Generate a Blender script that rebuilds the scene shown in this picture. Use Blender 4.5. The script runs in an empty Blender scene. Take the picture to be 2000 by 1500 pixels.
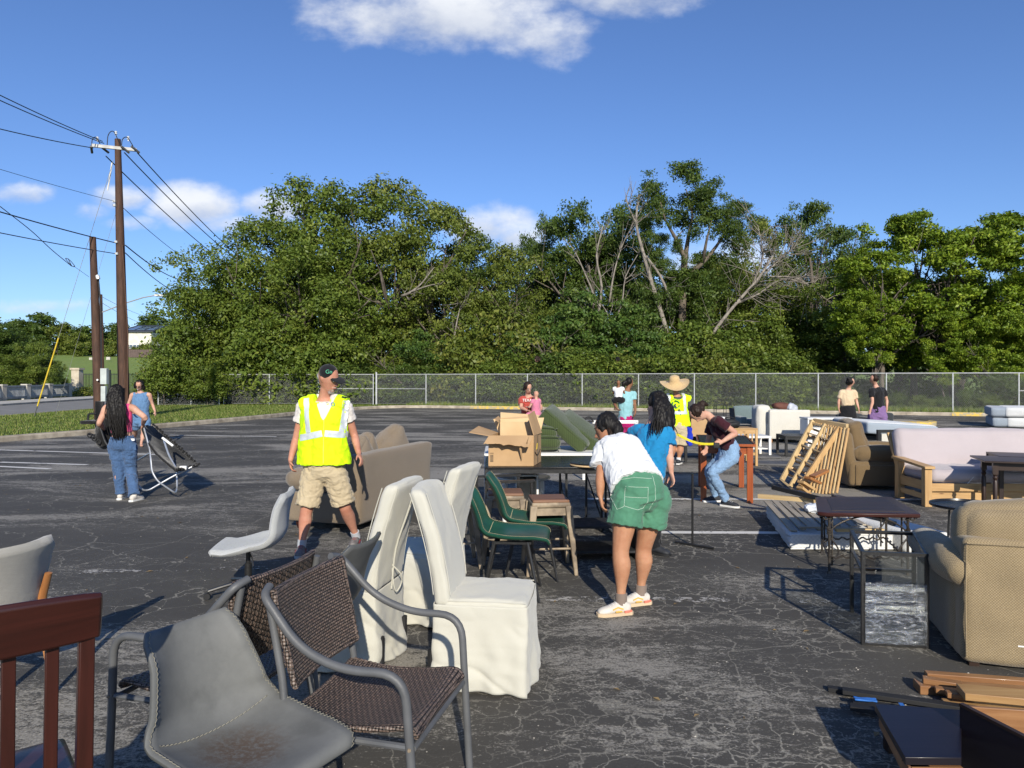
import bpy, math, random
import numpy as np
from mathutils import Vector
S = bpy.context.scene
C = S.collection
F, H = 1400.0, 1.62          # focal length in photo pixels, eye height

# ---------------------------------------------------------------- camera
cam = bpy.data.cameras.new('camera'); camo = bpy.data.objects.new('camera', cam); C.objects.link(camo)
camo.location = (0, 0, H); camo.rotation_euler = (math.radians(90), 0, 0)
cam.sensor_width = 36; cam.lens = 36*F/2000; cam.shift_y = -0.005
cam.clip_start = .05; cam.clip_end = 3000
S.camera = camo
# ---------------------------------------------------------------- light
ELEV = math.radians(25.5)
SUND = Vector((.15, -1, 0)).normalized()*math.cos(ELEV) + Vector((0, 0, math.sin(ELEV)))   # towards the sun
sun = bpy.data.lights.new('sun', 'SUN'); suno = bpy.data.objects.new('sun', sun); C.objects.link(suno)
sun.energy = 4.8; sun.angle = math.radians(.53); sun.color = (1, .93, .80)
suno.rotation_euler = SUND.to_track_quat('Z', 'Y').to_euler()
suno.location = (5, -20, 30)
W = bpy.data.worlds.new('World'); S.world = W; W.use_nodes = True
S.view_settings.view_transform = 'Standard'; S.view_settings.look = 'None'
S.view_settings.exposure = 0.3; S.view_settings.gamma = 1; S.view_settings.use_curve_mapping = False
SKY_STRENGTH = .073

def world():
    nt = W.node_tree; N = nt.nodes; L = nt.links; N.clear()
    out = N.new('ShaderNodeOutputWorld'); bg = N.new('ShaderNodeBackground'); L.new(bg.outputs[0], out.inputs[0])
    sky = N.new('ShaderNodeTexSky'); sky.sky_type = 'NISHITA'; sky.sun_disc = False
    sky.sun_elevation = ELEV; sky.sun_rotation = math.atan2(SUND.x, SUND.y)
    sky.altitude = 150; sky.air_density = 1.0; sky.dust_density = .35; sky.ozone_density = 2.2
    def m(op, a, b=None, c=None):
        n = N.new('ShaderNodeMath'); n.operation = op
        for i, x in enumerate((a, b, c)):
            if x is None: continue
            if isinstance(x, (int, float)): n.inputs[i].default_value = x
            else: L.new(x, n.inputs[i])
        return n.outputs[0]
    tc = N.new('ShaderNodeTexCoord'); sep = N.new('ShaderNodeSeparateXYZ'); L.new(tc.outputs['Generated'], sep.inputs[0])
    x, y, z = sep.outputs
    yy = m('MAXIMUM', y, .05); u = m('DIVIDE', x, yy); v = m('DIVIDE', z, yy)
    comb = N.new('ShaderNodeCombineXYZ'); L.new(u, comb.inputs[0]); L.new(m('MULTIPLY', v, 1.5), comb.inputs[1])
    def noise(sc, det, off=0):
        mp = N.new('ShaderNodeMapping'); mp.inputs['Location'].default_value = (off, off*.7, off*.3); L.new(comb.outputs[0], mp.inputs[0])
        n = N.new('ShaderNodeTexNoise'); n.inputs['Scale'].default_value = sc; n.inputs['Detail'].default_value = det
        n.inputs['Roughness'].default_value = .58; L.new(mp.outputs[0], n.inputs['Vector']); return n.outputs['Fac']
    n1 = noise(9, 9); n2 = noise(22, 8, 3.1); n3 = noise(3.5, 5, 7.7)
    bump = m('ADD', m('MULTIPLY', m('SUBTRACT', n1, .5), 2.6), m('MULTIPLY', m('SUBTRACT', n2, .5), .8))
    # cumulus banks, each by the direction it is seen in: tan(azimuth), tan(elevation), half sizes, strength
    blobs = [(860, 15, 270, 85, 1.0), (1230, -25, 150, 65, .9), (380, 400, 100, 48, 1.0), (235, 385, 70, 26, .8), (180, 412, 40, 20, .55),
             (50, 378, 62, 25, .75), (535, 400, 75, 36, .9), (455, 440, 90, 22, .6), (960, 440, 95, 45, .9), (1010, 470, 60, 40, .8),
             (1420, 515, 150, 60, .7), (260, 435, 60, 14, .4), (110, 600, 130, 16, .45), (1060, 60, 120, 60, .6)]
    cov = None; hgt = None
    for (px, py, rx, ry, s) in blobs:
        cu, cv, ru, rv = (px-1000)/F, (740-py)/F, rx/F, ry/F
        du = m('DIVIDE', m('SUBTRACT', u, cu), ru); dv = m('DIVIDE', m('SUBTRACT', v, cv), rv)
        d = m('ADD', m('MULTIPLY', du, du), m('MULTIPLY', dv, dv))
        k = m('MULTIPLY', m('SUBTRACT', 1.0, d), s)
        k = m('MAXIMUM', k, -3.0)
        cov = k if cov is None else m('MAXIMUM', cov, k)
        hh = m('MULTIPLY', m('MAXIMUM', k, 0.0), dv)
        hgt = hh if hgt is None else m('ADD', hgt, hh)
    c = m('ADD', cov, bump)
    mr = N.new('ShaderNodeMapRange'); mr.interpolation_type = 'SMOOTHSTEP'
    mr.inputs['From Min'].default_value = -.25; mr.inputs['From Max'].default_value = 1.15; L.new(c, mr.inputs['Value'])
    mask = m('MULTIPLY', m('MULTIPLY', mr.outputs[0], m('GREATER_THAN', y, .08)), .95)
    shade = m('ADD', m('ADD', m('MULTIPLY', hgt, 1.1), .72), m('MULTIPLY', m('SUBTRACT', n1, .5), 1.3))
    shade = m('MINIMUM', m('MAXIMUM', shade, 0.0), 1.0)
    cc = N.new('ShaderNodeMix'); cc.data_type = 'RGBA'; L.new(shade, cc.inputs[0])
    cc.inputs[6].default_value = (5.0, 5.8, 7.6, 1); cc.inputs[7].default_value = (10.6, 10.9, 11.4, 1)
    grade = N.new('ShaderNodeMix'); grade.data_type = 'RGBA'; grade.blend_type = 'MULTIPLY'; grade.inputs[0].default_value = 1
    L.new(sky.outputs[0], grade.inputs[6]); grade.inputs[7].default_value = (.93, 1.17, 1.64, 1)
    mx = N.new('ShaderNodeMix'); mx.data_type = 'RGBA'; L.new(mask, mx.inputs[0])
    L.new(grade.outputs[2], mx.inputs[6]); L.new(cc.outputs[2], mx.inputs[7])
    L.new(mx.outputs[2], bg.inputs['Color']); bg.inputs['Strength'].default_value = SKY_STRENGTH
world()
# ---------------------------------------------------------------- helpers
R = math.radians
def P(px, py, Y): return np.array(((px-1000)*Y/F, Y, H-(py-740)*Y/F))
def G(px, py, z=0.0):
    Y = F*(H-z)/(py-740); return np.array(((px-1000)*Y/F, Y, z))
def A3(p): return np.array(p, float)
def nrm(v):
    v = A3(v); n = np.linalg.norm(v); return v/n if n > 1e-9 else v
def sn(Pt, scale, seed=0, oct=2):
    """smooth pseudo noise in about -1..1, Pt is (N,3)"""
    rg = np.random.default_rng(seed+11); out = np.zeros(len(Pt)); amp = 1.0; tot = 0
    for o in range(oct):
        for k in range(4):
            d = nrm(rg.normal(size=3))*6.28/scale*(.7+.6*rg.random()); ph = rg.random()*6.28
            w = np.sin(Pt @ (nrm(rg.normal(size=3))*6.28/scale*.6)+rg.random()*6.28)*1.3
            out += amp*np.sin(Pt @ d+ph+w); tot += amp
        amp *= .5; scale *= .5
    return out/tot*1.8
def join(*gs):
    V = []; Fc = []; o = 0
    for g in gs:
        if g is None: continue
        if isinstance(g, list): g = join(*g)
        V.append(np.asarray(g[0], float)); Fc += [tuple(i+o for i in f) for f in g[1]]; o += len(g[0])
    return (np.concatenate(V), Fc)
def tf(g, loc=(0, 0, 0), rz=0, ry=0, rx=0, sc=1):
    V = np.asarray(g[0], float)*sc
    if rx: c, s = math.cos(rx), math.sin(rx); V = V @ np.array([[1, 0, 0], [0, c, -s], [0, s, c]]).T
    if ry: c, s = math.cos(ry), math.sin(ry); V = V @ np.array([[c, 0, s], [0, 1, 0], [-s, 0, c]]).T
    if rz: c, s = math.cos(rz), math.sin(rz); V = V @ np.array([[c, -s, 0], [s, c, 0], [0, 0, 1]]).T
    return (V+A3(loc), g[1])
BF = [(0, 3, 2, 1), (4, 5, 6, 7), (0, 1, 5, 4), (1, 2, 6, 5), (2, 3, 7, 6), (3, 0, 4, 7)]
def box(c, s):
    x, y, z = c; a, b, d = s[0]/2, s[1]/2, s[2]/2
    return (np.array([(x-a, y-b, z-d), (x+a, y-b, z-d), (x+a, y+b, z-d), (x-a, y+b, z-d), (x-a, y-b, z+d), (x+a, y-b, z+d), (x+a, y+b, z+d), (x-a, y+b, z+d)]), BF)
def hexa(b4, t4): return (np.array(list(b4)+list(t4), float), BF)
def beam(p0, p1, w, h, up=(0, 0, 1)):
    p0, p1 = A3(p0), A3(p1); t = nrm(p1-p0); s = np.cross(t, A3(up))
    if np.linalg.norm(s) < 1e-6: s = np.cross(t, (1, 0, 0))
    s = nrm(s); u = np.cross(s, t)
    q = lambda p: [p-s*w/2-u*h/2, p+s*w/2-u*h/2, p+s*w/2+u*h/2, p-s*w/2+u*h/2]
    a, b = q(p0), q(p1)
    return (np.array(a+b), [(0, 1, 2, 3), (4, 7, 6, 5), (0, 4, 5, 1), (1, 5, 6, 2), (2, 6, 7, 3), (3, 7, 4, 0)])
def slab(poly, z0, z1):
    n = len(poly); V = [(x, y, z0) for x, y in poly]+[(x, y, z1) for x, y in poly]
    a = sum(poly[i][0]*poly[(i+1) % n][1]-poly[(i+1) % n][0]*poly[i][1] for i in range(n))
    Fc = [tuple(range(n, 2*n)), tuple(reversed(range(n)))]+[(i, (i+1) % n, n+(i+1) % n, n+i) for i in range(n)]
    if a < 0: Fc = [tuple(reversed(f)) for f in Fc]
    return (np.array(V, float), Fc)
def cat(pts, k=4):
    pts = np.asarray(pts, float); n = len(pts)
    if n < 3: return pts
    P0 = np.vstack([2*pts[0]-pts[1], pts, 2*pts[-1]-pts[-2]]); out = []
    for i in range(n-1):
        a, b, c, d = P0[i:i+4]
        for j in range(k):
            t = j/k; out.append(.5*((2*b)+(-a+c)*t+(2*a-5*b+4*c-d)*t*t+(-a+3*b-3*c+d)*t**3))
    out.append(pts[-1]); return np.array(out)
def chain(pts, rad, lat=None, n=12, k=3, cap=.5):
    """tube through pts; rad scalar or (a,b) per point, a measured along lat"""
    pts = np.asarray(pts, float); rr = np.array([(r, r) if np.isscalar(r) else r for r in (rad if not np.isscalar(rad) else [rad]*len(pts))], float)
    if k > 1 and len(pts) > 2:
        pr = cat(np.hstack([pts, rr]), k); pts, rr = pr[:, :3], np.maximum(pr[:, 3:], 1e-4)
    m = len(pts); T = np.zeros_like(pts); T[1:-1] = pts[2:]-pts[:-2]; T[0] = pts[1]-pts[0]; T[-1] = pts[-1]-pts[-2]
    T /= np.linalg.norm(T, axis=1)[:, None]+1e-12
    if lat is None:
        u = np.cross(T[0], (0, 0, 1)) if abs(T[0][2]) < .9 else np.cross(T[0], (0, 1, 0)); u = nrm(u)
    V = []; ang = np.arange(n)*2*math.pi/n
    for i in range(m):
        if lat is not None: u = nrm(A3(lat)-T[i]*np.dot(lat, T[i]))
        else: u = nrm(u-T[i]*np.dot(u, T[i]))
        w = np.cross(T[i], u)
        V.append(pts[i]+np.outer(np.cos(ang)*rr[i, 0], u)+np.outer(np.sin(ang)*rr[i, 1], w))
    V = np.concatenate(V); Fc = []
    for i in range(m-1):
        for j in range(n):
            a, b = i*n+j, i*n+(j+1) % n; Fc.append((a, b, b+n, a+n))
    V = np.vstack([V, pts[0]-T[0]*rr[0].min()*cap, pts[-1]+T[-1]*rr[-1].min()*cap]); q = m*n
    for j in range(n):
        Fc.append((q, (j+1) % n, j)); Fc.append((q+1, (m-1)*n+j, (m-1)*n+(j+1) % n))
    return (V, Fc)
def tube(pts, r, n=8, k=1): return chain(pts, r, n=n, k=k, cap=0.02)
def bent(pts, rc=.05, k=5):
    """polyline with rounded corners"""
    pts = [A3(p) for p in pts]; out = [pts[0]]
    for i in range(1, len(pts)-1):
        a, b, c = pts[i-1], pts[i], pts[i+1]; d1, d2 = np.linalg.norm(b-a), np.linalg.norm(c-b); r = min(rc, d1*.48, d2*.48)
        p, q = b+(a-b)/d1*r, b+(c-b)/d2*r
        for j in range(k+1): t = j/k; out.append((1-t)**2*p+2*t*(1-t)*b+t*t*q)
    out.append(pts[-1]); return np.array(out)
def lathe(prof, n=20, c=(0, 0, 0)):
    V = []; ang = np.arange(n)*2*math.pi/n; Fc = []
    for r, z in prof: V += [(c[0]+max(r, 1e-4)*math.cos(a), c[1]+max(r, 1e-4)*math.sin(a), c[2]+z) for a in ang]
    for i in range(len(prof)-1):
        for j in range(n): a, b = i*n+j, i*n+(j+1) % n; Fc.append((a, b, b+n, a+n))
    Fc.append(tuple(reversed(range(n)))); Fc.append(tuple((len(prof)-1)*n+j for j in range(n)))
    return (np.array(V), Fc)
def ell(c, r, n=14, m=9, lat=None):
    V = []; Fc = []
    for i in range(m+1):
        t = math.pi*i/m
        for j in range(n):
            a = 2*math.pi*j/n; V.append((c[0]+r[0]*math.sin(t)*math.cos(a), c[1]+r[1]*math.sin(t)*math.sin(a), c[2]-r[2]*math.cos(t)))
    for i in range(m):
        for j in range(n): a, b = i*n+j, i*n+(j+1) % n; Fc.append((a, b, b+n, a+n))
    return (np.array(V), Fc)
def sheet(Pg):
    """open surface from grid of points (m,n,3)"""
    Pg = np.asarray(Pg, float); m, n = Pg.shape[:2]
    return (Pg.reshape(-1, 3), [(i*n+j, i*n+j+1, (i+1)*n+j+1, (i+1)*n+j) for i in range(m-1) for j in range(n-1)])
def shell(Pg, t):
    """closed shell: grid thickened by t against its normal, rounded rim"""
    Pg = np.asarray(Pg, float); m, n = Pg.shape[:2]
    du = np.gradient(Pg, axis=0); dv = np.gradient(Pg, axis=1); nn = np.cross(du, dv); nn /= np.linalg.norm(nn, axis=2)[..., None]+1e-12
    B = Pg-nn*t; q = m*n; V = np.vstack([Pg.reshape(-1, 3), B.reshape(-1, 3)]); Fc = []
    for i in range(m-1):
        for j in range(n-1):
            a = i*n+j; Fc.append((a, a+n, a+n+1, a+1)); Fc.append((q+a, q+a+1, q+a+n+1, q+a+n))
    ring = [j for j in range(n)]+[i*n+n-1 for i in range(1, m)]+[(m-1)*n+j for j in range(n-2, -1, -1)]+[i*n for i in range(m-2, 0, -1)]
    mid = []
    for idx in ring:
        i, j = divmod(idx, n); e = np.zeros(3)
        if i == 0: e -= nrm(du[0, j])
        if i == m-1: e += nrm(du[-1, j])
        if j == 0: e -= nrm(dv[i, 0])
        if j == n-1: e += nrm(dv[i, -1])
        mid.append(Pg[i, j]-nn[i, j]*t/2+nrm(e)*t*.4)
    o = len(V); V = np.vstack([V, mid]); L_ = len(ring)
    for k in range(L_):
        a, b = ring[k], ring[(k+1) % L_]; c, d = o+k, o+(k+1) % L_
        Fc.append((a, b, d, c)); Fc.append((c, d, q+b, q+a))
    return (V, Fc)
import bmesh
_cube = {}
def cubegrid(n):
    if n not in _cube:
        bm = bmesh.new(); bmesh.ops.create_cube(bm, size=2); bmesh.ops.subdivide_edges(bm, edges=bm.edges[:], cuts=n, use_grid_fill=True)
        bm.verts.ensure_lookup_table(); _cube[n] = (np.array([v.co[:] for v in bm.verts]), [tuple(v.index for v in f.verts) for f in bm.faces]); bm.free()
    return _cube[n]
def soft(s, r=.05, puff=(0, 0, 0), n=12, c=(0, 0, 0), wr=0, ws=.25, seed=0, sag=0):
    """soft rounded block: cushion, mattress, upholstery"""
    v, f = cubegrid(n); v = np.sin(v*math.pi/2); h = A3(s)/2; r = min(r, h.min()*.98); q = v*h
    inner = np.clip(q, -(h-r), h-r); d = q-inner; L_ = np.linalg.norm(d, axis=1)[:, None]; q = inner+np.where(L_ > 1e-9, d/np.maximum(L_, 1e-9)*r, 0)
    for a in range(3):
        b, c_ = (a+1) % 3, (a+2) % 3
        q[:, a] += np.sign(v[:, a])*np.abs(v[:, a])**2*puff[a]*(1-v[:, b]**2)*(1-v[:, c_]**2)
    if wr: q += (v/np.linalg.norm(v, axis=1)[:, None])*(sn(q, ws, seed)*wr)[:, None]
    if sag: q[:, 2] -= sag*(1-v[:, 0]**2)*(1-v[:, 1]**2)
    return (q+A3(c), f)
def uvbox(me):
    n = len(me.polygons)
    if not n: return
    V = np.empty(len(me.vertices)*3); me.vertices.foreach_get('co', V); V = V.reshape(-1, 3)
    ext = V.max(0)-V.min(0); la = int(np.argmax(ext))
    li = np.empty(len(me.loops), int); me.loops.foreach_get('vertex_index', li)
    nn = np.empty(n*3); me.polygons.foreach_get('normal', nn); nn = nn.reshape(-1, 3)
    tot = np.empty(n, int); me.polygons.foreach_get('loop_total', tot)
    dom = np.repeat(np.argmax(np.abs(nn), 1), tot); co = V[li]; uv = np.empty((len(li), 2))
    for a in range(3):
        o = [i for i in range(3) if i != a]
        if la in o: o = [la]+[i for i in o if i != la]
        k = dom == a; uv[k, 0] = co[k, o[0]]; uv[k, 1] = co[k, o[1]]+.37*a
    l = me.uv_layers.new(name='UVMap'); l.data.foreach_set('uv', uv.ravel())
def mesh(name, g, m, smooth=None, uv=None):
    me = bpy.data.meshes.new(name); me.from_pydata([tuple(map(float, v)) for v in g[0]], [], [tuple(int(i) for i in f) for f in g[1]])
    if m: me.materials.append(m)
    if smooth is not None:
        me.polygons.foreach_set('use_smooth', [True]*len(me.polygons))
        if smooth < 179: me.set_sharp_from_angle(angle=R(smooth))
    if uv is None: uvbox(me)
    else:
        l = me.uv_layers.new(name='UVMap'); li = np.empty(len(me.loops), int); me.loops.foreach_get('vertex_index', li); l.data.foreach_set('uv', np.asarray(uv)[li].ravel())
    me.update(); return me
def tag(o, label=None, cat=None, group=None, kind=None):
    if label: o['label'] = label
    if cat: o['category'] = cat
    if group: o['group'] = group
    if kind: o['kind'] = kind
    return o
def mk(name, g, m, parent=None, smooth=40, bev=0, loc=None, uv=None):
    me = g if isinstance(g, bpy.types.Mesh) else mesh(name, g, m, smooth, uv)
    o = bpy.data.objects.new(name, me); C.objects.link(o)
    if parent: o.parent = parent
    if loc is not None: o.location = loc
    if bev:
        b = o.modifiers.new('bevel', 'BEVEL'); b.width = bev; b.segments = 2; b.limit_method = 'ANGLE'; b.angle_limit = R(40)
    return o
def thing(name, label, cat, loc, rz=0, group=None):
    o = bpy.data.objects.new(name, None); o.empty_display_size = .1; C.objects.link(o); o.location = tuple(map(float, loc)); o.rotation_euler = (0, 0, rz)
    return tag(o, label, cat, group)
def dup(o, loc=None, rz=None, label=None, parent=None):
    c = o.copy(); C.objects.link(c)
    if parent: c.parent = parent
    if loc is not None: c.location = tuple(map(float, loc))
    if rz is not None: c.rotation_euler = (0, 0, rz)
    if label: c['label'] = label
    for ch in list(o.children): dup(ch, parent=c)
    return c
def ang(fx, fy): return math.atan2(fy, fx)
def remesh(name, g, vox, m, parent=None, it=4, disp=None, post=None, fac=.5):
    me = mesh(name, g, m); t = bpy.data.objects.new('tmp', me); C.objects.link(t)
    a = t.modifiers.new('r', 'REMESH'); a.mode = 'VOXEL'; a.voxel_size = vox; a.adaptivity = 0
    if it: b = t.modifiers.new('s', 'SMOOTH'); b.factor = fac; b.iterations = it
    dg = bpy.context.evaluated_depsgraph_get(); dg.update()
    nm = bpy.data.meshes.new_from_object(t.evaluated_get(dg)); bpy.data.objects.remove(t); bpy.data.meshes.remove(me)
    nm.name = name
    if not nm.materials: nm.materials.append(m)
    if disp or post:
        V = np.empty(len(nm.vertices)*3); nm.vertices.foreach_get('co', V); V = V.reshape(-1, 3)
        Nn = np.empty(len(nm.vertices)*3); nm.vertices.foreach_get('normal', Nn); Nn = Nn.reshape(-1, 3)
        if disp:
            amp, sc, st, seed = disp; V = V+Nn*((sn(V*A3(st), sc, seed, 3)*.75-1.5*(1-np.clip(np.abs(sn(V*A3(st), sc*1.5, seed+5, 2))*1.6, 0, 1))**2+.8*(1-np.clip(np.abs(sn(V*A3(st)*A3((1, 1, 1.6)), sc*.8, seed+9, 2))*1.8, 0, 1))**2)*amp)[:, None]
        if post: V = post(V, Nn)
        nm.vertices.foreach_set('co', V.ravel())
    nm.polygons.foreach_set('use_smooth', [True]*len(nm.polygons)); uvbox(nm); nm.update()
    o = bpy.data.objects.new(name, nm); C.objects.link(o)
    if parent: o.parent = parent
    return o
# ---------------------------------------------------------------- materials
_M = {}
def rgb(c): return (c[0], c[1], c[2], 1)
class NT:
    def __init__(s, name):
        s.m = bpy.data.materials.new(name); s.m.use_nodes = True; s.t = s.m.node_tree; s.N = s.t.nodes; s.L = s.t.links
        s.b = s.N['Principled BSDF']; s.tc = s.N.new('ShaderNodeTexCoord')
    def math(s, op, a, b=None, clamp=False):
        n = s.N.new('ShaderNodeMath'); n.operation = op; n.use_clamp = clamp
        for i, x in enumerate((a, b)):
            if x is None: continue
            if isinstance(x, (int, float)): n.inputs[i].default_value = x
            else: s.L.new(x, n.inputs[i])
        return n.outputs[0]
    def map(s, src='Object', scale=(1, 1, 1), rot=(0, 0, 0), loc=(0, 0, 0)):
        n = s.N.new('ShaderNodeMapping'); n.inputs['Scale'].default_value = scale; n.inputs['Rotation'].default_value = rot; n.inputs['Location'].default_value = loc
        s.L.new(s.tc.outputs[src], n.inputs[0]); return n.outputs[0]
    def noise(s, vec, sc, det=3, rough=.5, dist=0):
        n = s.N.new('ShaderNodeTexNoise'); n.inputs['Scale'].default_value = sc; n.inputs['Detail'].default_value = det; n.inputs['Roughness'].default_value = rough
        n.inputs['Distortion'].default_value = dist; s.L.new(vec, n.inputs['Vector']); return n.outputs['Fac']
    def ramp(s, v, lo, hi, smooth=False):
        n = s.N.new('ShaderNodeMapRange'); n.inputs['From Min'].default_value = lo; n.inputs['From Max'].default_value = hi
        if smooth: n.interpolation_type = 'SMOOTHSTEP'
        s.L.new(v, n.inputs['Value']); return n.outputs[0]
    def mix(s, f, a, b, mode='MIX'):
        n = s.N.new('ShaderNodeMix'); n.data_type = 'RGBA'; n.blend_type = mode
        for i, x in ((0, f), (6, a), (7, b)):
            if isinstance(x, (int, float)): n.inputs[i].default_value = x
            elif isinstance(x, tuple): n.inputs[i].default_value = rgb(x)
            else: s.L.new(x, n.inputs[i])
        return n.outputs[2]
    def bump(s, h, strength=.3, dist=.01):
        n = s.N.new('ShaderNodeBump'); n.inputs['Strength'].default_value = strength; n.inputs['Distance'].default_value = dist
        s.L.new(h, n.inputs['Height']); s.L.new(n.outputs[0], s.b.inputs['Normal']); return n
    def col(s, c):
        if isinstance(c, tuple): s.b.inputs['Base Color'].default_value = rgb(c)
        else: s.L.new(c, s.b.inputs['Base Color'])
def mat(name, c, rough=.6, c2=None, vs=6, lo=.35, hi=.65, bump=0, bs=80, metal=0, spec=.4, coat=0, stretch=(1, 1, 1), dirt=0, dist=.005):
    if name in _M: return _M[name]
    t = NT(name); c2 = c2 or tuple(x*.78 for x in c); v = t.map('Object', stretch)
    f = t.ramp(t.noise(v, vs, 5), lo, hi); col = t.mix(f, c, c2)
    if dirt:
        d = t.ramp(t.noise(t.map('Object', loc=(3, 1, 5)), 3.2, 6, .65), .52, .72, True); col = t.mix(t.math('MULTIPLY', d, dirt), col, (.11, .09, .07))
    t.col(col); t.b.inputs['Roughness'].default_value = rough; t.b.inputs['Metallic'].default_value = metal; t.b.inputs['Specular IOR Level'].default_value = spec
    if coat: t.b.inputs['Coat Weight'].default_value = coat; t.b.inputs['Coat Roughness'].default_value = .15
    rn = t.ramp(t.noise(t.map('Object', loc=(9, 2, 1)), vs*1.7, 4), .3, .7); t.L.new(t.math('ADD', t.math('MULTIPLY', rn, .14), max(rough-.07, .02)), t.b.inputs['Roughness'])
    if bump: t.bump(t.noise(v, bs, 4, .6), bump, dist)
    _M[name] = t.m; return t.m
def wood(name, c, c2, rough=.45, grain=1.0, knots=0, coat=0, spec=.4):
    if name in _M: return _M[name]
    t = NT(name); v = t.map('UV', (2.2, 38*grain, 1)); n = t.noise(v, 1.0, 6, .62, .6); col = t.mix(t.ramp(n, .3, .68), c, c2)
    b = t.noise(t.map('UV', (.9, 6, 1), loc=(4, 2, 0)), 1.3, 3); col = t.mix(t.math('MULTIPLY', t.ramp(b, .35, .7), .45), col, tuple(x*.55 for x in c2))
    if knots:
        vo = t.N.new('ShaderNodeTexVoronoi'); vo.inputs['Scale'].default_value = 1; t.L.new(t.map('UV', (3.1, 11, 1)), vo.inputs['Vector'])
        col = t.mix(t.math('MULTIPLY', t.ramp(vo.outputs['Distance'], .13, .05), knots), col, (.09, .035, .015))
    t.col(col); t.b.inputs['Roughness'].default_value = rough; t.b.inputs['Specular IOR Level'].default_value = spec
    if coat: t.b.inputs['Coat Weight'].default_value = coat; t.b.inputs['Coat Roughness'].default_value = .12
    t.bump(n, .12, .003); _M[name] = t.m; return t.m
def fabric(name, c, c2, cell=.006, amt=.5, bump=.5, big=.25, rough=.92, slub=None, stain=0):
    """woven upholstery: fine basket weave from the UV map in metres"""
    if name in _M: return _M[name]
    t = NT(name); ch = t.N.new('ShaderNodeTexChecker'); s = 1/cell; sc = slub or (1, 1)
    v = t.map('UV', (s*sc[0], s*sc[1], 1)); ch.inputs['Scale'].default_value = 1; t.L.new(v, ch.inputs['Vector'])
    n = t.noise(t.map('UV', (s*.6*sc[0], s*.6*sc[1], 1)), 1, 3, .7); h = t.math('ADD', t.math('MULTIPLY', ch.outputs['Fac'], .6), t.math('MULTIPLY', n, .8))
    col = t.mix(t.ramp(h, .15+.3*(1-amt), 1.2), c2, c)
    b = t.ramp(t.noise(t.map('Object'), 2.6, 5, .6), .38, .68); col = t.mix(t.math('MULTIPLY', b, big), col, tuple(x*.6 for x in c2))
    if stain: col = t.mix(t.math('MULTIPLY', t.ramp(t.noise(t.map('Object', loc=(7, 3, 2)), 1.9, 6, .7), .56, .75), stain), col, (.12, .085, .05))
    t.col(col); t.b.inputs['Roughness'].default_value = rough; t.b.inputs['Specular IOR Level'].default_value = .15
    t.b.inputs['Sheen Weight'].default_value = .25; t.b.inputs['Sheen Roughness'].default_value = .5
    w = t.noise(t.map('Object', loc=(1, 8, 2)), 9, 3); t.bump(t.math('ADD', h, t.math('MULTIPLY', w, 2.0)), bump, .003); _M[name] = t.m; return t.m
def wicker(name):
    t = NT(name); v = t.map('UV', (1, 1, 1)); br = t.N.new('ShaderNodeTexBrick'); t.L.new(v, br.inputs['Vector'])
    br.inputs['Scale'].default_value = 1; br.inputs['Brick Width'].default_value = .040; br.inputs['Row Height'].default_value = .011; br.inputs['Mortar Size'].default_value = .0022; br.inputs['Mortar Smooth'].default_value = .7
    br.inputs['Color1'].default_value = (.105, .066, .048, 1); br.inputs['Color2'].default_value = (.058, .040, .032, 1); br.inputs['Mortar'].default_value = (.008, .007, .006, 1); br.offset = .5
    st = t.ramp(t.noise(t.map('UV', (25, 140, 1)), 1, 4, .7), .3, .72); col = t.mix(t.math('MULTIPLY', st, .6), br.outputs['Color'], (.26, .20, .165))
    # sheen-worn crowns of the strands
    wv = t.N.new('ShaderNodeTexWave'); wv.wave_type = 'BANDS'; wv.bands_direction = 'X'; wv.inputs['Scale'].default_value = 1/.040; t.L.new(v, wv.inputs['Vector'])
    col = t.mix(br.outputs['Fac'], col, (.008, .007, .006)); t.col(col); t.b.inputs['Roughness'].default_value = .48; t.b.inputs['Specular IOR Level'].default_value = .5
    h = t.math('ADD', t.math('SUBTRACT', 1.0, br.outputs['Fac']), t.math('MULTIPLY', wv.outputs['Fac'], .35)); t.bump(h, 1.0, .006); return t.m
def leafmat(name, a, b, c, tr=.24):
    t = NT(name); at = t.N.new('ShaderNodeAttribute'); at.attribute_name = 'tint'; f = at.outputs['Fac']
    a, b, c = [(q[0]*1.33, q[1]*1.36, q[2]*1.35) for q in (a, b, c)]; col = t.mix(t.ramp(f, 0, .55), a, b); col = t.mix(t.ramp(f, .6, 1.0), col, c); t.col(col)
    t.b.inputs['Roughness'].default_value = .5; t.b.inputs['Specular IOR Level'].default_value = .28
    tl = t.N.new('ShaderNodeBsdfTranslucent'); t.L.new(t.mix(.5, col, (.28, .36, .03)), tl.inputs['Color'])
    mx = t.N.new('ShaderNodeMixShader'); mx.inputs[0].default_value = tr; t.L.new(t.b.outputs[0], mx.inputs[1]); t.L.new(tl.outputs[0], mx.inputs[2])
    t.L.new(mx.outputs[0], t.N['Material Output'].inputs['Surface']); return t.m
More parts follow.
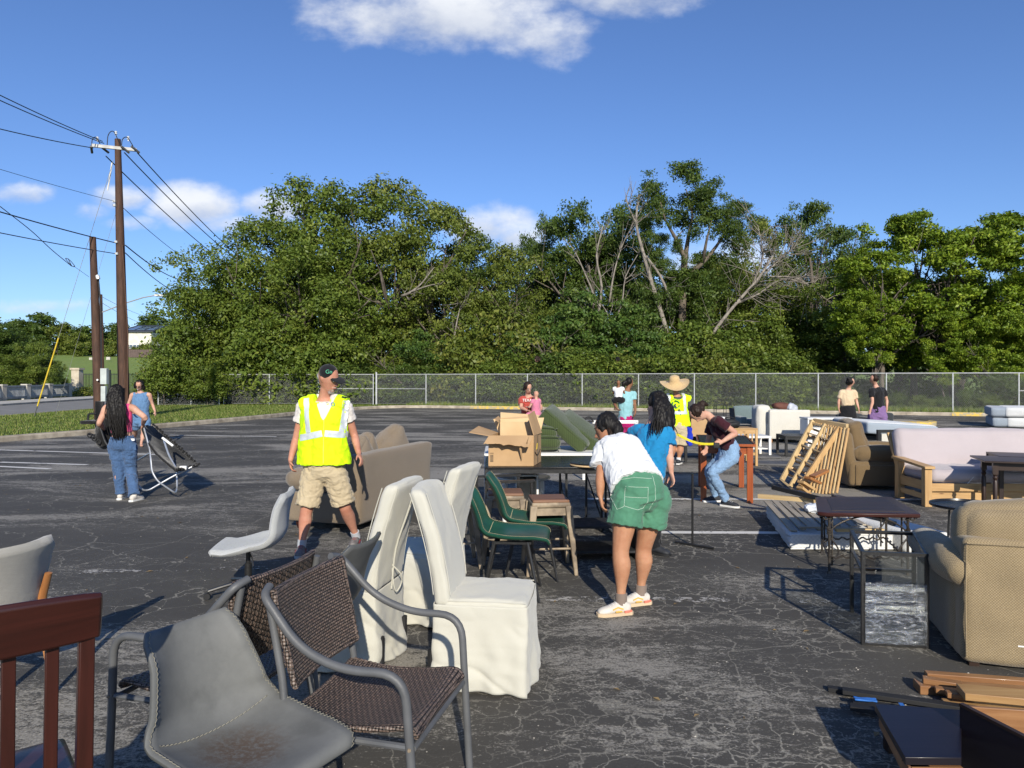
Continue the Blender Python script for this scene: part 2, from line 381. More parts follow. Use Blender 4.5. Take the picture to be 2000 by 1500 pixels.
def asphalt(name):
    t = NT(name); o = t.map('Object')
    big = t.noise(t.map('Object', (.35, .8, 1), rot=(0, 0, .12)), 1.0, 6, .62, .6); big2 = t.noise(t.map('Object', (.07, .2, 1), rot=(0, 0, -.2), loc=(5, 3, 0)), 1.0, 4, .55, .8)
    fine = t.noise(o, 75, 5, .72); mid = t.noise(t.map('Object', (11, 21, 1), rot=(0, 0, .12)), 1.0, 6, .75, .9)
    fleck = t.noise(t.map('Object', (34, 52, 1), rot=(0, 0, .1), loc=(2, 9, 0)), 1.0, 4, .8)
    wear = t.math('ADD', t.math('MULTIPLY', t.math('SUBTRACT', big, .5), 2.0), t.math('MULTIPLY', t.math('SUBTRACT', big2, .5), 1.2))
    thr = t.math('SUBTRACT', .560, t.math('MULTIPLY', wear, .43))
    mm = t.math('ADD', t.math('MULTIPLY', mid, .50), t.math('MULTIPLY', fine, .30)); mm = t.math('ADD', mm, t.math('MULTIPLY', fleck, .25))
    w = t.ramp(t.math('SUBTRACT', mm, thr), -.015, .06)
    # random bright aggregate
    vo = t.N.new('ShaderNodeTexVoronoi'); vo.inputs['Scale'].default_value = 34; t.L.new(o, vo.inputs['Vector'])
    sp = t.math('MULTIPLY', t.ramp(vo.outputs['Distance'], .15, .08), t.ramp(vo.outputs['Color'], .80, .9))
    # alligator and long cracks
    def crack(sc, wd, off, seed):
        dn = t.N.new('ShaderNodeTexNoise'); dn.inputs['Scale'].default_value = sc*2.2; dn.inputs['Detail'].default_value = 4; t.L.new(o, dn.inputs['Vector'])
        mv = t.N.new('ShaderNodeVectorMath'); mv.operation = 'MULTIPLY_ADD'; t.L.new(dn.outputs['Color'], mv.inputs[0]); mv.inputs[1].default_value = (off, off, 0); t.L.new(o, mv.inputs[2])
        v = t.N.new('ShaderNodeTexVoronoi'); v.feature = 'DISTANCE_TO_EDGE'; v.inputs['Scale'].default_value = sc; t.L.new(mv.outputs[0], v.inputs['Vector'])
        br = t.noise(t.map('Object', loc=(seed, seed*2, 0)), 14, 3, .7)
        return t.ramp(t.math('ADD', v.outputs['Distance'], t.math('MULTIPLY', t.math('SUBTRACT', br, .5), wd*1.6)), wd, wd*.35)
    c1 = crack(6.0, .034, .13, 3); c2 = crack(2.2, .010, .35, 6); c3 = crack(.5, .0030, .9, 8)
    reg = t.ramp(t.noise(t.map('Object', (.5, .9, 1), loc=(11, 4, 0)), 1.0, 4, .6), .40, .56, True)
    right = t.N.new('ShaderNodeSeparateXYZ'); t.L.new(o, right.inputs[0]); rg = t.ramp(right.outputs[0], -1.2, 1.2, True)
    cr = t.math('MAXIMUM', t.math('MULTIPLY', c1, t.math('MULTIPLY', reg, t.math('ADD', t.math('MULTIPLY', rg, .80), .05))), t.math('MAXIMUM', t.math('MULTIPLY', c2, t.math('ADD', t.math('MULTIPLY', reg, .7), .05)), t.math('MULTIPLY', c3, .5)))
    cr = t.math('MULTIPLY', cr, t.ramp(fine, .3, .55))
    base = t.mix(t.ramp(big, .3, .7), (.050, .046, .040), (.084, .078, .066)); base = t.mix(t.math('MULTIPLY', t.ramp(fine, .45, .75), .5), base, (.085, .082, .078))
    col = t.mix(t.math('MULTIPLY', w, .95), base, t.mix(t.ramp(fine, .35, .65), (.16, .148, .125), (.36, .335, .29))); col = t.mix(cr, col, (.36, .335, .28)); col = t.mix(sp, col, (.5, .48, .44))
    t.col(col); t.b.inputs['Roughness'].default_value = .82; t.b.inputs['Specular IOR Level'].default_value = .35
    h = t.math('ADD', t.math('MULTIPLY', fine, .8), t.math('MULTIPLY', w, -.5)); t.bump(h, .9, .006); return t.m
def grass(name, a, b, c, sc=1.0):
    t = NT(name); o = t.map('Object'); n = t.noise(o, .55*sc, 5, .6); f = t.noise(t.map('Object', (1, .4, 1)), 38*sc, 4, .75); col = t.mix(t.ramp(n, .35, .66), a, b)
    col = t.mix(t.ramp(t.noise(t.map('Object', loc=(4, 7, 0)), 1.7*sc, 4, .65), .5, .72), col, c); col = t.mix(t.math('MULTIPLY', t.ramp(f, .35, .7), .55), col, tuple(x*.35 for x in a))
    t.col(col); t.b.inputs['Roughness'].default_value = .9; t.b.inputs['Specular IOR Level'].default_value = .1; t.bump(f, 1.0, .04); return t.m
m_asph = asphalt('worn_asphalt')
m_road = mat('road_asphalt', (.23, .22, .20), .85, (.18, .172, .16), vs=1.2, bump=.4, bs=60)
m_lawn = grass('lawn', (.085, .13, .022), (.12, .15, .03), (.17, .16, .06))
m_field = grass('field_grass', (.19, .27, .07), (.23, .30, .08), (.23, .25, .09), .12)
m_rough = grass('rough_ground', (.05, .075, .02), (.07, .085, .025), (.12, .10, .05), .6)
m_conc = mat('concrete', (.42, .37, .29), .9, (.25, .21, .16), vs=3.5, bump=.5, bs=40, dirt=.55)
m_concw = mat('pale_concrete', (.5, .48, .43), .9, (.36, .34, .30), vs=2, bump=.3, bs=40)
def paint(name, c, wear):
    t = NT(name); o = t.map('Object'); n = t.noise(o, 16, 6, .78); n2 = t.noise(o, 1.6, 3); k = t.ramp(t.math('ADD', t.math('MULTIPLY', n, .7), t.math('MULTIPLY', n2, .5)), wear, wear+.07)
    t.col(t.mix(k, (.04, .04, .042), c)); t.b.inputs['Roughness'].default_value = .8; tr = t.N.new('ShaderNodeBsdfTransparent'); mx = t.N.new('ShaderNodeMixShader')
    t.L.new(k, mx.inputs[0]); t.L.new(tr.outputs[0], mx.inputs[1]); t.L.new(t.b.outputs[0], mx.inputs[2]); t.L.new(mx.outputs[0], t.N['Material Output'].inputs['Surface']); return t.m
m_line = paint('worn_white_paint', (.62, .60, .56), .46)
m_line2 = paint('faded_white_paint', (.36, .34, .31), .60)
def ypaint():
    t = NT('yellow_kerb_paint'); n = t.noise(t.map('Object'), 5, 6, .7); t.col(t.mix(t.ramp(n, .45, .55), (.62, .42, .08), (.36, .31, .2))); t.b.inputs['Roughness'].default_value = .85; return t.m
m_yel = ypaint()
m_galv = mat('galvanised_steel', (.55, .56, .55), .45, (.42, .43, .42), vs=14, metal=.35, spec=.5)
m_wire = mat('galvanised_wire', (.34, .35, .34), .5, metal=.2)
m_polew = wood('creosoted_pole', (.105, .052, .032), (.045, .024, .016), .8, .5)
m_black = mat('black_metal', (.013, .013, .014), .35, (.02, .02, .02), vs=20, spec=.5)
m_blackm = mat('black_matt', (.016, .016, .017), .7, vs=12)
m_blackgl = mat('black_glossy_top', (.012, .012, .013), .30, vs=9, spec=.3)
m_white = mat('white_paint', (.74, .73, .70), .45, (.66, .65, .62), vs=5)
m_grey = mat('grey_metal', (.105, .108, .112), .5, (.075, .077, .08), vs=7, spec=.45, bump=.15, bs=200)
m_rust = mat('worn_tan_steel', (.30, .235, .16), .6, (.15, .115, .08), vs=9, lo=.42, hi=.62, bump=.2, bs=90)
m_silver = mat('silver_tube', (.62, .63, .64), .32, metal=.75, spec=.5)
m_chrome = mat('chrome', (.7, .7, .7), .15, metal=1)
w_pine = wood('pine', (.56, .37, .17), (.43, .25, .10), .5, knots=.8)
w_pinep = wood('pale_pine', (.62, .47, .25), (.47, .32, .15), .55, knots=.5)
w_red = wood('reddish_wood', (.40, .10, .026), (.25, .055, .015), .35, coat=.3)
w_cherry = wood('dark_cherry', (.058, .015, .010), (.030, .009, .006), .34, .7, coat=.22)
w_walnut = wood('walnut', (.045, .024, .016), (.022, .012, .009), .4)
w_brown = wood('brown_plank', (.36, .19, .085), (.23, .105, .042), .42, coat=.2)
w_brownl = wood('light_brown_plank', (.48, .30, .13), (.35, .19, .075), .45, coat=.2)
w_espr = wood('espresso_board', (.012, .009, .014), (.008, .006, .010), .38, coat=.12)
w_orange = wood('teak', (.42, .19, .065), (.28, .11, .035), .4, coat=.2)
w_grey = wood('weathered_seat_wood', (.26, .13, .07), (.15, .075, .045), .6)
w_slat = wood('greyed_bed_slat', (.42, .36, .27), (.32, .27, .2), .6)
# ---------------------------------------------------------------- the setting
def struct(name, g, m, smooth=None): return tag(mk(name, g, m, smooth=smooth), kind='structure')
def flat(poly, z): return (np.array([(x, y, z) for x, y in poly], float), [tuple(range(len(poly)))])
def fy(X): return 42-.353*(X+7.95)                  # line of the long chain-link fence
struct('ground', flat([(-900, -60), (900, -60), (900, 1500), (-900, 1500)], -.06), m_rough)
curb = [(-21, -12), (-17.4, 2), (-15, 11), (-13.1, 18.3), (-12.2, 20.9), (-11.45, 23.9), (-10.3, 28.3), (-9.6, 32.4), (-8.7, 35.6), (-7.8, 38.2), (-6.4, 39.7), (-4.2, fy(-4.2)-.95)]
curb += [(x, fy(x)-.95) for x in (0, 6, 12, 18, 24, 34, 46)]
curb = [tuple(p) for p in cat([(x, y, 0) for x, y in curb], 4)[:, :2]]
struct('parking_lot', flat([(46, -14)]+curb[::-1][:0]+[(46, curb[-1][1])]+curb[::-1][1:]+[(-21, -14)], 0), m_asph)
def offs(pl, d):
    p = np.array(pl); t = np.gradient(p, axis=0); n = np.stack([-t[:, 1], t[:, 0]], 1); n /= np.linalg.norm(n, axis=1)[:, None]; return p+n*d
co = offs(curb, .16)
V = []; Fc = []
for a, b in zip(np.array(curb), co):
    V += [(a[0], a[1], -.05), (a[0], a[1], .11), (a[0]*.85+b[0]*.15, a[1]*.85+b[1]*.15, .145), (b[0], b[1], .15), (b[0], b[1], -.05)]
for i in range(len(curb)-1):
    for j in range(4): q = i*5+j; Fc.append((q, q+5, q+6, q+1))
struct('kerb', (np.array(V), Fc), m_conc)
def kerb_paint(X0, X1):
    pts = [p for p in curb if X0 <= p[0] <= X1]; xs = np.linspace(X0, X1, 12); V = []; Fc = []
    for x in xs:
        y = fy(x)-.95; V += [(x-.001, y-.006, .0), (x, y-.006, .114), (x+.01, y+.02, .1525), (x+.02, y+.15, .156)]
    for i in range(len(xs)-1):
        for j in range(3): q = i*4+j; Fc.append((q, q+4, q+5, q+1))
    return (np.array(V), Fc)
struct('yellow_kerb_marking', join(kerb_paint(-2.3, .45), kerb_paint(19.3, 20.4)), m_yel)
verge = [(-21.3, 36.6), (-20.9, 29), (-20.3, 18), (-20, 5), (-22, -12)]+[tuple(p) for p in co]+[(46, 60), (-22.5, 60)]
struct('grass_verge', flat(verge, .125), m_lawn)
struct('road', flat([(-20, -20), (-20.3, 10), (-20.9, 29), (-21.4, 40), (-22.5, 60), (-26, 110), (-38, 110), (-33, 57), (-31, 43.6), (-29, 10), (-28, -20)], -.02), m_road)
struct('road_kerb', join(slab([(-20.25, 10), (-20.85, 29), (-21.35, 40), (-22.45, 60), (-22.3, 60), (-21.2, 40), (-20.7, 29), (-20.1, 10)], -.05, .135)), m_conc)
struct('pavement', slab([(-29, 10), (-31, 43.6), (-33, 57), (-38, 110), (-41, 110), (-36.5, 57), (-34, 43.6), (-31.5, 10)], -.05, .10), m_concw)
fx_, fy_ = np.meshgrid(np.linspace(-190, 120, 40), np.linspace(0, 1, 24)); D = 78+fy_*110
Zf = .1+7.4*np.clip((D-78)/100, 0, 1)**1.1
struct('field', sheet(np.stack([fx_, D, Zf], 2)), m_field, 60)
# parking bay lines, worn thin
def line(name, p, q, w=.11, m=m_line):
    g = beam((p[0], p[1], .004), (q[0], q[1], .004), w, .001); g = (g[0][[3, 2, 6, 7]], [(0, 1, 2, 3)]); V = g[0].copy(); V[:, 2] = .005; return tag(mk(name, (V, g[1]), m), kind='structure')
for (a, b, mm) in [((-11.8, 16.35), (-7.2, 15.2), m_line), (G(0, 903)[:2], G(170, 908)[:2], m_line), (G(-10, 911)[:2], G(98, 916)[:2], m_line), (G(340, 868)[:2], G(450, 868)[:2], m_line2), (G(330, 850)[:2], G(540, 853)[:2], m_line),
                   (G(330, 858)[:2], G(500, 861)[:2], m_line2), (G(380, 836)[:2], G(560, 840)[:2], m_line2), (G(330, 843)[:2], G(560, 846)[:2], m_line2), ((.15, 5.27), (3.2, 5.2), m_line2), ((1.1, 7.56), (4.3, 7.5), m_line), ((1.0, 9.66), (5.6, 9.6), m_line),
                   ((-.9, 12), (5.4, 12.1), m_line2), ((-3.4, 12.7), (-1.4, 12.5), m_line2), ((3.4, 14.6), (7.5, 14.6), m_line2), ((-3.6, 6.0), (-1.2, 6.2), m_line2), ((2.6, 3.9), (5.3, 3.8), m_line2), ((5, 20.6), (9, 20.4), m_line2), ((-4.6, 17.2), (-.6, 17), m_line2)]:
    line('bay_marking', a, b, .12, mm)
# island nose with yellow paint
isl = [(9.8, 25.6), (12.0, 26.4), (13.6, 26.4), (14.5, 25.9), (14.8, 25.2), (14.3, 24.6), (12.9, 24.35), (10.0, 24.7)]
struct('parking_island', slab([tuple(p) for p in cat([(x, y, 0) for x, y in isl+isl[:1]], 3)[:-1, :2]], -.02, .14), m_conc)
ip = [tuple(p) for p in cat([(x, y, 0) for x, y in [(13.2, 24.32), (14.3, 24.52), (14.87, 25.2), (14.6, 25.9)]], 5)[:, :2]]; io = offs(ip, -.02); ii = offs(ip, .22)
V = []; Fc = []
for a, b in zip(io, ii): V += [(a[0], a[1], 0), (a[0], a[1], .14), (b[0], b[1], .165)]
for i in range(len(ip)-1):
    for j in range(2): q = i*3+j; Fc.append((q, q+3, q+4, q+1))
struct('island_kerb', (np.array(V), Fc), m_yel)
# short grass blades along the verges (a mass nobody could count)
def blades(n, area, seed, h=(.04, .11), w=.02, z=.125):
    rg = np.random.default_rng(seed); p = area(rg, n); n = len(p); a = rg.random(n)*6.28; hh = h[0]+(h[1]-h[0])*rg.random(n)**2; lean = rg.normal(size=(n, 2))*.4
    c = np.stack([p[:, 0], p[:, 1], np.full(n, z)], 1); s = np.stack([np.cos(a), np.sin(a), 0*a], 1)*w/2; tip = c+np.stack([lean[:, 0]*hh, lean[:, 1]*hh, hh], 1)
    V = np.stack([c-s, c+s, tip], 1).reshape(-1, 3); return (V, [(3*i, 3*i+1, 3*i+2) for i in range(n)])
def leafobj(name, V, nv, tint, m, parent=None):
    n = len(V)//nv; me = bpy.data.meshes.new(name); me.vertices.add(len(V)); me.vertices.foreach_set('co', V.ravel()); me.loops.add(len(V)); me.loops.foreach_set('vertex_index', np.arange(len(V), dtype=np.int32))
    me.polygons.add(n); me.polygons.foreach_set('loop_start', np.arange(0, len(V), nv, dtype=np.int32)); me.polygons.foreach_set('loop_total', np.full(n, nv, dtype=np.int32))
    at = me.attributes.new('tint', 'FLOAT', 'POINT'); at.data.foreach_set('value', np.repeat(tint, nv).astype(np.float32)); me.materials.append(m); me.update(); me.validate()
    return me
lf_grass = leafmat('grass_blades', (.06, .10, .015), (.12, .16, .03), (.24, .22, .08), .2)
def area_l(rg, n):
    t = rg.random(n); y = 15+26*t; xr = np.interp(y, [15, 18.3, 20.9, 23.9, 28.3, 32.4, 35.6, 38.2, 41.5], [-14.1, -13.3, -12.4, -11.65, -10.5, -9.8, -8.9, -8.1, -6]); x = -20.6+(xr+20.6)*rg.random(n); return np.stack([x, y], 1)
def area_r(rg, n):
    x = -6+36*rg.random(n); y = fy(x)-.7+4.5*rg.random(n)**1.4; return np.stack([x, y], 1)
g = blades(30000, area_l, 1); g2 = blades(26000, area_r, 2, (.06, .25), .03)
Vg = np.vstack([g[0], g2[0]]); me = leafobj('grass', Vg, 3, np.random.default_rng(3).random(len(Vg)//3), lf_grass)
tag(mk('grass', me, None), 'short mown green grass on the verges beside the kerb and under the fence', 'grass', kind='stuff')

# ---- chain-link fence
def ground_h(x, y): return .125
def chain_mesh(p, q, z0, z1, sp=.075, r=.0023):
    p, q = A3((*p, 0)), A3((*q, 0)); L_ = np.linalg.norm(q-p); d = (q-p)/L_; hgt = z1-z0; V = []; Fc = []; nrmv = np.cross(d, (0, 0, 1)); o = 0
    for sgn in (1, -1):
        a = -hgt
        while a < L_+hgt:
            s0, s1 = a, a+hgt; t0 = max(0, -s0)/hgt if s0 < 0 else 0; t1 = 1 if s1 <= L_ else 1-(s1-L_)/hgt
            if t1 > t0+.01:
                if sgn > 0: A, B = p+d*(s0+t0*hgt)+A3((0, 0, z0+t0*hgt)), p+d*(s0+t1*hgt)+A3((0, 0, z0+t1*hgt))
                else: A, B = p+d*(s0+t0*hgt)+A3((0, 0, z1-t0*hgt)), p+d*(s0+t1*hgt)+A3((0, 0, z1-t1*hgt))
                w = np.cross(nrm(B-A), nrmv)*r; off = nrmv*r*sgn
                V += [A-w+off, A+w+off, A-off*1.2, B-w+off, B+w+off, B-off*1.2]
                Fc += [(o, o+1, o+4, o+3), (o+1, o+2, o+5, o+4), (o+2, o, o+3, o+5)]; o += 6
            a += sp
    return (np.array(V), Fc)
def fence(label, posts, z0, z1, thick=(), sagwire=True, rails=()):
    t = thing('chain_link_fence', label, 'fence', (posts[0][0], posts[0][1], z0)); b = A3((posts[0][0], posts[0][1], z0)); L3 = lambda p, z: A3((p[0], p[1], z))-b
    for i, p in enumerate(posts):
        r = .055 if i in thick else .03
        o = mk('post', chain([L3(p, z0-.1), L3(p, z1+(.12 if i in thick else .02))], r, n=8, k=1, cap=.6), m_galv, t)
    for i in range(len(posts)-1): mk('top_rail', tube([L3(posts[i], z1), L3(posts[i+1], z1)], .024, 6), m_galv, t)
    for i, zz in rails: mk('brace_rail', tube([L3(posts[i], zz), L3(posts[i+1], zz)], .02, 6), m_galv, t)
    g = chain_mesh(posts[0], posts[-1], z0+.03, z1, ) if np.linalg.norm(np.cross(np.append(np.subtract(posts[1], posts[0]), 0), np.append(np.subtract(posts[-1], posts[0]), 0))) < .5 else join(*[chain_mesh(posts[i], posts[i+1], z0+.03, z1) for i in range(len(posts)-1)])
    tag(mk('chain_mesh', (g[0]-A3((b[0], b[1], b[2])), g[1]), m_wire, t, smooth=None), kind='stuff')
    tag(mk('bottom_wire', tube([L3(posts[0], z0+.05), L3(posts[-1], z0+.05)], .006, 4), m_wire, t))
    return t
xs = [735, 832, 929, 1030, 1137, 1247, 1356, 1476, 1598, 1731, 1861, 1990, 2135]
pr = []
for px in xs:
    k = (px-1000)/F; Y = (42-.353*7.95)/(1+.353*k); pr.append((k*Y, Y))
fence('long galvanised chain-link fence along the yellow and grey kerb in front of the woods', pr, .13, 1.88, thick=(0,), rails=((0, 1.05), (11, 1.1)))
pl = [((px-1000)/F*42, 42) for px in (437, 526, 622, 729)]
fence('galvanised chain-link fence on the grass verge behind the man in the yellow vest', pl, .13, 1.88, rails=((2, 1.05),))
pl = [((px-1000)/F*41, 41) for px in (309, 373, 428)]
fence('low chain-link fence panel by the bushes left of the tall fence', pl, .10, 1.0)

# ---- power poles and lines
def wire(label, p, q, sag, r=.012, m=m_blackm, n=24, nm='power_line', group='overhead lines on the wooden poles'):
    p, q = A3(p), A3(q); t = np.linspace(0, 1, n)[:, None]; pts = p+(q-p)*t; pts[:, 2] -= sag*4*(t*(1-t))[:, 0]
    g = tube(pts-p, r, 5); return tag(mk(nm, g, m, loc=tuple(p)), label, 'power line', group)
pb = A3((-14.6, 27, .1))
t = thing('utility_pole', 'tall dark wooden power pole with a pale crossarm behind the woman in denim', 'utility pole', pb)
pt = P(230, 272, 27)-pb
mk('pole_shaft', chain([(0, 0, -.2), (pt*.5), pt], [.205, .165, .105], n=14, k=4, cap=.1), m_polew, t, 60)
mk('riser_conduit', tube([(.17, -.12, 0), (.19, -.12, 3.3), pt*.62+A3((.13, -.1, 0))], .03, 8), w_polew if 'w_polew' in globals() else m_polew, t)
zc = P(230, 289, 27)[2]-.1
ca, cb = A3((P(192, 291, 27)-pb)), A3((P(262, 290, 27)-pb)); ca[1] -= .25; cb[1] += .35
mk('crossarm', beam(ca+A3((0, -.16, 0)), cb+A3((0, -.16, 0)), .09, .12), mat('weathered_arm', (.50, .50, .48), .7, (.36, .35, .33), vs=4), t, bev=.01)
m_porc = mat('porcelain', (.62, .64, .66), .25, vs=5)
def insul(p): return lathe([(.02, 0), (.02, .06), (.05, .07), (.055, .1), (.03, .12), (.045, .14), (.045, .17), (.02, .19)], 8, p)
for px, py in ((195, 277), (231, 266), (255, 276)): mk('insulator', insul(P(px, py, 27)-pb+A3((0, -.16, -.05))), m_porc, t)
for px in (184, 202, 242, 262):
    a = P(px, 289, 27)-pb; mk('strain_insulator', chain([a+A3((0, -.2, 0)), a+A3((.14*(1 if px > 190 else -1), .1, -.15))], .045, n=7, k=1), m_grey, t)
for (x0, x1, y0) in ((185, 203, 272), (215, 241, 261), (243, 265, 272)):
    a, b, c = P(x0, 287, 27), P((x0+x1)/2, y0, 27), P(x1, 288, 27); mk('jumper_wire', tube(cat([a-pb, (a*.8+b*.2)*[1, 1, 0]+A3((0, 0, b[2]*.8+a[2]*.2))-pb, b-pb, c-pb], 6)+A3((0, -.2, 0)), .016, 5), m_blackm, t)
for py in (395, 403, 474, 497): mk('line_bracket', box(P(229+(py-395)*.05, py, 27)-pb+A3((-.02, -.16, 0)), (.1, .1, .08)), m_galv, t)
lead = [((200, 276), (0, 166), 'upper of the two thick lines from the pole top to the left edge'), ((203, 280), (0, 176), 'lower of the two thick lines from the pole top to the left edge'), ((182, 289), (0, 233), 'thick line from the left tip of the crossarm sagging to the left edge')]
for (a, b, lab) in lead:
    s = (b[1]-a[1])/(b[0]-a[0]); Ye = 9.0; pe = -1300; wire('black '+lab, P(a[0], a[1], 27), P(pe, a[1]+s*1.0*(pe-a[0]), Ye), .35, .016)
for (a, b, lab, r) in [((228, 394), (0, 322), 'thin neutral line meeting the pole a quarter of the way down on the left side', .008), ((229, 475), (0, 405), 'thick cable from mid pole to the left edge passing over the short pole', .02), ((230, 496), (0, 445), 'lower cable from mid pole to the left edge crossing the short pole', .015)]:
    s = (b[1]-a[1])/(b[0]-a[0]); pe = -1300; wire(lab, P(a[0], a[1], 27), P(pe, a[1]+s*1.05*(pe-a[0]), 9), .2, r)
for (a, b, lab, r) in [((207, 305), (478, 532), 'lowest thick line from the crossarm down right into the big tree', .017), ((243, 298), (494, 522), 'middle thick line from the crossarm down right into the big tree', .017), ((268, 298), (506, 524), 'upper thick line from the crossarm down right into the big tree', .017),
                       ((232, 398), (405, 520), 'thin line from the pole down right to the loose tree', .010), ((245, 479), (350, 532), 'upper cable from mid pole right into the loose tree', .018), ((245, 494), (350, 560), 'lower cable from mid pole right into the loose tree', .015)]:
    wire(lab, P(a[0], a[1], 27), P(b[0]+30, b[1]+(b[1]-a[1])*30/(b[0]-a[0]), 62), .5, r*1.3)
sb = P(194, 833, 25.5); sb[2] = .1
t = thing('utility_pole', 'short dark topless wooden pole with pale meter boxes left of the tall pole', 'utility pole', sb)
st = P(181, 463, 25.5)-sb
mk('pole_shaft', chain([(0, 0, -.2), st*.5, st], [.165, .14, .105], n=14, k=3, cap=.1), m_polew, t, 60)
m_box = mat('meter_box_grey', (.48, .52, .50), .5, vs=3)
a = P(204, 735, 25.3)-sb; mk('meter_box', box(a, (.22, .16, .56)), m_box, t, bev=.01)
a = P(203, 769, 25.3)-sb; mk('meter_box', box(a, (.16, .14, .54)), m_box, t, bev=.01)
mk('conduit', tube([P(199, 800, 25.3)-sb, P(197, 600, 25.4)-sb, P(192, 545, 25.5)-sb], .028, 8), m_blackm, t)
mk('pole_tag', tf(lathe([(.035, 0), (.035, .01)], 12), P(191, 742, 25.3)-sb+A3((0, -.02, 0)), rx=R(90)), m_white, t)
mk('service_cap', chain([P(192, 545, 25.4)-sb, P(190, 538, 25.4)-sb], .07, n=8, k=1), m_galv, t)
# slack service drop with a coil
pp = [P(0, 403, 22), P(60, 450, 23.5), P(100, 487, 24.5), P(140, 520, 25.2)]
g = join(tube(cat(pp, 6)-sb, .013, 5), tube(cat([P(140, 520, 25.2), P(128, 505, 25.2), P(136, 508, 25.2), P(146, 520, 25.2), P(140, 519, 25.2), P(133, 505, 25.2)], 6)-sb, .012, 5), tube([P(143, 519, 25.2)-sb, P(174, 541, 25.4)-sb], .006, 4))
tag(mk('service_cable', g, m_blackm, loc=tuple(sb)), 'slack looped service cable hanging from upper left to the short pole', 'cable')
def guy(label, gp, tp, r, guard=None):
    b = A3(gp); o = thing('guy_wire', label, 'guy wire', b); mk('wire_strand', tube([(0, 0, 0), A3(tp)-b], r, 5), m_wire, o)
    if guard:
        d = nrm(A3(tp)-b); mk('yellow_guard', tube([d*.45, d*guard], .027, 8), mat('yellow_plastic', (.72, .52, .05), .45), o); mk('anchor_rod', tube([d*-.1, d*.5], .022, 6), m_grey, o)
    return o
gp = G(67, 813, .125); guy('long guy wire with a yellow guard anchored on the grass left of the poles', gp, P(222, 312, 27), .009, 3.4)
mk('strain_insulator', tube([P(210, 372, 27.3)-gp, P(219, 318, 27.1)-gp], .03, 6), m_white, bpy.data.objects['guy_wire'])
guy('thin bare guy wire anchored on the grass nearer the poles', G(108, 812, .125), P(228, 410, 27), .006)
# far pole with street light arm
fb = P(201, 790, 55); fb[2] = 0
t = thing('utility_pole', 'distant thin wooden pole with a long street light arm seen between the two near poles', 'utility pole', fb)
mk('pole_shaft', chain([(0, 0, 0), P(197, 575, 55)-fb], [.15, .11], n=8, k=1, cap=.1), m_polew, t)
o = mk('light_arm', tube([P(199, 610, 55)-fb, P(245, 592, 54)-fb, P(280, 581, 53)-fb, P(303, 577, 52.5)-fb], .045, 6, 1), m_galv, t)
mk('lamp_head', soft((.85, .35, .16), .07, n=4, c=P(314, 577, 52.5)-fb), m_white, t, 60)
for (y0, x1, y1) in ((580, 300, 622), (592, 300, 640)): wire('thin distant line running right from the far street light pole, '+('upper' if y0 == 580 else 'lower')+' one', P(200, y0, 55), P(x1, y1, 80), .2, .014, nm='distant_line')

# ---- bridge rail, gateway, iron fence, house
rb = A3((-34.6, 46, .1)); t = thing('bridge_railing', 'pale concrete bridge railing with white posts and grey balusters beyond the road', 'railing', rb)
bp = [A3(p) for p in ((-34.6, 46, 0), (-35.6, 50, 0), (-36.6, 54, 0), (-37.7, 58.3, 0), (-39, 63, 0))]
m_rail = mat('rail_grey', (.36, .37, .37), .6, vs=3)
for i, p in enumerate(bp):
    q = p-rb*[1, 1, 0]; mk('post', join(box(q+A3((0, 0, .5)), (.42, .42, 1.1)), box(q+A3((0, 0, 1.09)), (.50, .50, .09))), m_concw, t)
    if i < 4:
        n = bp[i+1]-rb*[1, 1, 0]; mk('hand_rail', beam(q+A3((0, 0, .98)), n+A3((0, 0, .98)), .14, .12), m_rail, t); mk('bottom_rail', beam(q+A3((0, 0, .15)), n+A3((0, 0, .15)), .16, .18), m_concw, t)
        for k in range(1, 20): u = q+(n-q)*k/20; mk('baluster', box(u+A3((0, 0, .57)), (.05, .05, .72)), m_rail, t)
rb = A3((-46, 78, 0)); t = thing('iron_fence', 'dark iron picket fence at the foot of the far green field', 'fence', rb)
m_iron = mat('dark_iron', (.03, .035, .035), .5)
mk('rail', join(box((6, 0, 2.1), (13.5, .05, .06)), box((6, 0, .3), (13.5, .05, .06))), m_iron, t)
tag(mk('pickets', join(*[box((-.6+.16*i, 0, 1.15), (.035, .035, 2.2)) for i in range(84)]), m_iron, t), kind='stuff')
for x in (2.2, 7.5, 10.6): mk('iron_post', box((x, 0, 1.3), (.22, .22, 2.6)), m_iron, t)
m_stone = mat('pale_stone', (.55, .49, .38), .9, (.42, .36, .27), vs=2)
for px, lab in ((151, 'pale stone gate pillar at the left end of the iron picket fence'), (290, 'pale stone gate pillar half hidden behind the tall pole')):
    q = P(px, 760, 76); tag(mk('gate_pillar', join(box((0, 0, 1.3), (.8, .8, 2.6)), box((0, 0, 2.68), (1.0, 1.0, .2)), box((0, 0, .2), (.95, .95, .4))), m_stone, loc=(q[0], q[1], 0)), lab, 'pillar', 'stone gate pillars')
tag(mk('stone_block', box((0, 0, .25), (.7, .3, .5)), m_concw, loc=tuple(P(178, 700, 150)*[1, 1, 0]+A3((0, 0, 5.6)))), 'small white marker stone on the far field, left one', 'stone', 'marker stones on the field')
tag(mk('stone_block', box((0, 0, .3), (.8, .3, .6)), m_concw, loc=tuple(P(212, 699, 150)*[1, 1, 0]+A3((0, 0, 5.6)))), 'small white marker stone on the far field between the poles', 'stone', 'marker stones on the field')
hb = P(283, 690, 176); t = thing('house', 'two-storey white and brown house with solar panels on its roof beyond the field', 'house', (hb[0], hb[1], 7))
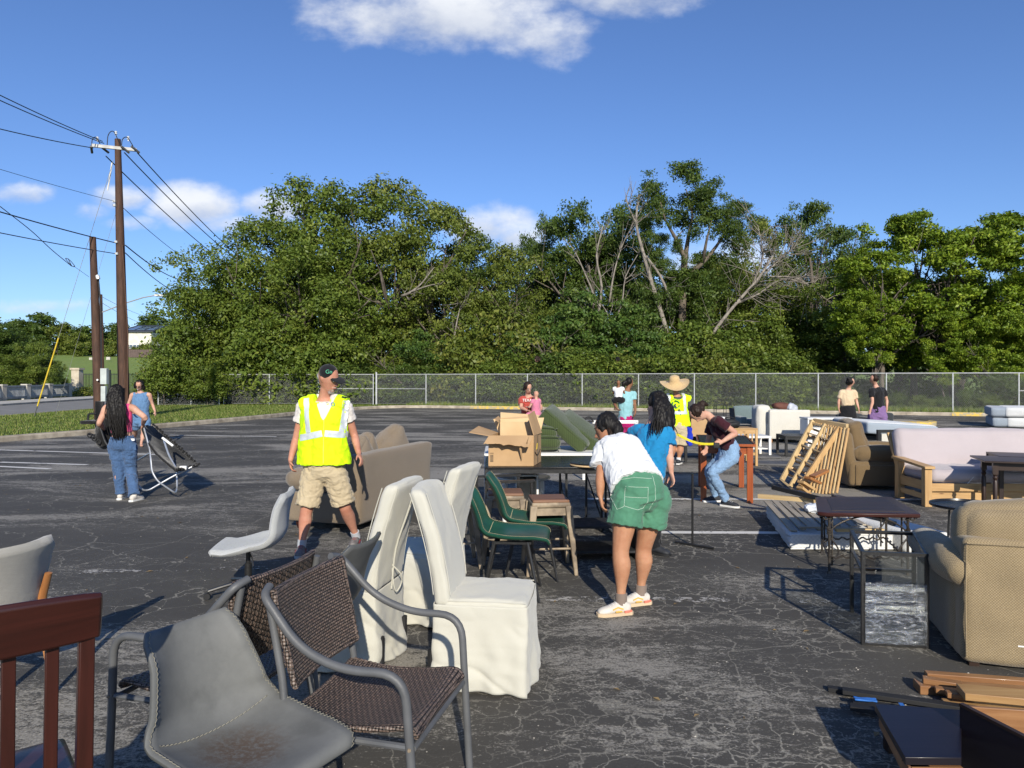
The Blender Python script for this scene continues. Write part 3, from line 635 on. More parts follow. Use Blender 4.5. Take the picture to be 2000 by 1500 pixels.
m_hw = mat('cream_render', (.72, .68, .58), .8, vs=1); m_hb = mat('brown_cladding', (.12, .085, .075), .8, vs=2); m_roof = mat('dark_roof', (.045, .05, .06), .6, vs=2)
mk('lower_wall', box((0, 0, 1.4), (7, 8, 2.8)), m_hb, t); mk('upper_wall', box((0, 0, 4.3), (7.2, 8.2, 3.0)), m_hw, t)
ro = mk('roof', hexa([(-4.2, -4.6, 5.75), (4.2, -4.6, 5.75), (4.2, 4.6, 7.9), (-4.2, 4.6, 7.9)], [(-4.2, -4.6, 6.0), (4.2, -4.6, 6.0), (4.2, 4.6, 8.15), (-4.2, 4.6, 8.15)]), m_roof, t)
m_sol = mat('solar_panel', (.10, .13, .17), .1, vs=3, spec=1)
for i in range(3):
    for j in range(2): x, y = -2.9+i*2.4, -3.0+j*3.2; z = 6.05+(y+4.6)*.2337; mk('solar_panel', hexa([(x, y, z), (x+1.9, y, z), (x+1.9, y+2.4, z+.56), (x, y+2.4, z+.56)], [(x, y, z+.08), (x+1.9, y, z+.08), (x+1.9, y+2.4, z+.64), (x, y+2.4, z+.64)]), m_sol, ro)
for (x, z, w, h) in ((-2.4, 4.9, .9, .5), (-1.2, 2.4, .7, .8), (-.3, 2.4, .7, .8), (.6, 2.4, .7, .8)):
    f = mk('window', box((x, -4.12, z), (w+.16, .12, h+.16)), m_white, t); mk('pane', box((x, -4.19, z), (w, .04, h)), m_sol, f)
mk('porch_roof', hexa([(-5.6, -4, 2.9), (-3.6, -4, 3.5), (-3.6, 3, 3.5), (-5.6, 3, 2.9)], [(-5.6, -4, 3.1), (-3.6, -4, 3.7), (-3.6, 3, 3.7), (-5.6, 3, 3.1)]), m_hw, t)
q = P(330, 690, 190); tag(mk('house', join(box((0, 0, 4.5), (11, 8, 9)), box((0, 0, 9.2), (12, 9, .4))), m_hw, loc=(q[0]+3, 200, 7)), 'pale flat-roofed house mostly hidden by the loose tree', 'house')
tag(mk('board_fence', join(*[box((i*.42, 0, .9), (.4, .05, 1.8)) for i in range(24)]), m_hb, loc=(P(262, 690, 168)[0], 166, 6.6)), 'low brown board fence in front of the house beyond the field', 'fence')

# loose grit and stones on the worn asphalt (a mass nobody could count)
rg = np.random.default_rng(12); n = 2600; d_ = 2.4+16*rg.random(n)**1.6; x_ = (rg.random(n)-.5)*1.7*d_; r_ = .0018+.0045*rg.random(n)**3
oc = np.array([(1, 0, 0), (0, 1, 0), (-1, 0, 0), (0, -1, 0), (0, 0, .7)]); V = (np.stack([x_, d_, 0*x_+.001], 1)[:, None, :]+oc[None]*r_[:, None, None]*(.7+.6*rg.random((n, 5, 1)))).reshape(-1, 3)
tag(mk('gravel', (V, [(5*i+a, 5*i+b, 5*i+4) for i in range(n) for a, b in ((0, 1), (1, 2), (2, 3), (3, 0))]), mat('pale_grit', (.50, .47, .41), .9, (.22, .20, .17), vs=1.5, lo=.4, hi=.6), smooth=None), 'loose pale grit scattered over the dark asphalt', 'gravel', kind='stuff')
rg = np.random.default_rng(13); n = 260; d_ = 2.6+22*rg.random(n); x_ = (rg.random(n)-.5)*1.6*d_; a_ = rg.random(n)*6.28; L_ = .012+.02*rg.random(n); V = []
for i in range(n): c = A3((x_[i], d_[i], .004)); u = A3((math.cos(a_[i]), math.sin(a_[i]), 0))*L_[i]; w_ = A3((-u[1], u[0], 0))*.45; V += [c-u, c-w_+(0, 0, .006), c+u, c+w_+(0, 0, .004)]
tag(mk('dry_leaves', (np.array(V), [(4*i, 4*i+1, 4*i+2, 4*i+3) for i in range(n)]), mat('dry_leaf', (.24, .17, .08), .9, (.13, .085, .04), vs=2), smooth=None), 'small dry leaves and litter on the asphalt', 'litter', kind='stuff')
# ---------------------------------------------------------------- trees
def crown(name, R3, seed, m, lobes=30, clumps=34, leaves=26, leaf=.19, lr=(.2, .34), cs=.26, shape='round', droop=0, spikes=6, gap=.0, flat_=1.0):
    """foliage of a tree centred on the origin: leaf-sized faces in clumps on uneven lobes"""
    rg = np.random.default_rng(seed); Rx, Ry, Rz = R3; Vs = []; Ts = []
    for i in range(lobes+spikes):
        t = rg.random(); zt = 2*t-1; env = math.sqrt(max(0, 1-abs(zt)**(2.4 if zt < 0 else 2.0)))
        if shape == 'cone': env *= 1-.35*t
        if shape == 'wall': env = math.sqrt(max(0, 1-abs(zt)**4))
        a = rg.random()*6.283; rad = env*(rg.random()**.45)*.82; r = lr[0]+(lr[1]-lr[0])*rg.random()
        if i >= lobes: rad = env*1.0; zt = zt*.5+.55; zt = min(zt, 1.02); rad = min(rad, .75); r *= .5
        c = A3((Rx*rad*math.cos(a), Ry*rad*math.sin(a), Rz*.86*zt)); rr = r*min(Rx, Rz)*A3((1, 1, .8*flat_))
        n = max(4, int(clumps*(r/lr[1])**2)); d = rg.normal(size=(n, 3)); d[:, 2] += .35; d /= np.linalg.norm(d, axis=1)[:, None]
        keep = rg.random(n) > gap; d = d[keep]; n = len(d)
        cc = c+d*rr*(.62+.45*rg.random((n, 1))); ct = rg.random(n)*.55+.22*rg.random(); k = max(3, int(leaves))
        off = rg.normal(size=(n, k, 3))*cs*A3((1, 1, .6*flat_)); off[..., 2] -= droop*np.linalg.norm(off[..., :2], axis=2)
        pos = (cc[:, None, :]+off).reshape(-1, 3); nn = (np.repeat(d, k, 0)*.75+rg.normal(size=(n*k, 3))*.55+A3((0, 0, .35))); nn /= np.linalg.norm(nn, axis=1)[:, None]
        u = np.cross(nn, rg.normal(size=(n*k, 3))); u /= np.linalg.norm(u, axis=1)[:, None]+1e-9; w = np.cross(nn, u); s = leaf*(.6+.7*rg.random((n*k, 1)))
        q = np.stack([pos-u*s*.62, pos-w*s*.33+nn*s*.05, pos+u*s*.62-nn*s*.12, pos+w*s*.33+nn*s*.05], 1).reshape(-1, 3)
        Vs.append(q); Ts.append(np.clip(np.repeat(ct, k)+rg.random(n*k)*.4-.05, 0, 1))
    return leafobj(name, np.concatenate(Vs), 4, np.concatenate(Ts), m)
def limbs(seed, h, r0, nb=7, spread=.5, fork=.35, depth=3, kink=.18, up=.6, lean=(0, 0), n=7):
    """tapered trunk with forking limbs"""
    rg = np.random.default_rng(seed); out = []
    def grow(p, d, L_, r, lev):
        pts = [p]; rs = [r]; m = 5; q = p.copy(); dd = d.copy()
        for i in range(m):
            dd = nrm(dd+rg.normal(size=3)*kink+A3((0, 0, up*.12))); q = q+dd*L_/m; pts.append(q.copy()); rs.append(r*(1-.62*(i+1)/m))
        out.append(chain(pts, rs, n=max(4, n-lev), k=2 if lev < 2 else 1, cap=.2))
        if lev < depth:
            for j in range(nb if lev == 0 else max(2, nb//2+1)):
                f = fork+(1-fork)*rg.random(); k = min(m, int(f*m)); b = nrm(dd+rg.normal(size=3)*A3((1, 1, .35))*spread*1.6+A3((0, 0, .15)))
                grow(pts[k], b, L_*(.38+.32*rg.random()), rs[k]*.62, lev+1)
    grow(A3((0, 0, 0)), nrm(A3((lean[0], lean[1], 1))), h, r0, 0); return join(*out)
m_bark = mat('bark', (.15, .125, .10), .9, (.07, .058, .047), vs=5, bump=.6, bs=30, stretch=(1, 1, .3))
m_dead = mat('dead_wood', (.27, .24, .20), .85, (.15, .13, .11), vs=5, bump=.3, bs=30)
lf_elm = leafmat('elm_leaves', (.040, .066, .010), (.088, .122, .018), (.15, .17, .03))
lf_maple = leafmat('maple_leaves', (.045, .080, .007), (.115, .170, .013), (.24, .28, .03), .28)
lf_dark = leafmat('dark_leaves', (.024, .044, .010), (.050, .080, .014), (.09, .115, .022), .25)
lf_olive = leafmat('olive_leaves', (.044, .064, .012), (.090, .115, .018), (.155, .165, .035))
lf_sumac = leafmat('sumac_leaves', (.024, .050, .012), (.055, .098, .018), (.11, .145, .03))
lf_yel = leafmat('yellowish_leaves', (.045, .066, .012), (.092, .112, .016), (.18, .17, .04))
ORD = 'first second third fourth fifth sixth seventh eighth ninth tenth eleventh twelfth thirteenth fourteenth fifteenth sixteenth seventeenth eighteenth nineteenth twentieth'.split()
ORD += ['twenty-'+o for o in ORD[:9]]+['thirtieth']+['thirty-'+o for o in ORD[:9]]+['fortieth']+['forty-'+o for o in ORD[:9]]
K = {}
K['elm'] = crown('crown', (4.6, 4.2, 6.6), 1, lf_elm, 46, 46, 24, .175, (.17, .30), .24, 'wall', spikes=22)
K['elm2'] = crown('crown', (4.2, 4.0, 6.2), 2, lf_olive, 42, 44, 24, .17, (.17, .30), .24, 'round', spikes=18)
K['loose'] = crown('crown', (4.2, 3.6, 4.8), 3, lf_elm, 34, 32, 24, .17, (.14, .26), .26, 'round', spikes=26, gap=.2)
K['dark'] = crown('crown', (3.8, 3.6, 6.0), 4, lf_dark, 38, 40, 24, .18, (.18, .30), .24, 'round', spikes=16)
K['open'] = crown('crown', (4.4, 3.6, 3.4), 5, lf_dark, 20, 36, 24, .17, (.15, .25), .24, 'round', spikes=12, gap=.28)
K['maple'] = crown('crown', (4.6, 4.2, 6.2), 6, lf_maple, 52, 26, 30, .21, (.11, .20), .24, 'round', droop=.35, spikes=16, flat_=.8)
K['sumac'] = crown('crown', (3.0, 2.4, 2.6), 7, lf_sumac, 34, 15, 26, .17, (.15, .28), .26, 'round', droop=.4, spikes=6, flat_=.5)
K['shrub'] = crown('crown', (1.7, 1.2, 1.35), 8, lf_elm, 16, 24, 24, .13, (.25, .42), .20, 'round', spikes=8)
K['shrub2'] = crown('crown', (1.9, 1.3, 1.7), 9, lf_yel, 16, 22, 22, .14, (.22, .40), .22, 'round', spikes=10, gap=.15)
K['shrubd'] = crown('crown', (1.8, 1.2, 1.3), 10, lf_dark, 16, 24, 24, .14, (.25, .42), .20, 'round', spikes=6)
K['far'] = crown('crown', (6, 5, 5), 11, lf_dark, 26, 30, 12, .55, (.22, .36), .5, 'round', spikes=6)
K['faro'] = crown('crown', (6, 5, 5), 12, lf_olive, 26, 30, 12, .55, (.22, .36), .5, 'round', spikes=6)
TM = {k: mesh('trunk', limbs(i+5, h, r, nb, sp, fk, dp), m_bark, 180) for i, (k, h, r, nb, sp, fk, dp) in enumerate([('big', 9, .30, 7, .5, .25, 2), ('thin', 7, .16, 5, .5, .3, 2), ('shrub', 1.6, .03, 6, .7, .1, 2)])}
def tree(label, px, top, Y, kind, sx=1, sz=1, base=None, rz=0, trunk='big', cat_='tree', nm='tree', group='trees of the wood behind the fence', z0=0, bot=None):
    R3 = {'elm': 6.6, 'elm2': 6.2, 'loose': 4.8, 'dark': 6.0, 'open': 3.4, 'maple': 6.2, 'sumac': 2.6, 'shrub': 1.35, 'shrub2': 1.7, 'shrubd': 1.3, 'far': 5, 'faro': 5}[kind]
    x = (px-1000)*Y/F; zt = H-(top-740)*Y/F; t = thing(nm, label, cat_, (x, Y, z0), rz, group)
    o = mk('crown', K[kind], None, t); o.scale = (sx, sx, sz); o.location = (0, 0, zt-z0-R3*sz*.98)
    tr = mk('trunk', TM[trunk], None, t); L0 = {'big': 11, 'thin': 8.5, 'shrub': 1.9}[trunk]; s = max(.2, (zt-z0-R3*sz*.35)/L0); tr.scale = (sx*.9, sx*.9, s); return t
T_ = [
 ('loose sprawling light green tree at the left end of the wood beside the power lines', 412, 478, 46, 'loose', .98, 1.0, 0, 'thin'),
 ('leafy tree filling under the loose one, reaching down to the low fence', 392, 560, 47.5, 'elm', .62, .66, 1, 'thin'),
 ('tree with a ragged left top standing right of the loose tree', 525, 420, 47, 'elm', .92, 1.02, 2, 'big'),
 ('tree forming the left half of the highest crown above the vest man', 648, 352, 49, 'elm', 1.15, 1.22, 3, 'big'),
 ('tree forming the right half of the highest crown, paler at its top', 765, 352, 51, 'elm2', 1.25, 1.25, 1, 'big'),
 ('full green tree in front of the highest crowns with a low skirt of leaves', 600, 478, 44.8, 'elm', .95, .90, 4, 'big'),
 ('olive tree sloping down right from the big crowns', 865, 405, 49, 'elm2', .98, 1.06, 5, 'big'),
 ('dark tree peeping out right of the olive tree against the cloud', 935, 452, 53, 'dark', .75, .98, 2, 'big'),
 ('lower olive tree above the red-shirted woman', 985, 480, 48, 'elm2', .85, .95, 0, 'big'),
 ('narrow dark tree standing alone with sky on both sides', 1058, 412, 56, 'dark', .60, .98, 4, 'big'),
 ('dark spiky-topped tree behind the bare white branches, left of two', 1140, 388, 52, 'dark', .92, 1.10, 1, 'big'),
 ('dark tree behind the bare leaning trunk, right of two', 1215, 392, 54, 'dark', .85, 1.10, 3, 'big'),
 ('bright leafy tree low between the forked cottonwood and the fallen limb', 1400, 500, 50, 'elm2', .80, .85, 3, 'thin'),
 ('tree rising right of the cottonwood with a greyish top', 1478, 425, 50, 'elm2', .72, .95, 5, 'big'),
 ('dark airy tree with a pointed top left of the gap of sky', 1572, 398, 50, 'open', .72, 1.15, 1, 'big'),
 ('dark airy tree leaning into the gap beside the maples', 1655, 445, 51, 'open', .75, 1.0, 4, 'big'),
 ('shady tree filling the lower wood behind the cardboard box man', 1520, 545, 46, 'elm', .85, .75, 2, 'thin'),
 ('dark shady tree under the airy ones', 1610, 600, 47, 'dark', .9, .62, 2, 'thin'),
 ('bright green maple with the leftmost pointed top', 1785, 402, 42, 'maple', .78, .80, 0, 'big'),
 ('low bright maple bough mass left of the pointed maple', 1712, 480, 40, 'maple', .62, .55, 2, 'big'),
 ('bright green maple in the middle of the right group', 1868, 430, 40, 'maple', .80, .74, 4, 'big'),
 ('tall bright maple cut by the right edge of the view', 1965, 405, 42, 'maple', .95, .80, 1, 'big'),
 ('bright maple beyond the right edge with boughs hanging in', 2060, 420, 38, 'maple', .85, .74, 3, 'big'),
]
for (lab, px, top, Y, k, sx, sz, rz, tk) in T_: tree(lab, px, top, Y, k, sx, sz, rz=rz, trunk=tk)
# the second row closes the wood behind them
for i, (px, top, k) in enumerate([(470, 560, 'dark'), (560, 500, 'dark'), (700, 470, 'dark'), (850, 500, 'dark'), (1010, 520, 'dark'), (1100, 520, 'dark'), (1280, 500, 'dark'), (1405, 505, 'dark'), (1530, 500, 'dark'), (1655, 490, 'dark'), (1750, 520, 'dark'), (1860, 520, 'dark'), (1970, 520, 'dark'), (2080, 500, 'dark')]):
    tree('dark tree in the row closing off the wood, '+ORD[i]+' from the left', px, top, 60 if i < 10 else 50, k, 1.15, 1.05, rz=i*1.3, group='second row of dark trees')
# big cottonwood: own limbs, crown pieces with sky gaps
m_cott = mat('pale_bark', (.16, .13, .10), .9, (.08, .065, .05), vs=4, bump=.5, bs=25, stretch=(1, 1, .3))
cb_ = A3((*P(1335, 760, 47)[:2], .1)); t = thing('cottonwood_tree', 'tall cottonwood with forked pale trunk and airy crown, highest right of centre', 'tree', cb_, group='trees of the wood behind the fence')
def Q(px, py, Y): return P(px, py, Y)-cb_
g = [chain([Q(1338, 770, 47), Q(1332, 640, 47), Q(1335, 540, 47), Q(1338, 500, 47)], [.30, .26, .23, .20], n=9, k=2), chain([Q(1338, 505, 47), Q(1322, 470, 46.5), Q(1300, 430, 46), Q(1290, 395, 46)], [.17, .12, .07, .04], n=7, k=3),
     chain([Q(1338, 505, 47), Q(1345, 460, 47), Q(1352, 420, 47), Q(1340, 370, 47)], [.17, .12, .07, .03], n=7, k=3), chain([Q(1338, 540, 47), Q(1370, 515, 47), Q(1400, 480, 47), Q(1425, 440, 47)], [.22, .16, .10, .04], n=7, k=3),
     chain([Q(1340, 500, 47), Q(1322, 480, 47), Q(1318, 470, 47), Q(1332, 452, 47)], [.14, .1, .07, .03], n=6, k=2), chain([Q(1372, 515, 47), Q(1380, 470, 46), Q(1390, 430, 46)], [.13, .08, .03], n=6, k=2)]
mk('trunk', join(*g), m_cott, t, 180)
for (px, py, sx, sz, rz) in ((1322, 405, .80, .80, 0), (1278, 455, .50, .72, 2), (1392, 440, .66, .70, 4), (1440, 452, .42, .55, 1), (1300, 510, .40, .55, 3), (1345, 620, .8, .9, 5), (1300, 600, .5, .7, 1), (1390, 560, .6, .7, 3), (1270, 640, .6, .9, 4)):
    o = mk('crown', K['open'], None, t); o.location = tuple(Q(px, py, 47)); o.scale = (sx, sx, sz); o.rotation_euler = (0, 0, rz)
# dead and leaning trees
def dead(label, base, segs, seed, twigs=16, m=m_dead, nm='dead_tree', tl=1.2):
    b = A3((*P(*base)[:2], .1)); t = thing(nm, label, 'dead tree', b); rg = np.random.default_rng(seed); mk('trunk', join(*[chain([P(*q[:3])-b for q in s], [q[3] for q in s], n=7, k=3) for s in segs]), m, t, 180); tw = []
    for s in segs:
        pts = [P(*q[:3])-b for q in s]
        for i in range(twigs):
            f = rg.random()*(len(pts)-1); j = min(int(f), len(pts)-2); p = pts[j]+(pts[j+1]-pts[j])*(f-j); d = nrm(nrm(pts[-1]-pts[0])*.8+rg.normal(size=3)*.75+A3((0, 0, .25))); L_ = tl*(.4+rg.random()); q1 = p+d*L_*.5; q2 = q1+nrm(d+rg.normal(size=3)*.4)*L_*.5
            tw.append(chain([p, q1, q2], [.028, .018, .008], n=4, k=1))
            for kk in range(2): d2 = nrm(d+rg.normal(size=3)*.6); tw.append(chain([q1, q1+d2*L_*.35, q1+d2*L_*.7+A3((0, 0, .1))], [.015, .010, .006], n=4, k=1))
    mk('twigs', join(*tw), m, t, 180); return t
dead('bare white-branched dead tree in front of the dark spiky trees', (1170, 760, 45.5), [[(1168, 620, 45.5, .09), (1175, 560, 45.5, .08), (1165, 500, 45.3, .06), (1178, 440, 45.3, .03)], [(1170, 600, 45.5, .07), (1145, 540, 45.3, .05), (1122, 490, 45.2, .03), (1100, 465, 45.2, .02)], [(1190, 590, 45.5, .07), (1200, 530, 45.2, .05), (1215, 480, 45.2, .03), (1235, 440, 45.2, .02)],
     [(1195, 640, 45.5, .06), (1215, 590, 45.2, .05), (1222, 540, 45, .03), (1250, 490, 45, .02)], [(1210, 690, 45.3, .06), (1190, 620, 45.2, .04), (1165, 580, 45, .02)]], 21, 9)
dead('leaning bare trunk with a fan of twigs at the top left of the cottonwood', (1330, 760, 46), [[(1320, 720, 46, .15), (1300, 640, 46, .15), (1275, 560, 46, .14), (1255, 490, 46, .11), (1243, 440, 46, .08), (1245, 395, 46, .06)], [(1245, 440, 46, .07), (1230, 410, 45.8, .04), (1222, 385, 45.8, .02)], [(1262, 500, 46, .06), (1290, 540, 45.8, .08), (1312, 590, 45.8, .09)]], 22, 12)
dead('long broken limb leaning up right with a brush of grey twigs', (1330, 760, 45), [[(1340, 745, 45, .12), (1368, 690, 45, .12), (1400, 640, 45, .11), (1440, 590, 45, .10), (1480, 545, 45, .09), (1510, 500, 45, .05)], [(1440, 592, 45, .08), (1480, 575, 44.8, .06), (1530, 545, 44.8, .04), (1590, 560, 44.8, .02)], [(1470, 555, 45, .06), (1490, 500, 44.8, .04), (1480, 440, 44.8, .02)], [(1500, 540, 45, .05), (1560, 545, 44.8, .04), (1620, 590, 44.8, .015)], [(1490, 540, 45, .05), (1530, 500, 44.8, .03), (1570, 470, 44.8, .02)]], 23, 22, tl=1.9)
dead('short broken snag with a splintered top above the fence left of centre', (868, 760, 44.5), [[(868, 750, 44.5, .16), (866, 700, 44.5, .15), (862, 672, 44.5, .07)], [(872, 720, 44.5, .09), (885, 670, 44.5, .08), (893, 625, 44.5, .04), (900, 596, 44.5, .02)]], 24, 8)
dead('pale bare boughs poking out of the olive tree', (820, 760, 45.8), [[(785, 578, 45.8, .10), (800, 572, 45.4, .08), (822, 555, 45.2, .05), (848, 522, 45, .02)], [(800, 572, 45.4, .06), (830, 560, 45, .04), (858, 553, 45, .02)]], 25, 5)
# understorey
U_ = [('sumac', 1140, 560, 44.2, 1.0, 1.1), ('sumac', 1225, 585, 43.6, .95, 1.0), ('sumac', 1085, 605, 44, .9, .95), ('sumac', 1180, 645, 42.8, 1.0, .85), ('sumac', 1265, 640, 42.6, .85, .9), ('sumac', 820, 640, 43.8, .7, .8), ('sumac', 1010, 640, 43.5, .6, .7)]
for i, (k, px, top, Y, sx, sz) in enumerate(U_): tree('feathery dark green sumac tree, '+['highest one under the white branches', 'one left of the leaning trunk', 'one left of the white branches', 'low middle one behind the teal shirt', 'low one behind the straw hat', 'one beside the splintered snag', 'small one above the red-shirted woman'][i], px, top, Y, k, sx, sz, rz=i*1.7, trunk='thin', nm='sumac_tree', group='sumac trees at the wood edge')
rg = random.Random(5); sh = []
for i, px in enumerate(range(300, 2100, 44)):
    Yf = 42 if px < 735 else (42-.353*7.95)/(1+.353*(px-1000)/F)
    k = ['shrub', 'shrub2', 'shrubd', 'shrub'][i % 4] if 850 < px < 1500 or px < 560 else ['shrubd', 'shrub', 'shrubd'][i % 3]
    top = rg.choice([700, 715, 728, 690]) if px < 1540 else rg.choice([762, 750, 770, 735])
    if 1540 < px < 1960: top = rg.choice([768, 775, 762])
    s = max(.35, (H-(top-740)*(Yf+1.8)/F)/2.9); sh.append((k, px+rg.uniform(-10, 10), top, Yf+rg.uniform(1.9, 2.8)+(1.2 if px > 1500 else 0), s*1.2, s))
for i, (k, px, top, Y, sx, sz) in enumerate(sh):
    tree({'shrub': 'green leafy shrub', 'shrub2': 'yellowish thin shrub', 'shrubd': 'dark green shrub'}[k]+' close behind the chain-link fence, '+ORD[i]+' shrub from the left', px, top, Y, k, sx, sz, rz=i*.9, trunk='shrub', cat_='shrub', nm='shrub', group={'shrub': 'green', 'shrub2': 'yellowish', 'shrubd': 'dark'}[k]+' shrubs behind the chain-link fence')
for i, (k, px, top, Y, sx, sz, lab) in enumerate([('shrub2', 960, 615, 44, 1.7, 1.9, 'tall yellow-green shrub left of the red-shirted woman'), ('shrub2', 905, 640, 43.6, 1.3, 1.7, 'yellow-green shrub right of the splintered snag'), ('shrub2', 1050, 640, 43.2, 1.5, 1.6, 'tall yellow-green shrub right of the red-shirted woman'), ('shrub', 1350, 640, 43.4, 1.6, 1.6, 'bright green shrub at the foot of the cottonwood'), ('shrub', 1430, 660, 42, 1.5, 1.5, 'bright green shrub under the broken limb'),
     ('shrub', 320, 690, 40.5, 1.0, .95, 'green shrub spilling over the low fence beside the denim woman'), ('shrub', 405, 720, 40.8, .8, .75, 'round shrub in front of the tall fence end'), ('shrub', 352, 640, 44, 1.2, 1.6, 'tall leafy shrub behind the low fence'), ('shrub2', 175, 755, 66, 1.3, .9, 'light green shrub left of the short pole by the bridge railing'), ('shrub', 640, 660, 43.6, 1.8, 1.6, 'dark hanging bough shrub behind the cap of the man in the vest'), ('shrub', 520, 640, 43.8, 1.8, 1.8, 'green bough shrub left of the man in the vest'),
     ('maple', 1700, 560, 38.5, .33, .36, 'low bright maple bough hanging over the beige-shirted person'), ('maple', 1850, 600, 37.5, .35, .34, 'low bright maple bough right of the black T-shirt'), ('maple', 1965, 600, 36.5, .42, .42, 'low bright maple bough at the right edge')]):
    tree(lab, px, top, Y, k, sx, sz, rz=i*1.1, trunk='shrub' if k != 'maple' else 'thin', cat_='shrub' if k != 'maple' else 'tree', nm='shrub' if k != 'maple' else 'tree', group='single shrubs and boughs at the wood edge')
# left side beyond the road, and the far tree line
L_ = [(-30, 600, 62, 'dark', .9, .80, 'dark tree mass at the left edge beyond the road'), (40, 640, 66, 'dark', .8, .72, 'dark tree right of the left edge mass, behind the bridge railing'), (70, 665, 60, 'elm', .42, .48, 'leafy green tree behind the white railing posts'), (10, 690, 58, 'elm', .5, .45, 'low tree behind the left end of the railing'), (108, 705, 70, 'elm2', .30, .38, 'small spreading tree beside the stone gate pillar')]
for px, top, Y, k, sx, sz, lab in L_: tree(lab, px, top, Y, k, sx, sz, rz=px, trunk='thin', group='trees beyond the road')
for i, (px, top) in enumerate([(15, 625), (75, 612), (120, 632), (165, 640), (212, 632), (250, 642), (310, 618), (-40, 615), (345, 630), (140, 660), (185, 665), (400, 620)]):
    k = ['far', 'faro'][i % 3 == 2]; Y = 186+(i*37) % 17
    tree('far tree in the hedge line above the field, '+ORD[sorted([15, 75, 120, 165, 212, 250, 310, -40, 345, 140, 185, 400]).index(px)]+' from the left', px, top, Y, k, 1.05, 1.0, rz=i*1.7, trunk='thin', z0=6, group='far tree line above the field')
for i, (px, top, lab) in enumerate([(155, 650, 'light bamboo-green far clump left of the poles'), (222, 668, 'brownish small far tree between the two poles'), (280, 672, 'small brownish far tree in front of the house')]): tree(lab, px, top, 172, 'faro', .55, .55, rz=i, trunk='thin', z0=6.5, group='small trees at the top of the field')
# ---------------------------------------------------------------- furniture materials
m_greyL = mat('grey_leather', (.10, .102, .10), .5, (.075, .077, .076), vs=7, bump=.25, bs=160, spec=.45, dist=.002)
def stainmat(name, c, c2, centre, stain, r):
    t = NT(name); n = t.noise(t.map('Object'), 9, 5, .65); col = t.mix(t.ramp(n, .3, .7), c, c2)
    mp = t.N.new('ShaderNodeVectorMath'); mp.operation = 'DISTANCE'; t.L.new(t.tc.outputs['Object'], mp.inputs[0]); mp.inputs[1].default_value = centre
    d = t.math('ADD', mp.outputs['Value'], t.math('MULTIPLY', t.math('SUBTRACT', t.noise(t.map('Object'), 22, 6, .7), .5), .13)); k = t.ramp(d, r, r*.3, True)
    k = t.math('MULTIPLY', k, t.ramp(t.noise(t.map('Object'), 60, 4, .7), .30, .55)); col = t.mix(t.math('MULTIPLY', k, .8), col, stain)
    sm = t.ramp(t.noise(t.map('Object', loc=(5, 2, 8)), 5, 5, .6), .55, .72); col = t.mix(t.math('MULTIPLY', sm, .45), col, tuple(x*.45 for x in c))
    sc = t.ramp(t.noise(t.map('Object', (6, 60, 20), rot=(.3, .2, .5)), 2, 4, .6), .70, .76); col = t.mix(t.math('MULTIPLY', sc, .25), col, (.3, .31, .31))
    t.col(col); t.b.inputs['Roughness'].default_value = .60; t.b.inputs['Specular IOR Level'].default_value = .30; t.bump(t.noise(t.map('Object'), 220, 4, .7), .2, .002); return t.m
m_greyS = stainmat('grey_leather_stained', (.150, .152, .146), (.118, .120, .116), (-.01, -.02, .445), (.085, .055, .036), .18)
m_greenL = mat('green_leather', (.014, .075, .045), .36, (.010, .052, .034), vs=6, bump=.2, bs=170, spec=.5, dist=.002)
m_stitch = mat('cream_stitching', (.46, .40, .25), .8, vs=60)
m_stitchg = mat('grey_stitching', (.24, .225, .18), .8, vs=60)
m_slip = fabric('cream_slipcover', (.53, .515, .445), (.465, .45, .385), .0035, .3, .35, .10)
m_wick = wicker('dark_wicker')
m_greyF = fabric('grey_boucle', (.50, .51, .50), (.34, .35, .35), .005, .6, .6, .12)
m_beigeF = fabric('pale_grey_linen', (.46, .44, .39), (.32, .305, .27), .004, .6, .6, .15, slub=(.35, 1.2))
m_brownF = fabric('brown_tweed', (.26, .20, .135), (.14, .105, .07), .0065, .9, .7, .2, slub=(.7, 1))
m_tanF = fabric('tan_basket_weave', (.37, .285, .165), (.17, .125, .068), .0075, 1.0, 1.0, .30, stain=.25)
m_suede = fabric('olive_brown_suede', (.21, .145, .075), (.13, .088, .045), .004, .4, .4, .35, stain=.5)
m_futon = fabric('lavender_grey_cotton', (.44, .385, .39), (.385, .34, .35), .003, .3, .3, .12)
m_greenC = fabric('green_corduroy', (.065, .090, .032), (.035, .050, .018), .011, .9, .8, .2, slub=(1, .02))
m_creamF = fabric('cream_upholstery', (.60, .58, .52), (.52, .50, .44), .006, .4, .4, .15)
m_tealF = fabric('grey_teal_upholstery', (.16, .21, .21), (.11, .15, .155), .006, .5, .5, .2)
m_charF = fabric('charcoal_upholstery', (.05, .055, .06), (.03, .033, .036), .006, .5, .5, .2)
m_mattW = fabric('white_ticking', (.68, .68, .66), (.56, .57, .57), .02, .4, .6, .12)
m_mattB = fabric('blue_grey_mattress', (.33, .38, .43), (.26, .30, .35), .02, .3, .6, .2)
m_card = mat('cardboard', (.45, .29, .15), .85, (.38, .24, .12), vs=4, bump=.25, bs=70)
m_cardi = mat('cardboard_inside', (.56, .40, .22), .85, (.50, .34, .18), vs=4)
m_blackF = fabric('black_mesh_fabric', (.012, .012, .013), (.006, .006, .006), .01, .8, .6, .1)

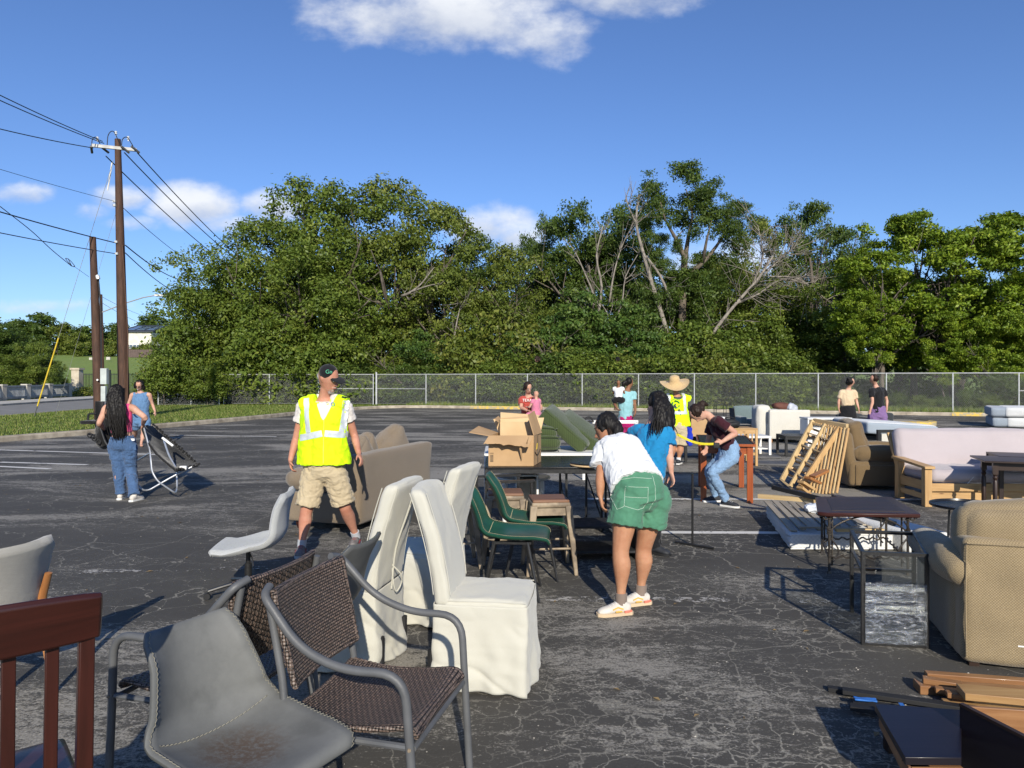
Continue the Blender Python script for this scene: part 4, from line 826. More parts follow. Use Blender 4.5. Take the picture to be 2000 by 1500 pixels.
def sew(pts, nrmv, m, parent, name='stitching', r=.0013, step=.008, amp=.0038):
    """zigzag thread along an edge"""
    pts = cat(pts, 3); seg = np.linalg.norm(np.diff(pts, axis=0), axis=1); s = np.concatenate([[0], np.cumsum(seg)]); n = int(s[-1]/step); q = np.stack([np.interp(np.linspace(0, s[-1], n), s, pts[:, i]) for i in range(3)], 1)
    nn = np.stack([np.interp(np.linspace(0, len(nrmv)-1, n), range(len(nrmv)), np.array(nrmv)[:, i]) for i in range(3)], 1); q = q+nn*(np.where(np.arange(n) % 2 == 0, amp, -amp))[:, None]
    return mk(name, tube(q, r, 4), m, parent)
def bucket_grid(w0=.36, w1=.47, zs=.455, lift=.035, wing=.05, nu=48, nv=17, backh=.36, lean=.14, depth=.42):
    th = math.atan2(backh, lean*1.15); r_ = .125; cx = -.215+r_*math.tan(th/2)*1.0; xf = depth-.20
    pts_ = [(xf+.012, zs-.032), (xf+.004, zs-.006)]+[(x_, zs-.010*math.sin(math.pi*(xf-x_)/(xf-cx))) for x_ in np.linspace(xf-.03, cx, 8)]
    pts_ += [(cx-r_*math.sin(a_), zs+r_*(1-math.cos(a_))) for a_ in np.linspace(0, th, 12)[1:]]; e_ = pts_[-1]; Lb = (zs+backh-e_[1])/math.sin(th)
    pts_ += [(e_[0]-math.cos(th)*Lb*k_+.012*math.sin(math.pi*k_), e_[1]+math.sin(th)*Lb*k_) for k_ in np.linspace(0, 1, 8)[1:]]
    prof = np.array([(x_, 0, z_) for x_, z_ in pts_[::-1]]); q_ = np.concatenate([[0], np.cumsum(np.linalg.norm(np.diff(prof, axis=0), axis=1))]); prof = np.stack([np.interp(np.linspace(0, q_[-1], 60), q_, prof[:, i_]) for i_ in range(3)], 1)
    s = np.linspace(0, len(prof)-1, nu); pr = np.stack([np.interp(s, range(len(prof)), prof[:, i]) for i in range(3)], 1); T = np.gradient(pr, axis=0); T /= np.linalg.norm(T, axis=1)[:, None]
    Nn = np.stack([-T[:, 2], 0*T[:, 0], T[:, 0]], 1); Nn *= np.sign((Nn @ A3((.6, 0, 1))))[:, None]; g = np.zeros((nu, nv, 3)); u = np.linspace(0, 1, nu); v = np.linspace(-1, 1, nv)
    wd = np.interp(u, [0, .04, .15, .45, .7, .95, 1], [w0*.86, w0*.97, w0*1.03, w1*1.0, w1, w1*.96, w1*.88])
    cur = np.interp(u, [0, .12, .3, .5, .62, .85, 1], [wing*.45, wing*.85, wing, min(wing, .055), min(wing*.8, .05), lift, lift*.2])
    for j in range(nv): g[:, j] = pr+A3((0, 1, 0))*(wd*v[j]/2)[:, None]+Nn*(cur*abs(v[j])**2.2)[:, None]
    return g, Nn
def bucket_chair(label, loc, rz, m, stitch, legm, group=None, hl=.44, nm='bucket_chair', **kw):
    t = thing(nm, label, 'chair', loc, rz, group); g, Nn = bucket_grid(**kw); sh = shell(g, .022); o = mk('seat_shell', sh, m, t, 60)
    for j in (0, -1): sew(g[:, j]+Nn*.001, -Nn*0+np.cross(np.gradient(g[:, j], axis=0), A3((0, 1, 0)))*0+A3((0, 1, 0))*(1 if j else -1)*.8+Nn*.5, stitch, t)
    k = int(.46*g.shape[0]); sew(g[k, 1:-1]+Nn[k]*.003, np.tile(A3((.7, 0, .7)), (g.shape[1]-2, 1)), stitch, t, 'seam')
    zs = kw.get('zs', .455)-.035
    fr = mk('under_frame', join(beam((-.13, -.15, zs), (.15, -.15, zs), .025, .02), beam((-.13, .15, zs), (.15, .15, zs), .025, .02), beam((-.1, -.16, zs), (-.1, .16, zs), .025, .02), beam((.12, -.16, zs), (.12, .16, zs), .025, .02)), legm, t)
    for sx, sy in ((1, 1), (1, -1), (-1, 1), (-1, -1)): mk('leg', chain([(sx*.12, sy*.15, zs+.01), (sx*.21, sy*.21, 0)], [.014, .009], n=8, k=1, cap=.1), legm, t)
    return t
WA, WB = .011, .020
def woven(prof, wa, wb, cur, nm, t):
    pr0 = cat(prof, 6); s0 = np.concatenate([[0], np.cumsum(np.linalg.norm(np.diff(pr0, axis=0), axis=1))]); Ln = s0[-1]; m = int(Ln/.0037)+1; n = int((wa+wb)/.0040)+1; s = np.linspace(0, Ln, m)
    pr = np.stack([np.interp(s, s0, pr0[:, i]) for i in range(3)], 1); v = np.linspace(-1, 1, n); wd = np.linspace(wa, wb, m); T = np.gradient(pr, axis=0); T /= np.linalg.norm(T, axis=1)[:, None]; Nn = np.stack([-T[:, 2], 0*T[:, 0], T[:, 0]], 1)
    g = np.zeros((m, n, 3)); uv = np.zeros((m, n, 2))
    for j in range(n):
        b = wd*v[j]; row = np.floor(s/WA); h = .0030*np.abs(np.sin(math.pi*s/WA))**.55*(.55+.45*np.cos(math.pi*b/WB+math.pi*row)); g[:, j] = pr+A3((0, 1, 0))*b[:, None]+Nn*(cur*v[j]**2+h)[:, None]; uv[:, j, 0] = b; uv[:, j, 1] = s
    V, f = shell(g, .022); ring = [j for j in range(n)]+[i*n+n-1 for i in range(1, m)]+[(m-1)*n+j for j in range(n-2, -1, -1)]+[i*n for i in range(m-2, 0, -1)]; u = uv.reshape(-1, 2)
    mk(nm, (V, f), m_wick, t, 180, uv=np.vstack([u, u, u[ring]])); e = g[:, 0], g[:, -1]
    for side in e: mk('bound_edge', tube(side-Nn*.010, .0125, 8), m_wick, t)
    for k in (0, -1): mk('bound_edge', tube(g[k]-Nn[k]*.010, .0125, 8), m_wick, t)
def arm_chair_wicker(label, loc, rz, arms=(1, -1), dz=0):
    t = thing('wicker_armchair', label, 'chair', loc, rz, 'woven armchairs with grey tube frames'); w = .27
    def panel(prof, wa, wb, cur, nm):
        pr = cat(prof, 4); n = 13; v = np.linspace(-1, 1, n); wd = np.linspace(wa, wb, len(pr)); g = np.zeros((len(pr), n, 3)); T = np.gradient(pr, axis=0); T /= np.linalg.norm(T, axis=1)[:, None]; Nn = np.stack([-T[:, 2], 0*T[:, 0], T[:, 0]], 1)
        for j in range(n): g[:, j] = pr+A3((0, 1, 0))*(wd*v[j])[:, None]+Nn*(cur*(abs(v[j])**2))
        return mk(nm, shell(g, .026), m_wick, t, 50)
    woven([(-.285, 0, .86), (-.265, 0, .76), (-.235, 0, .64), (-.21, 0, .53)], w-.015, w-.03, .03, 'backrest', t)
    woven([(-.22, 0, .425), (-.05, 0, .405), (.12, 0, .415), (.235, 0, .43), (.262, 0, .41)], w-.01, w-.02, .02, 'seat', t)
    for s in (1, -1):
        y = s*(w+.025)
        if s in arms:
            p = bent([(.29, y, 0), (.27, y, .35), (.25, y+s*.01, .645), (.02, y+s*.015, .64), (-.14, y+s*.01, .70), (-.285, y-s*.01, .86), (-.30, y-s*.07, .875)], .10, 6); mk('arm_frame', tube(p, .0155, 10), m_grey, t)
        else: mk('leg', tube([(.29, y, 0), (.27, y-s*.02, .42)], .0145, 10), m_grey, t)
        mk('rear_leg', tube(bent([(-.30, y-s*.01, 0), (-.21, y-s*.02, .40), (-.225, y-s*.04, .54), (-.29, y-s*.045, .85)], .06), .014, 10), m_grey, t)
        mk('seat_rail', tube([(.27, y, .40), (-.25, y-s*.02, .395)], .012, 8), m_grey, t); mk('bolt', ell((.27, y+s*.017, .40), (.007, .007, .007), 6, 4), m_rust, t)
    mk('cross_bar', tube([(.268, -w, .385), (.268, w, .385)], .011, 8), m_grey, t); mk('cross_bar', tube([(-.28, -w, .2), (-.28, w, .2)], .010, 8), m_grey, t); return t
arm_chair_wicker('brown woven armchair with dark grey tube arms, in front of the white slipcovered chairs', (-.525, 2.72, 0), ang(.97, -.24))
arm_chair_wicker('brown woven armchair turned left, its back showing behind the nearer woven armchair', (-1.20, 2.97, 0), ang(-.955, .30), arms=(1,))
bucket_chair('grey leather bucket chair with a brown stain on its seat, in the left foreground', (-.83, 2.27, 0), ang(.86, -.50), m_greyS, m_stitchg, m_grey, w0=.33, w1=.47, backh=.335, lean=.10, wing=.075)
bucket_chair('grey leather bucket chair seen only as a dark rim behind the woven armchair', (-1.06, 3.66, 0), ang(-.95, .25), m_greyL, m_stitchg, m_grey, w0=.36, backh=.36, lean=.12)
bucket_chair('green leather chair with cream stitching, nearer of the two', (.00, 5.40, 0), ang(1, -.06), m_greenL, m_stitch, m_black, 'green leather chairs', w0=.36, w1=.46, backh=.37, lean=.13, depth=.47)
bucket_chair('green leather chair with cream stitching, farther of the two, by the stools', (.16, 5.93, 0), ang(1, -.03), m_greenL, m_stitch, m_black, 'green leather chairs', w0=.36, w1=.46, backh=.37, lean=.13, depth=.47)

# slipcovered parsons chairs
def parsons(label, loc, rz, seed, tie=False):
    t = thing('slipcovered_chair', label, 'chair', loc, rz, 'white slipcovered dining chairs'); w, d = .43, .50; zs = .485
    # back: curved tall block leaning backwards
    V, f = soft((.088, w+.012, .60), .030, (.012, .004, .01), 26, (0, 0, .30), 0); zz = V[:, 2]/.6
    V = V.copy(); V[:, 0] += -.185-.155*np.clip(zz, 0, 1.1)**1.5+.02*(V[:, 1]/(w/2))**2*zz; V[:, 2] += zs-.045; V[:, 2] += .012*np.cos(V[:, 1]*9)*np.clip(zz-.7, 0, 1)
    nn = sn(V*A3((1, .6, .5)), .30, seed, 3)-1.2*(1-np.clip(np.abs(sn(V*A3((.6, 1, .45)), .34, seed+31, 2))*1.8, 0, 1))**2; V[:, 0] += nn*.006; V[:, 1] += sn(V, .22, seed+1)*.003
    mk('back_cover', (V, f), m_slip, t, 180)
    for sd_ in (1, -1):
        zz_ = np.linspace(.06, .585, 16); k_ = zz_/.6; mk('side_seam', tube(np.stack([.043-.185-.155*k_**1.5+.02*k_+.002, 0*zz_+sd_*(w/2-.004), zz_+zs-.045], 1), .0026, 5), m_slip, t); mk('side_seam', tube(np.stack([-.043-.185-.155*k_**1.5+.02*k_-.002, 0*zz_+sd_*(w/2-.004), zz_+zs-.045], 1), .0026, 5), m_slip, t)
    V, f = soft((.44, w+.01, .07), .03, (.004, .004, .016), 26, (.035, 0, zs-.035)); r = np.abs(V[:, 2]-zs+.035) > .01; V = V.copy(); V[:, 2] += sn(V*A3((1, 1.6, 1)), .20, seed+2, 3)*.0045-.005*(1-np.clip(np.abs(sn(V*A3((1, 1.7, 1)), .22, seed+37, 2))*1.8, 0, 1))**2; mk('seat_cover', (V, f), m_slip, t, 180)
    # skirt: hangs from the seat edge, folds and creases grow towards the hem
    nA, nz = 150, 44; a = np.linspace(0, 1, nA, endpoint=False); cx0, cx1, hy = -.235, .262, w/2+.012
    per = [(cx1, -hy), (cx1, hy), (cx0, hy), (cx0, -hy)]; Ls = [2*hy, cx1-cx0, 2*hy, cx1-cx0]; tot = sum(Ls); base = []; nrml = []; corner = []
    for s in a*tot:
        k = 0
        while s > Ls[k]: s -= Ls[k]; k += 1
        p, q = A3(per[k]), A3(per[(k+1) % 4]); f_ = s/Ls[k]; base.append(p+(q-p)*f_); dd = (q-p)/Ls[k]; nrml.append((dd[1], -dd[0])); corner.append(min(s, Ls[k]-s))
    base = np.array(base); nrml = np.array(nrml); corner = np.array(corner)
    for it in range(3): nrml = (np.roll(nrml, 1, 0)+nrml+np.roll(nrml, -1, 0))/3
    base -= nrml*(.012*np.exp(-corner/.02))[:, None]; ph = a*tot; rg = np.random.default_rng(seed); V = []
    top = 0
    for i in range(nz):
        z = i/(nz-1); zc = zs-.03-z*(zs-.045+.0); fold = z**1.3*(.010*np.sin(ph*19+seed+1.2*z)+.008*np.sin(ph*41+2*seed)+.006*np.sin(ph*9.2+seed*3+z*3)) + .014*z*np.exp(-corner/.035)
        Pp = np.hstack([base+nrml*(.004+.018*z)[None if False else ...] if False else base+nrml*(.004+.018*z), np.full((nA, 1), zc)])
        dg = sn(np.hstack([ph[:, None]*1.0, np.full((nA, 1), zc*1.0+0), ph[:, None]*.6+zc]), .34, seed+5, 3)*.0095*(.3+z)-.012*(.25+z)*(1-np.clip(np.abs(sn(np.hstack([ph[:, None]*.7+zc*.5, np.full((nA, 1), zc*.7), ph[:, None]*.2]), .42, seed+41, 2))*2.2, 0, 1))**2
        Pp[:, :2] += nrml*(fold+dg)[:, None]; Pp[:, 2] += .008*np.sin(ph*7+seed)*z**3-(.012*np.exp(-corner/.03)*z**4); V.append(Pp)
    V = np.concatenate(V); Fq = [(i*nA+j, (i+1)*nA+j, (i+1)*nA+(j+1) % nA, i*nA+(j+1) % nA) for i in range(nz-1) for j in range(nA)]
    sk = mk('skirt', (V, Fq), m_slip, t, 180); so = sk.modifiers.new('thick', 'SOLIDIFY'); so.thickness = .003
    for s in (1, -1): mk('piping', tube([(.25, s*(w/2+.002), zs-.012), (-.16, s*(w/2+.003), zs-.012)], .0028, 5), m_slip, t)
    for sx, sy in ((.22, .18), (.22, -.18), (-.25, .18), (-.25, -.18)): mk('leg', chain([(sx, sy, .2), (sx, sy, 0)], [.022, .017], n=8, k=1, cap=.05), m_blackm, t)
    if tie:
        mk('zip_seam', tube(cat([(-.25, .02, .42), (-.28, .03, .65), (-.35, .04, .85), (-.395, .05, .97)], 4), .005, 5), m_slip, t); mk('tie', tube(cat([(-.258, .03, .56), (-.30, .00, .50), (-.29, -.03, .44), (-.27, .0, .40), (-.265, .03, .46), (-.258, .03, .54)], 4), .004, 5), m_slip, t)
    return t
parsons('white slipcovered chair with its seat facing right, nearest the green leather chairs', (-.15, 3.90, 0), ang(.99, -.13), 3)
parsons('white slipcovered chair turned left with a tied slit up its back', (-.93, 4.17, 0), ang(-.975, .20), 8, True)
parsons('white slipcovered chair behind the other two, only its back top and skirt showing', (-.62, 4.92, 0), ang(-.96, .28), 14)

# grey swivel shell chair
t = thing('swivel_chair', 'pale grey fabric swivel chair on a black star base with castors', 'chair', (-1.98, 5.38, 0), ang(-.985, -.12))
g, Nn = bucket_grid(w0=.40, w1=.45, zs=.40, backh=.37, lean=.06, depth=.42, wing=.04, lift=-.01); mk('seat_shell', shell(g, .05), m_greyF, t, 60); mk('piping', tube(g[:, 0]-Nn*.016, .004, 5), m_blackm, t); mk('piping', tube(g[:, -1]-Nn*.016, .004, 5), m_blackm, t)
mk('gas_column', lathe([(.022, .08), (.026, .10), (.026, .24), (.017, .25), (.017, .33), (.045, .345), (.05, .37)], 14), m_black, t); mk('lever', tube([(0, 0, .335), (-.06, .13, .30), (-.07, .15, .25)], .006, 6), m_black, t)
mk('under_plate', box((0, 0, .365), (.2, .2, .02)), m_black, t)
for k in range(5):
    a = R(72*k+20); c, s = math.cos(a), math.sin(a); l = mk('base_arm', chain([(0, 0, .10), (.12*c, .12*s, .095), (.28*c, .28*s, .062)], [(.022, .018), (.018, .014), (.013, .011)], lat=(-s, c, 0), n=8, k=2), m_black, t)
    mk('castor', tf(lathe([(.004, -.012), (.024, -.012), (.026, 0), (.024, .012), (.004, .012)], 12), (.285*c, .285*s, .026), rx=R(90), rz=0), m_blackm, l)

# pale chair at left edge
t = thing('upholstered_chair', 'pale linen dining chair with orange wooden legs at the left edge', 'chair', (-2.72, 3.56, 0), ang(-.93, .35))
g, Nn = bucket_grid(w0=.44, w1=.46, zs=.45, backh=.40, lean=.10, depth=.46, wing=.07, lift=.0); t.scale = (1, 1, .955); mk('seat_shell', shell(g, .055), m_beigeF, t, 70)
for sx, sy in ((1, 1), (1, -1), (-1, 1), (-1, -1)):
    if sx < 0: mk('leg', chain([(-.30, sy*.215, .66), (-.25, sy*.215, .45), (-.30, sy*.24, 0)], [(.014, .02), (.019, .022), (.011, .011)], n=9, k=3), w_orange, t)
    else: mk('leg', chain([(.17, sy*.19, .44), (.20, sy*.22, 0)], [.021, .012], n=9, k=1), w_orange, t)
mk('seat_rail', join(beam((-.22, .2, .41), (.17, .19, .41), .02, .04), beam((-.22, -.2, .41), (.17, -.19, .41), .02, .04)), w_orange, t)

# cherry slat-back chair
a = P(190, 1147, 2.13); th = ang(.30, -.95); t = thing('slat_back_chair', 'dark cherry wood slat-back chair cut by the bottom left corner', 'chair', (a[0]-.205, 1.93, 0), ang(-.64, .77)); t.scale = (1, 1, 1.075)
def sl(y, nm, w=.042, z1=.90): return mk(nm, hexa([(-.235, y-w/2, .44), (-.21, y-w/2, .44), (-.21, y+w/2, .44), (-.235, y+w/2, .44)], [(-.285, y-w/2, z1), (-.265, y-w/2, z1), (-.265, y+w/2, z1), (-.285, y+w/2, z1)]), w_cherry, t, bev=.003)
for i in range(4): sl(-.135+.09*i, 'slat', .030)
for s in (1, -1):
    y = s*.21; V = join(hexa([(-.26, y-.02, 0), (-.225, y-.02, 0), (-.225, y+.02, 0), (-.26, y+.02, 0)], [(-.245, y-.02, .44), (-.205, y-.02, .44), (-.205, y+.02, .44), (-.245, y+.02, .44)]), hexa([(-.245, y-.02, .442), (-.205, y-.02, .442), (-.205, y+.02, .442), (-.245, y+.02, .442)], [(-.292, y-.018, .90), (-.262, y-.018, .90), (-.262, y+.018, .90), (-.292, y+.018, .90)]))
    mk('leg', V, w_cherry, t, bev=.004); mk('leg', hexa([(.185, y-.018, 0), (.22, y-.018, 0), (.22, y+.018, 0), (.185, y+.018, 0)], [(.18, y-.022, .43), (.222, y-.022, .43), (.222, y+.022, .43), (.18, y+.022, .43)]), w_cherry, t, bev=.004)
    mk('stretcher', beam((-.23, y, .22), (.2, y, .22), .02, .03), w_cherry, t)
gr = np.zeros((6, 15, 3))
for j in range(15):
    v = j/7-1; xx = -.272-.025*(1-v*v)
    for i in range(6): gr[i, j] = (xx-.006*i, v*.232, .893+.102*i/5+.012*(1-v*v)*(i/5))
mk('top_rail', shell(gr[::-1], .024), w_cherry, t, 45, bev=.004); mk('lower_rail', beam((-.235, -.2, .50), (-.235, .2, .50), .02, .04), w_cherry, t); mk('seat', soft((.44, .46, .035), .015, n=6, c=(0, 0, .452)), w_cherry, t, 50)

# ---- brown loveseat behind the man
t = thing('loveseat', 'brown tweed loveseat piled with loose cushions behind the man in the vest', 'sofa', (-1.60, 7.48, 0), ang(.30, .95)); # local x runs along its length, -... y to the left is the seat side
Lg, Dp = 1.82, .88
mk('back', (lambda g: (np.where(True, g[0]+np.stack([0*g[0][:, 0], -.05*np.clip(g[0][:, 2], 0, 1), 0*g[0][:, 0]], 1), 0), g[1]))(soft((Lg, .20, .74), .05, (.01, .012, .01), 16, (Lg/2, .10, .45), .006, .5, 1)), m_brownF, t, 180)
mk('base', soft((Lg, Dp-.12, .30), .04, (0, .01, 0), 10, (Lg/2, Dp/2+.06, .235), .005, .5, 2), m_brownF, t, 180)
for x in (.11, Lg-.11):
    mk('arm', soft((.22, Dp-.14, .30), .04, (.008, .01, 0), 10, (x, Dp/2+.04, .25), .004, .4, 3), m_brownF, t, 180); mk('arm_pillow', soft((.27, Dp-.08, .23), .11, (.01, .02, .015), 12, (x-.01 if x < 1 else x+.01, Dp/2+.06, .535), .008, .3, 4), m_brownF, t, 180)
for i in range(2): mk('seat_cushion', soft((.70, .70, .17), .06, (0, .01, .025), 12, (.56+.71*i, Dp/2+.16, .45), .006, .3, 5+i), m_brownF, t, 180)
V = soft((.66, .22, .56), .09, (.02, .06, .02), 14, (0, 0, 0), .014, .28, 9); mk('back_cushion', tf(V, (.46, .28, .60), rz=.15, ry=-.55), m_brownF, t, 180)
V = soft((.66, .22, .56), .09, (.02, .06, .02), 14, (0, 0, 0), .014, .28, 10); mk('back_cushion', tf(V, (1.20, .27, .70), rz=-.1, ry=-.42), m_brownF, t, 180)
V = soft((.45, .16, .42), .07, (.02, .05, .02), 12, (0, 0, 0), .014, .22, 13); mk('loose_cushion', tf(V, (.74, .32, .72), rz=.3, ry=.9), m_brownF, t, 180)
for x, y in ((.1, .12), (Lg-.1, .12), (.1, Dp-.1), (Lg-.1, Dp-.1)): mk('foot', lathe([(.022, 0), (.04, .05), (.038, .09)], 10, (x, y, 0)), w_cherry, t)
mk('welt', tube([(.02, .14, .80), (Lg-.02, .14, .80)], .006, 5), m_brownF, t)

# ---- tan armchair, right foreground, seen from behind
o = A3((2.52, 4.03, 0)); t = thing('armchair', 'tan basket-weave armchair seen from behind at the right edge', 'armchair', o, ang(.957, -.29)); Wd = 1.02; De = 1.0  # local x right, y away (its front)
g0 = soft((Wd-.02, .20, .70), .045, (.0, .012, .01), 26, (Wd/2, .10, .375), .008, .35, 1); mk('back_panel', g0, m_tanF, t, 180)
for s, x in ((0, .0), (1, Wd)):
    xc = x+(.06 if s == 0 else -.06); mk('arm_side', soft((.16, De-.12, .46), .05, (.012, 0, 0), 12, (xc+.02*(1-2*s), De/2+.05, .26), .005, .4, 2), m_tanF, t, 180)
    mk('arm_roll', chain([(xc-.02*(1-2*s), .02, .515), (xc-.03*(1-2*s), .2, .545), (xc-.02*(1-2*s), .55, .52), (xc, .9, .50), (xc, De+.02, .495)], [(.085, .075), (.13, .115), (.13, .10), (.125, .095), (.11, .09)], lat=(1, 0, 0), n=20, k=4, cap=.3), m_tanF, t, 180)
V = soft((Wd-.10, .25, .40), .11, (.015, .05, .03), 18, (0, 0, 0), .012, .3, 5); mk('back_cushion', tf(V, (Wd/2-.02, .19, .705), rx=-.06), m_tanF, t, 180)
mk('seat_cushion', soft((Wd-.34, .68, .18), .06, (0, .02, .02), 12, (Wd/2, .62, .42), .006, .4, 6), m_tanF, t, 180); mk('front_panel', soft((Wd-.3, .1, .30), .03, n=8, c=(Wd/2, De-.05, .2)), m_tanF, t, 180)
mk('welt', tube([(.03, -.004, .06), (.025, -.006, .40), (.03, -.004, .69)], .005, 5), m_tanF, t); mk('welt', tube([(.03, -.006, .70), (Wd-.03, -.006, .70)], .006, 5), m_tanF, t)
mk('maker_tag', box((.295, -.006, .15), (.035, .004, .008)), m_white, t)
for x, y in ((.08, .06), (Wd-.08, .06), (.08, De-.06), (Wd-.08, De-.06)): mk('foot', box((x, y, .015), (.05, .05, .03)), w_walnut, t)

# ---- brown suede recliner
t = thing('armchair', 'olive-brown suede armchair behind the leaning pine frames', 'armchair', (4.90, 10.45, 0), ang(.95, -.1))
mk('body', soft((.95, .85, .36), .05, (.01, .01, 0), 12, (.50, .43, .24), .006, .4, 1), m_suede, t, 180)
for y in (.09, .80): mk('arm', soft((.88, .20, .24), .10, (.03, .01, .012), 14, (.56, y, .52), .008, .3, 2), m_suede, t, 180)
V = soft((.24, .62, .62), .09, (.06, .02, .03), 14, (0, 0, 0), .014, .3, 3); mk('back_cushion', tf(V, (.20, .43, .68), ry=-.22), m_suede, t, 180)
V = soft((.16, .80, .80), .07, (.02, .01, .02), 12, (0, 0, 0), .008, .4, 4); mk('back_frame', tf(V, (.06, .43, .44), ry=-.14), m_suede, t, 180)
mk('seat_cushion', soft((.66, .52, .18), .07, (.02, 0, .03), 12, (.62, .43, .50), .01, .3, 5), m_suede, t, 180)
mk('side_panel', (lambda g: g)(soft((.90, .03, .30), .014, n=6, c=(.55, -.005, .22))), m_suede, t, 180)

# ---- futon
o = A3((5.22, 9.1, 0)); t = thing('futon_sofa', 'pine-framed futon with a lavender-grey mattress at the right edge', 'sofa', o, ang(1, -.02)); FL = 2.05
for x in (.0, FL):
    for y, z1, nm in ((0, .48, 'front_post'), (.66, .52, 'rear_post')): mk(nm, box((x+.045, y, z1/2), (.09, .09, z1)), w_pine, t, bev=.006)
    mk('armrest', (lambda: hexa([(x-.02, -.08, .482), (x+.11, -.08, .482), (x+.11, .76, .53), (x-.02, .76, .53)], [(x-.02, -.08, .517), (x+.11, -.08, .517), (x+.11, .76, .565), (x-.02, .76, .565)]))(), w_pine, t, bev=.006)
    mk('side_rail', box((x+.045, .33, .26), (.03, .60, .12)), w_pine, t, bev=.004); mk('side_rail', box((x+.045, .33, .12), (.03, .60, .07)), w_pine, t, bev=.004)
mk('front_board', box((FL/2+.045, -.01, .245), (FL-.10, .035, .10)), w_pine, t, bev=.005); mk('front_board', box((FL/2+.045, .035, .115), (FL-.10, .03, .15)), w_pine, t, bev=.005)
for s in (.06, FL-.0): mk('back_stile', beam((s+.0, .62, .22), (s-.0, .98, .86), .06, .035, (0, -1, 0)), w_pine, t, bev=.004)
for k in range(8): mk('back_slat', beam((.22+.235*k, .66, .28), (.22+.235*k, .96, .82), .05, .02, (0, -1, 0)), w_pine, t)
V = soft((FL-.08, .74, .17), .075, (.01, .03, .012), 30, (0, 0, 0)); V = (V[0]+np.stack([0*V[0][:, 0], 0*V[0][:, 0], sn(V[0]*A3((2.2, .6, 1)), .30, 4, 3)*.007], 1), V[1]); mk('seat_mattress', tf(V, (FL/2+.045, .33, .385)), m_futon, t, 180)
V = soft((FL-.04, .19, .62), .085, (.01, .03, .012), 30, (0, 0, 0)); V = (V[0]+np.stack([0*V[0][:, 0], sn(V[0]*A3((1.4, 1, 1)), .35, 6, 3)*.008, sn(V[0], .5, 7)*.008], 1), V[1]); mk('back_mattress', tf(V, (FL/2+.03, .78, .63), rx=-.30), m_futon, t, 180)
mk('loose_cord', tube(cat([(.60, -.06, .39), (.56, -.066, .35), (.52, -.06, .30)], 4), .004, 4), m_white, t)

# ---- tables
def table(label, loc, rz, L_, D_, Hh, th, leg, mt, mf, nm='table', cat_='table', apron=.08, inset=.0, gr=None, bev=.004, round_=False, over=0):
    t = thing(nm, label, cat_, loc, rz, gr); mk('table_top', box((L_/2, D_/2, Hh-th/2), (L_, D_, th)), mt, t, bev=bev)
    a = inset+leg/2; z = Hh-th
    for x in (a, L_-a):
        for y in (a, D_-a): mk('leg', box((x, y, (z-.001)/2), (leg, leg, z-.002)), mf, t, bev=.003)
    if apron:
        for y in (a, D_-a): mk('apron', box((L_/2, y, z-apron/2-.002), (L_-2*a-leg-.002, leg*.6, apron)), mf, t)
        for x in (a, L_-a): mk('apron', box((x, D_/2, z-apron/2-.002), (leg*.6, D_-2*a-leg-.002, apron)), mf, t)
    return t
table('black glossy dining table under the big cardboard box', (-.27, 7.05, 0), ang(1, .02), 1.65, 1.05, .75, .02, .035, m_blackgl, m_black, apron=.04)
t = table('white table behind the black one, carrying the green cushions', (-.32, 8.25, 0), ang(1, .02), 1.65, .95, .76, .035, .05, m_white, m_white, apron=.06)
for x in (.35, .40): pass
turned = lathe([(.012, 0), (.02, .02), (.026, .16), (.02, .17), (.032, .20), (.02, .22), (.026, .26), (.02, .42), (.032, .45), (.022, .47), (.03, .5), (.03, .70)], 12)
tt = thing('side_table', 'small white side table with turned legs standing under the black table', 'table', (-.08, 7.75, 0), 0); mk('table_top', lathe([(.005, .52), (.30, .52), (.31, .53), (.30, .545), (.005, .545)], 24, (.2, .2, 0)), m_white, tt)
for x, y in ((0, 0), (.4, 0), (0, .4), (.4, .4)): mk('leg', (turned[0]*A3((1, 1, .74))+A3((x, y, 0)), turned[1]), m_white, tt)
t = thing('cabinet', 'pale grey open cabinet standing under the black and white tables', 'cabinet', (.02, 7.55, 0), 0)
mk('side_panel', box((.03, .2, .3), (.02, .4, .58)), m_white, t); mk('side_panel', box((.25, .2, .3), (.02, .4, .58)), m_white, t); mk('back_panel', box((.14, .39, .3), (.2, .02, .58)), m_greyF, t); mk('top_panel', box((.14, .2, .60), (.25, .42, .018)), m_white, t)
# black leg bases stored under the tables
for i, (x, y, w, d, h, lab) in enumerate([(.55, 7.25, .50, .55, .66, 'black metal table base under the left half of the black table'), (.95, 7.6, .60, .6, .62, 'black metal table base under the right half of the black table'), (-.22, 6.55, .42, .42, .66, 'black folded metal frame between the black table and the green chairs')]):
    t = thing('table_stand', lab, 'table base', (x, y, 0), .05+.12*i, 'black metal bases'); s = .022
    for a in (0, w):
        for b in (0, d): mk('leg', box((a, b, h/2), (s, s, h)), m_black, t)
        mk('foot_bar', box((a, d/2, .03), (s*1.3, d+.1, s)), m_black, t); mk('brace', beam((a, s, .15), (a, d-s, h-.1), .012, .012), m_black, t)
    mk('top_bar', join(box((w/2, 0, h+.012), (w+.05, .03, s)), box((w/2, d, h+.012), (w+.05, .03, s))), m_black, t)
t = thing('shelf_unit', 'low dark shelf unit on the ground left of the woman in green shorts', 'shelf', (.47, 6.35, 0), .05)
mk('shelf_board', box((.33, .2, .30), (.66, .40, .02)), m_blackm, t); mk('shelf_board', box((.33, .2, .08), (.66, .40, .02)), m_blackm, t)
for x in (.01, .65): mk('side_panel', box((x, .2, .2), (.02, .40, .40)), m_blackm, t)
t = thing('tilted_board', 'thin round-cornered dark board with a cream edge lying on the black table', 'board', (.57, 7.02, .753), 0)
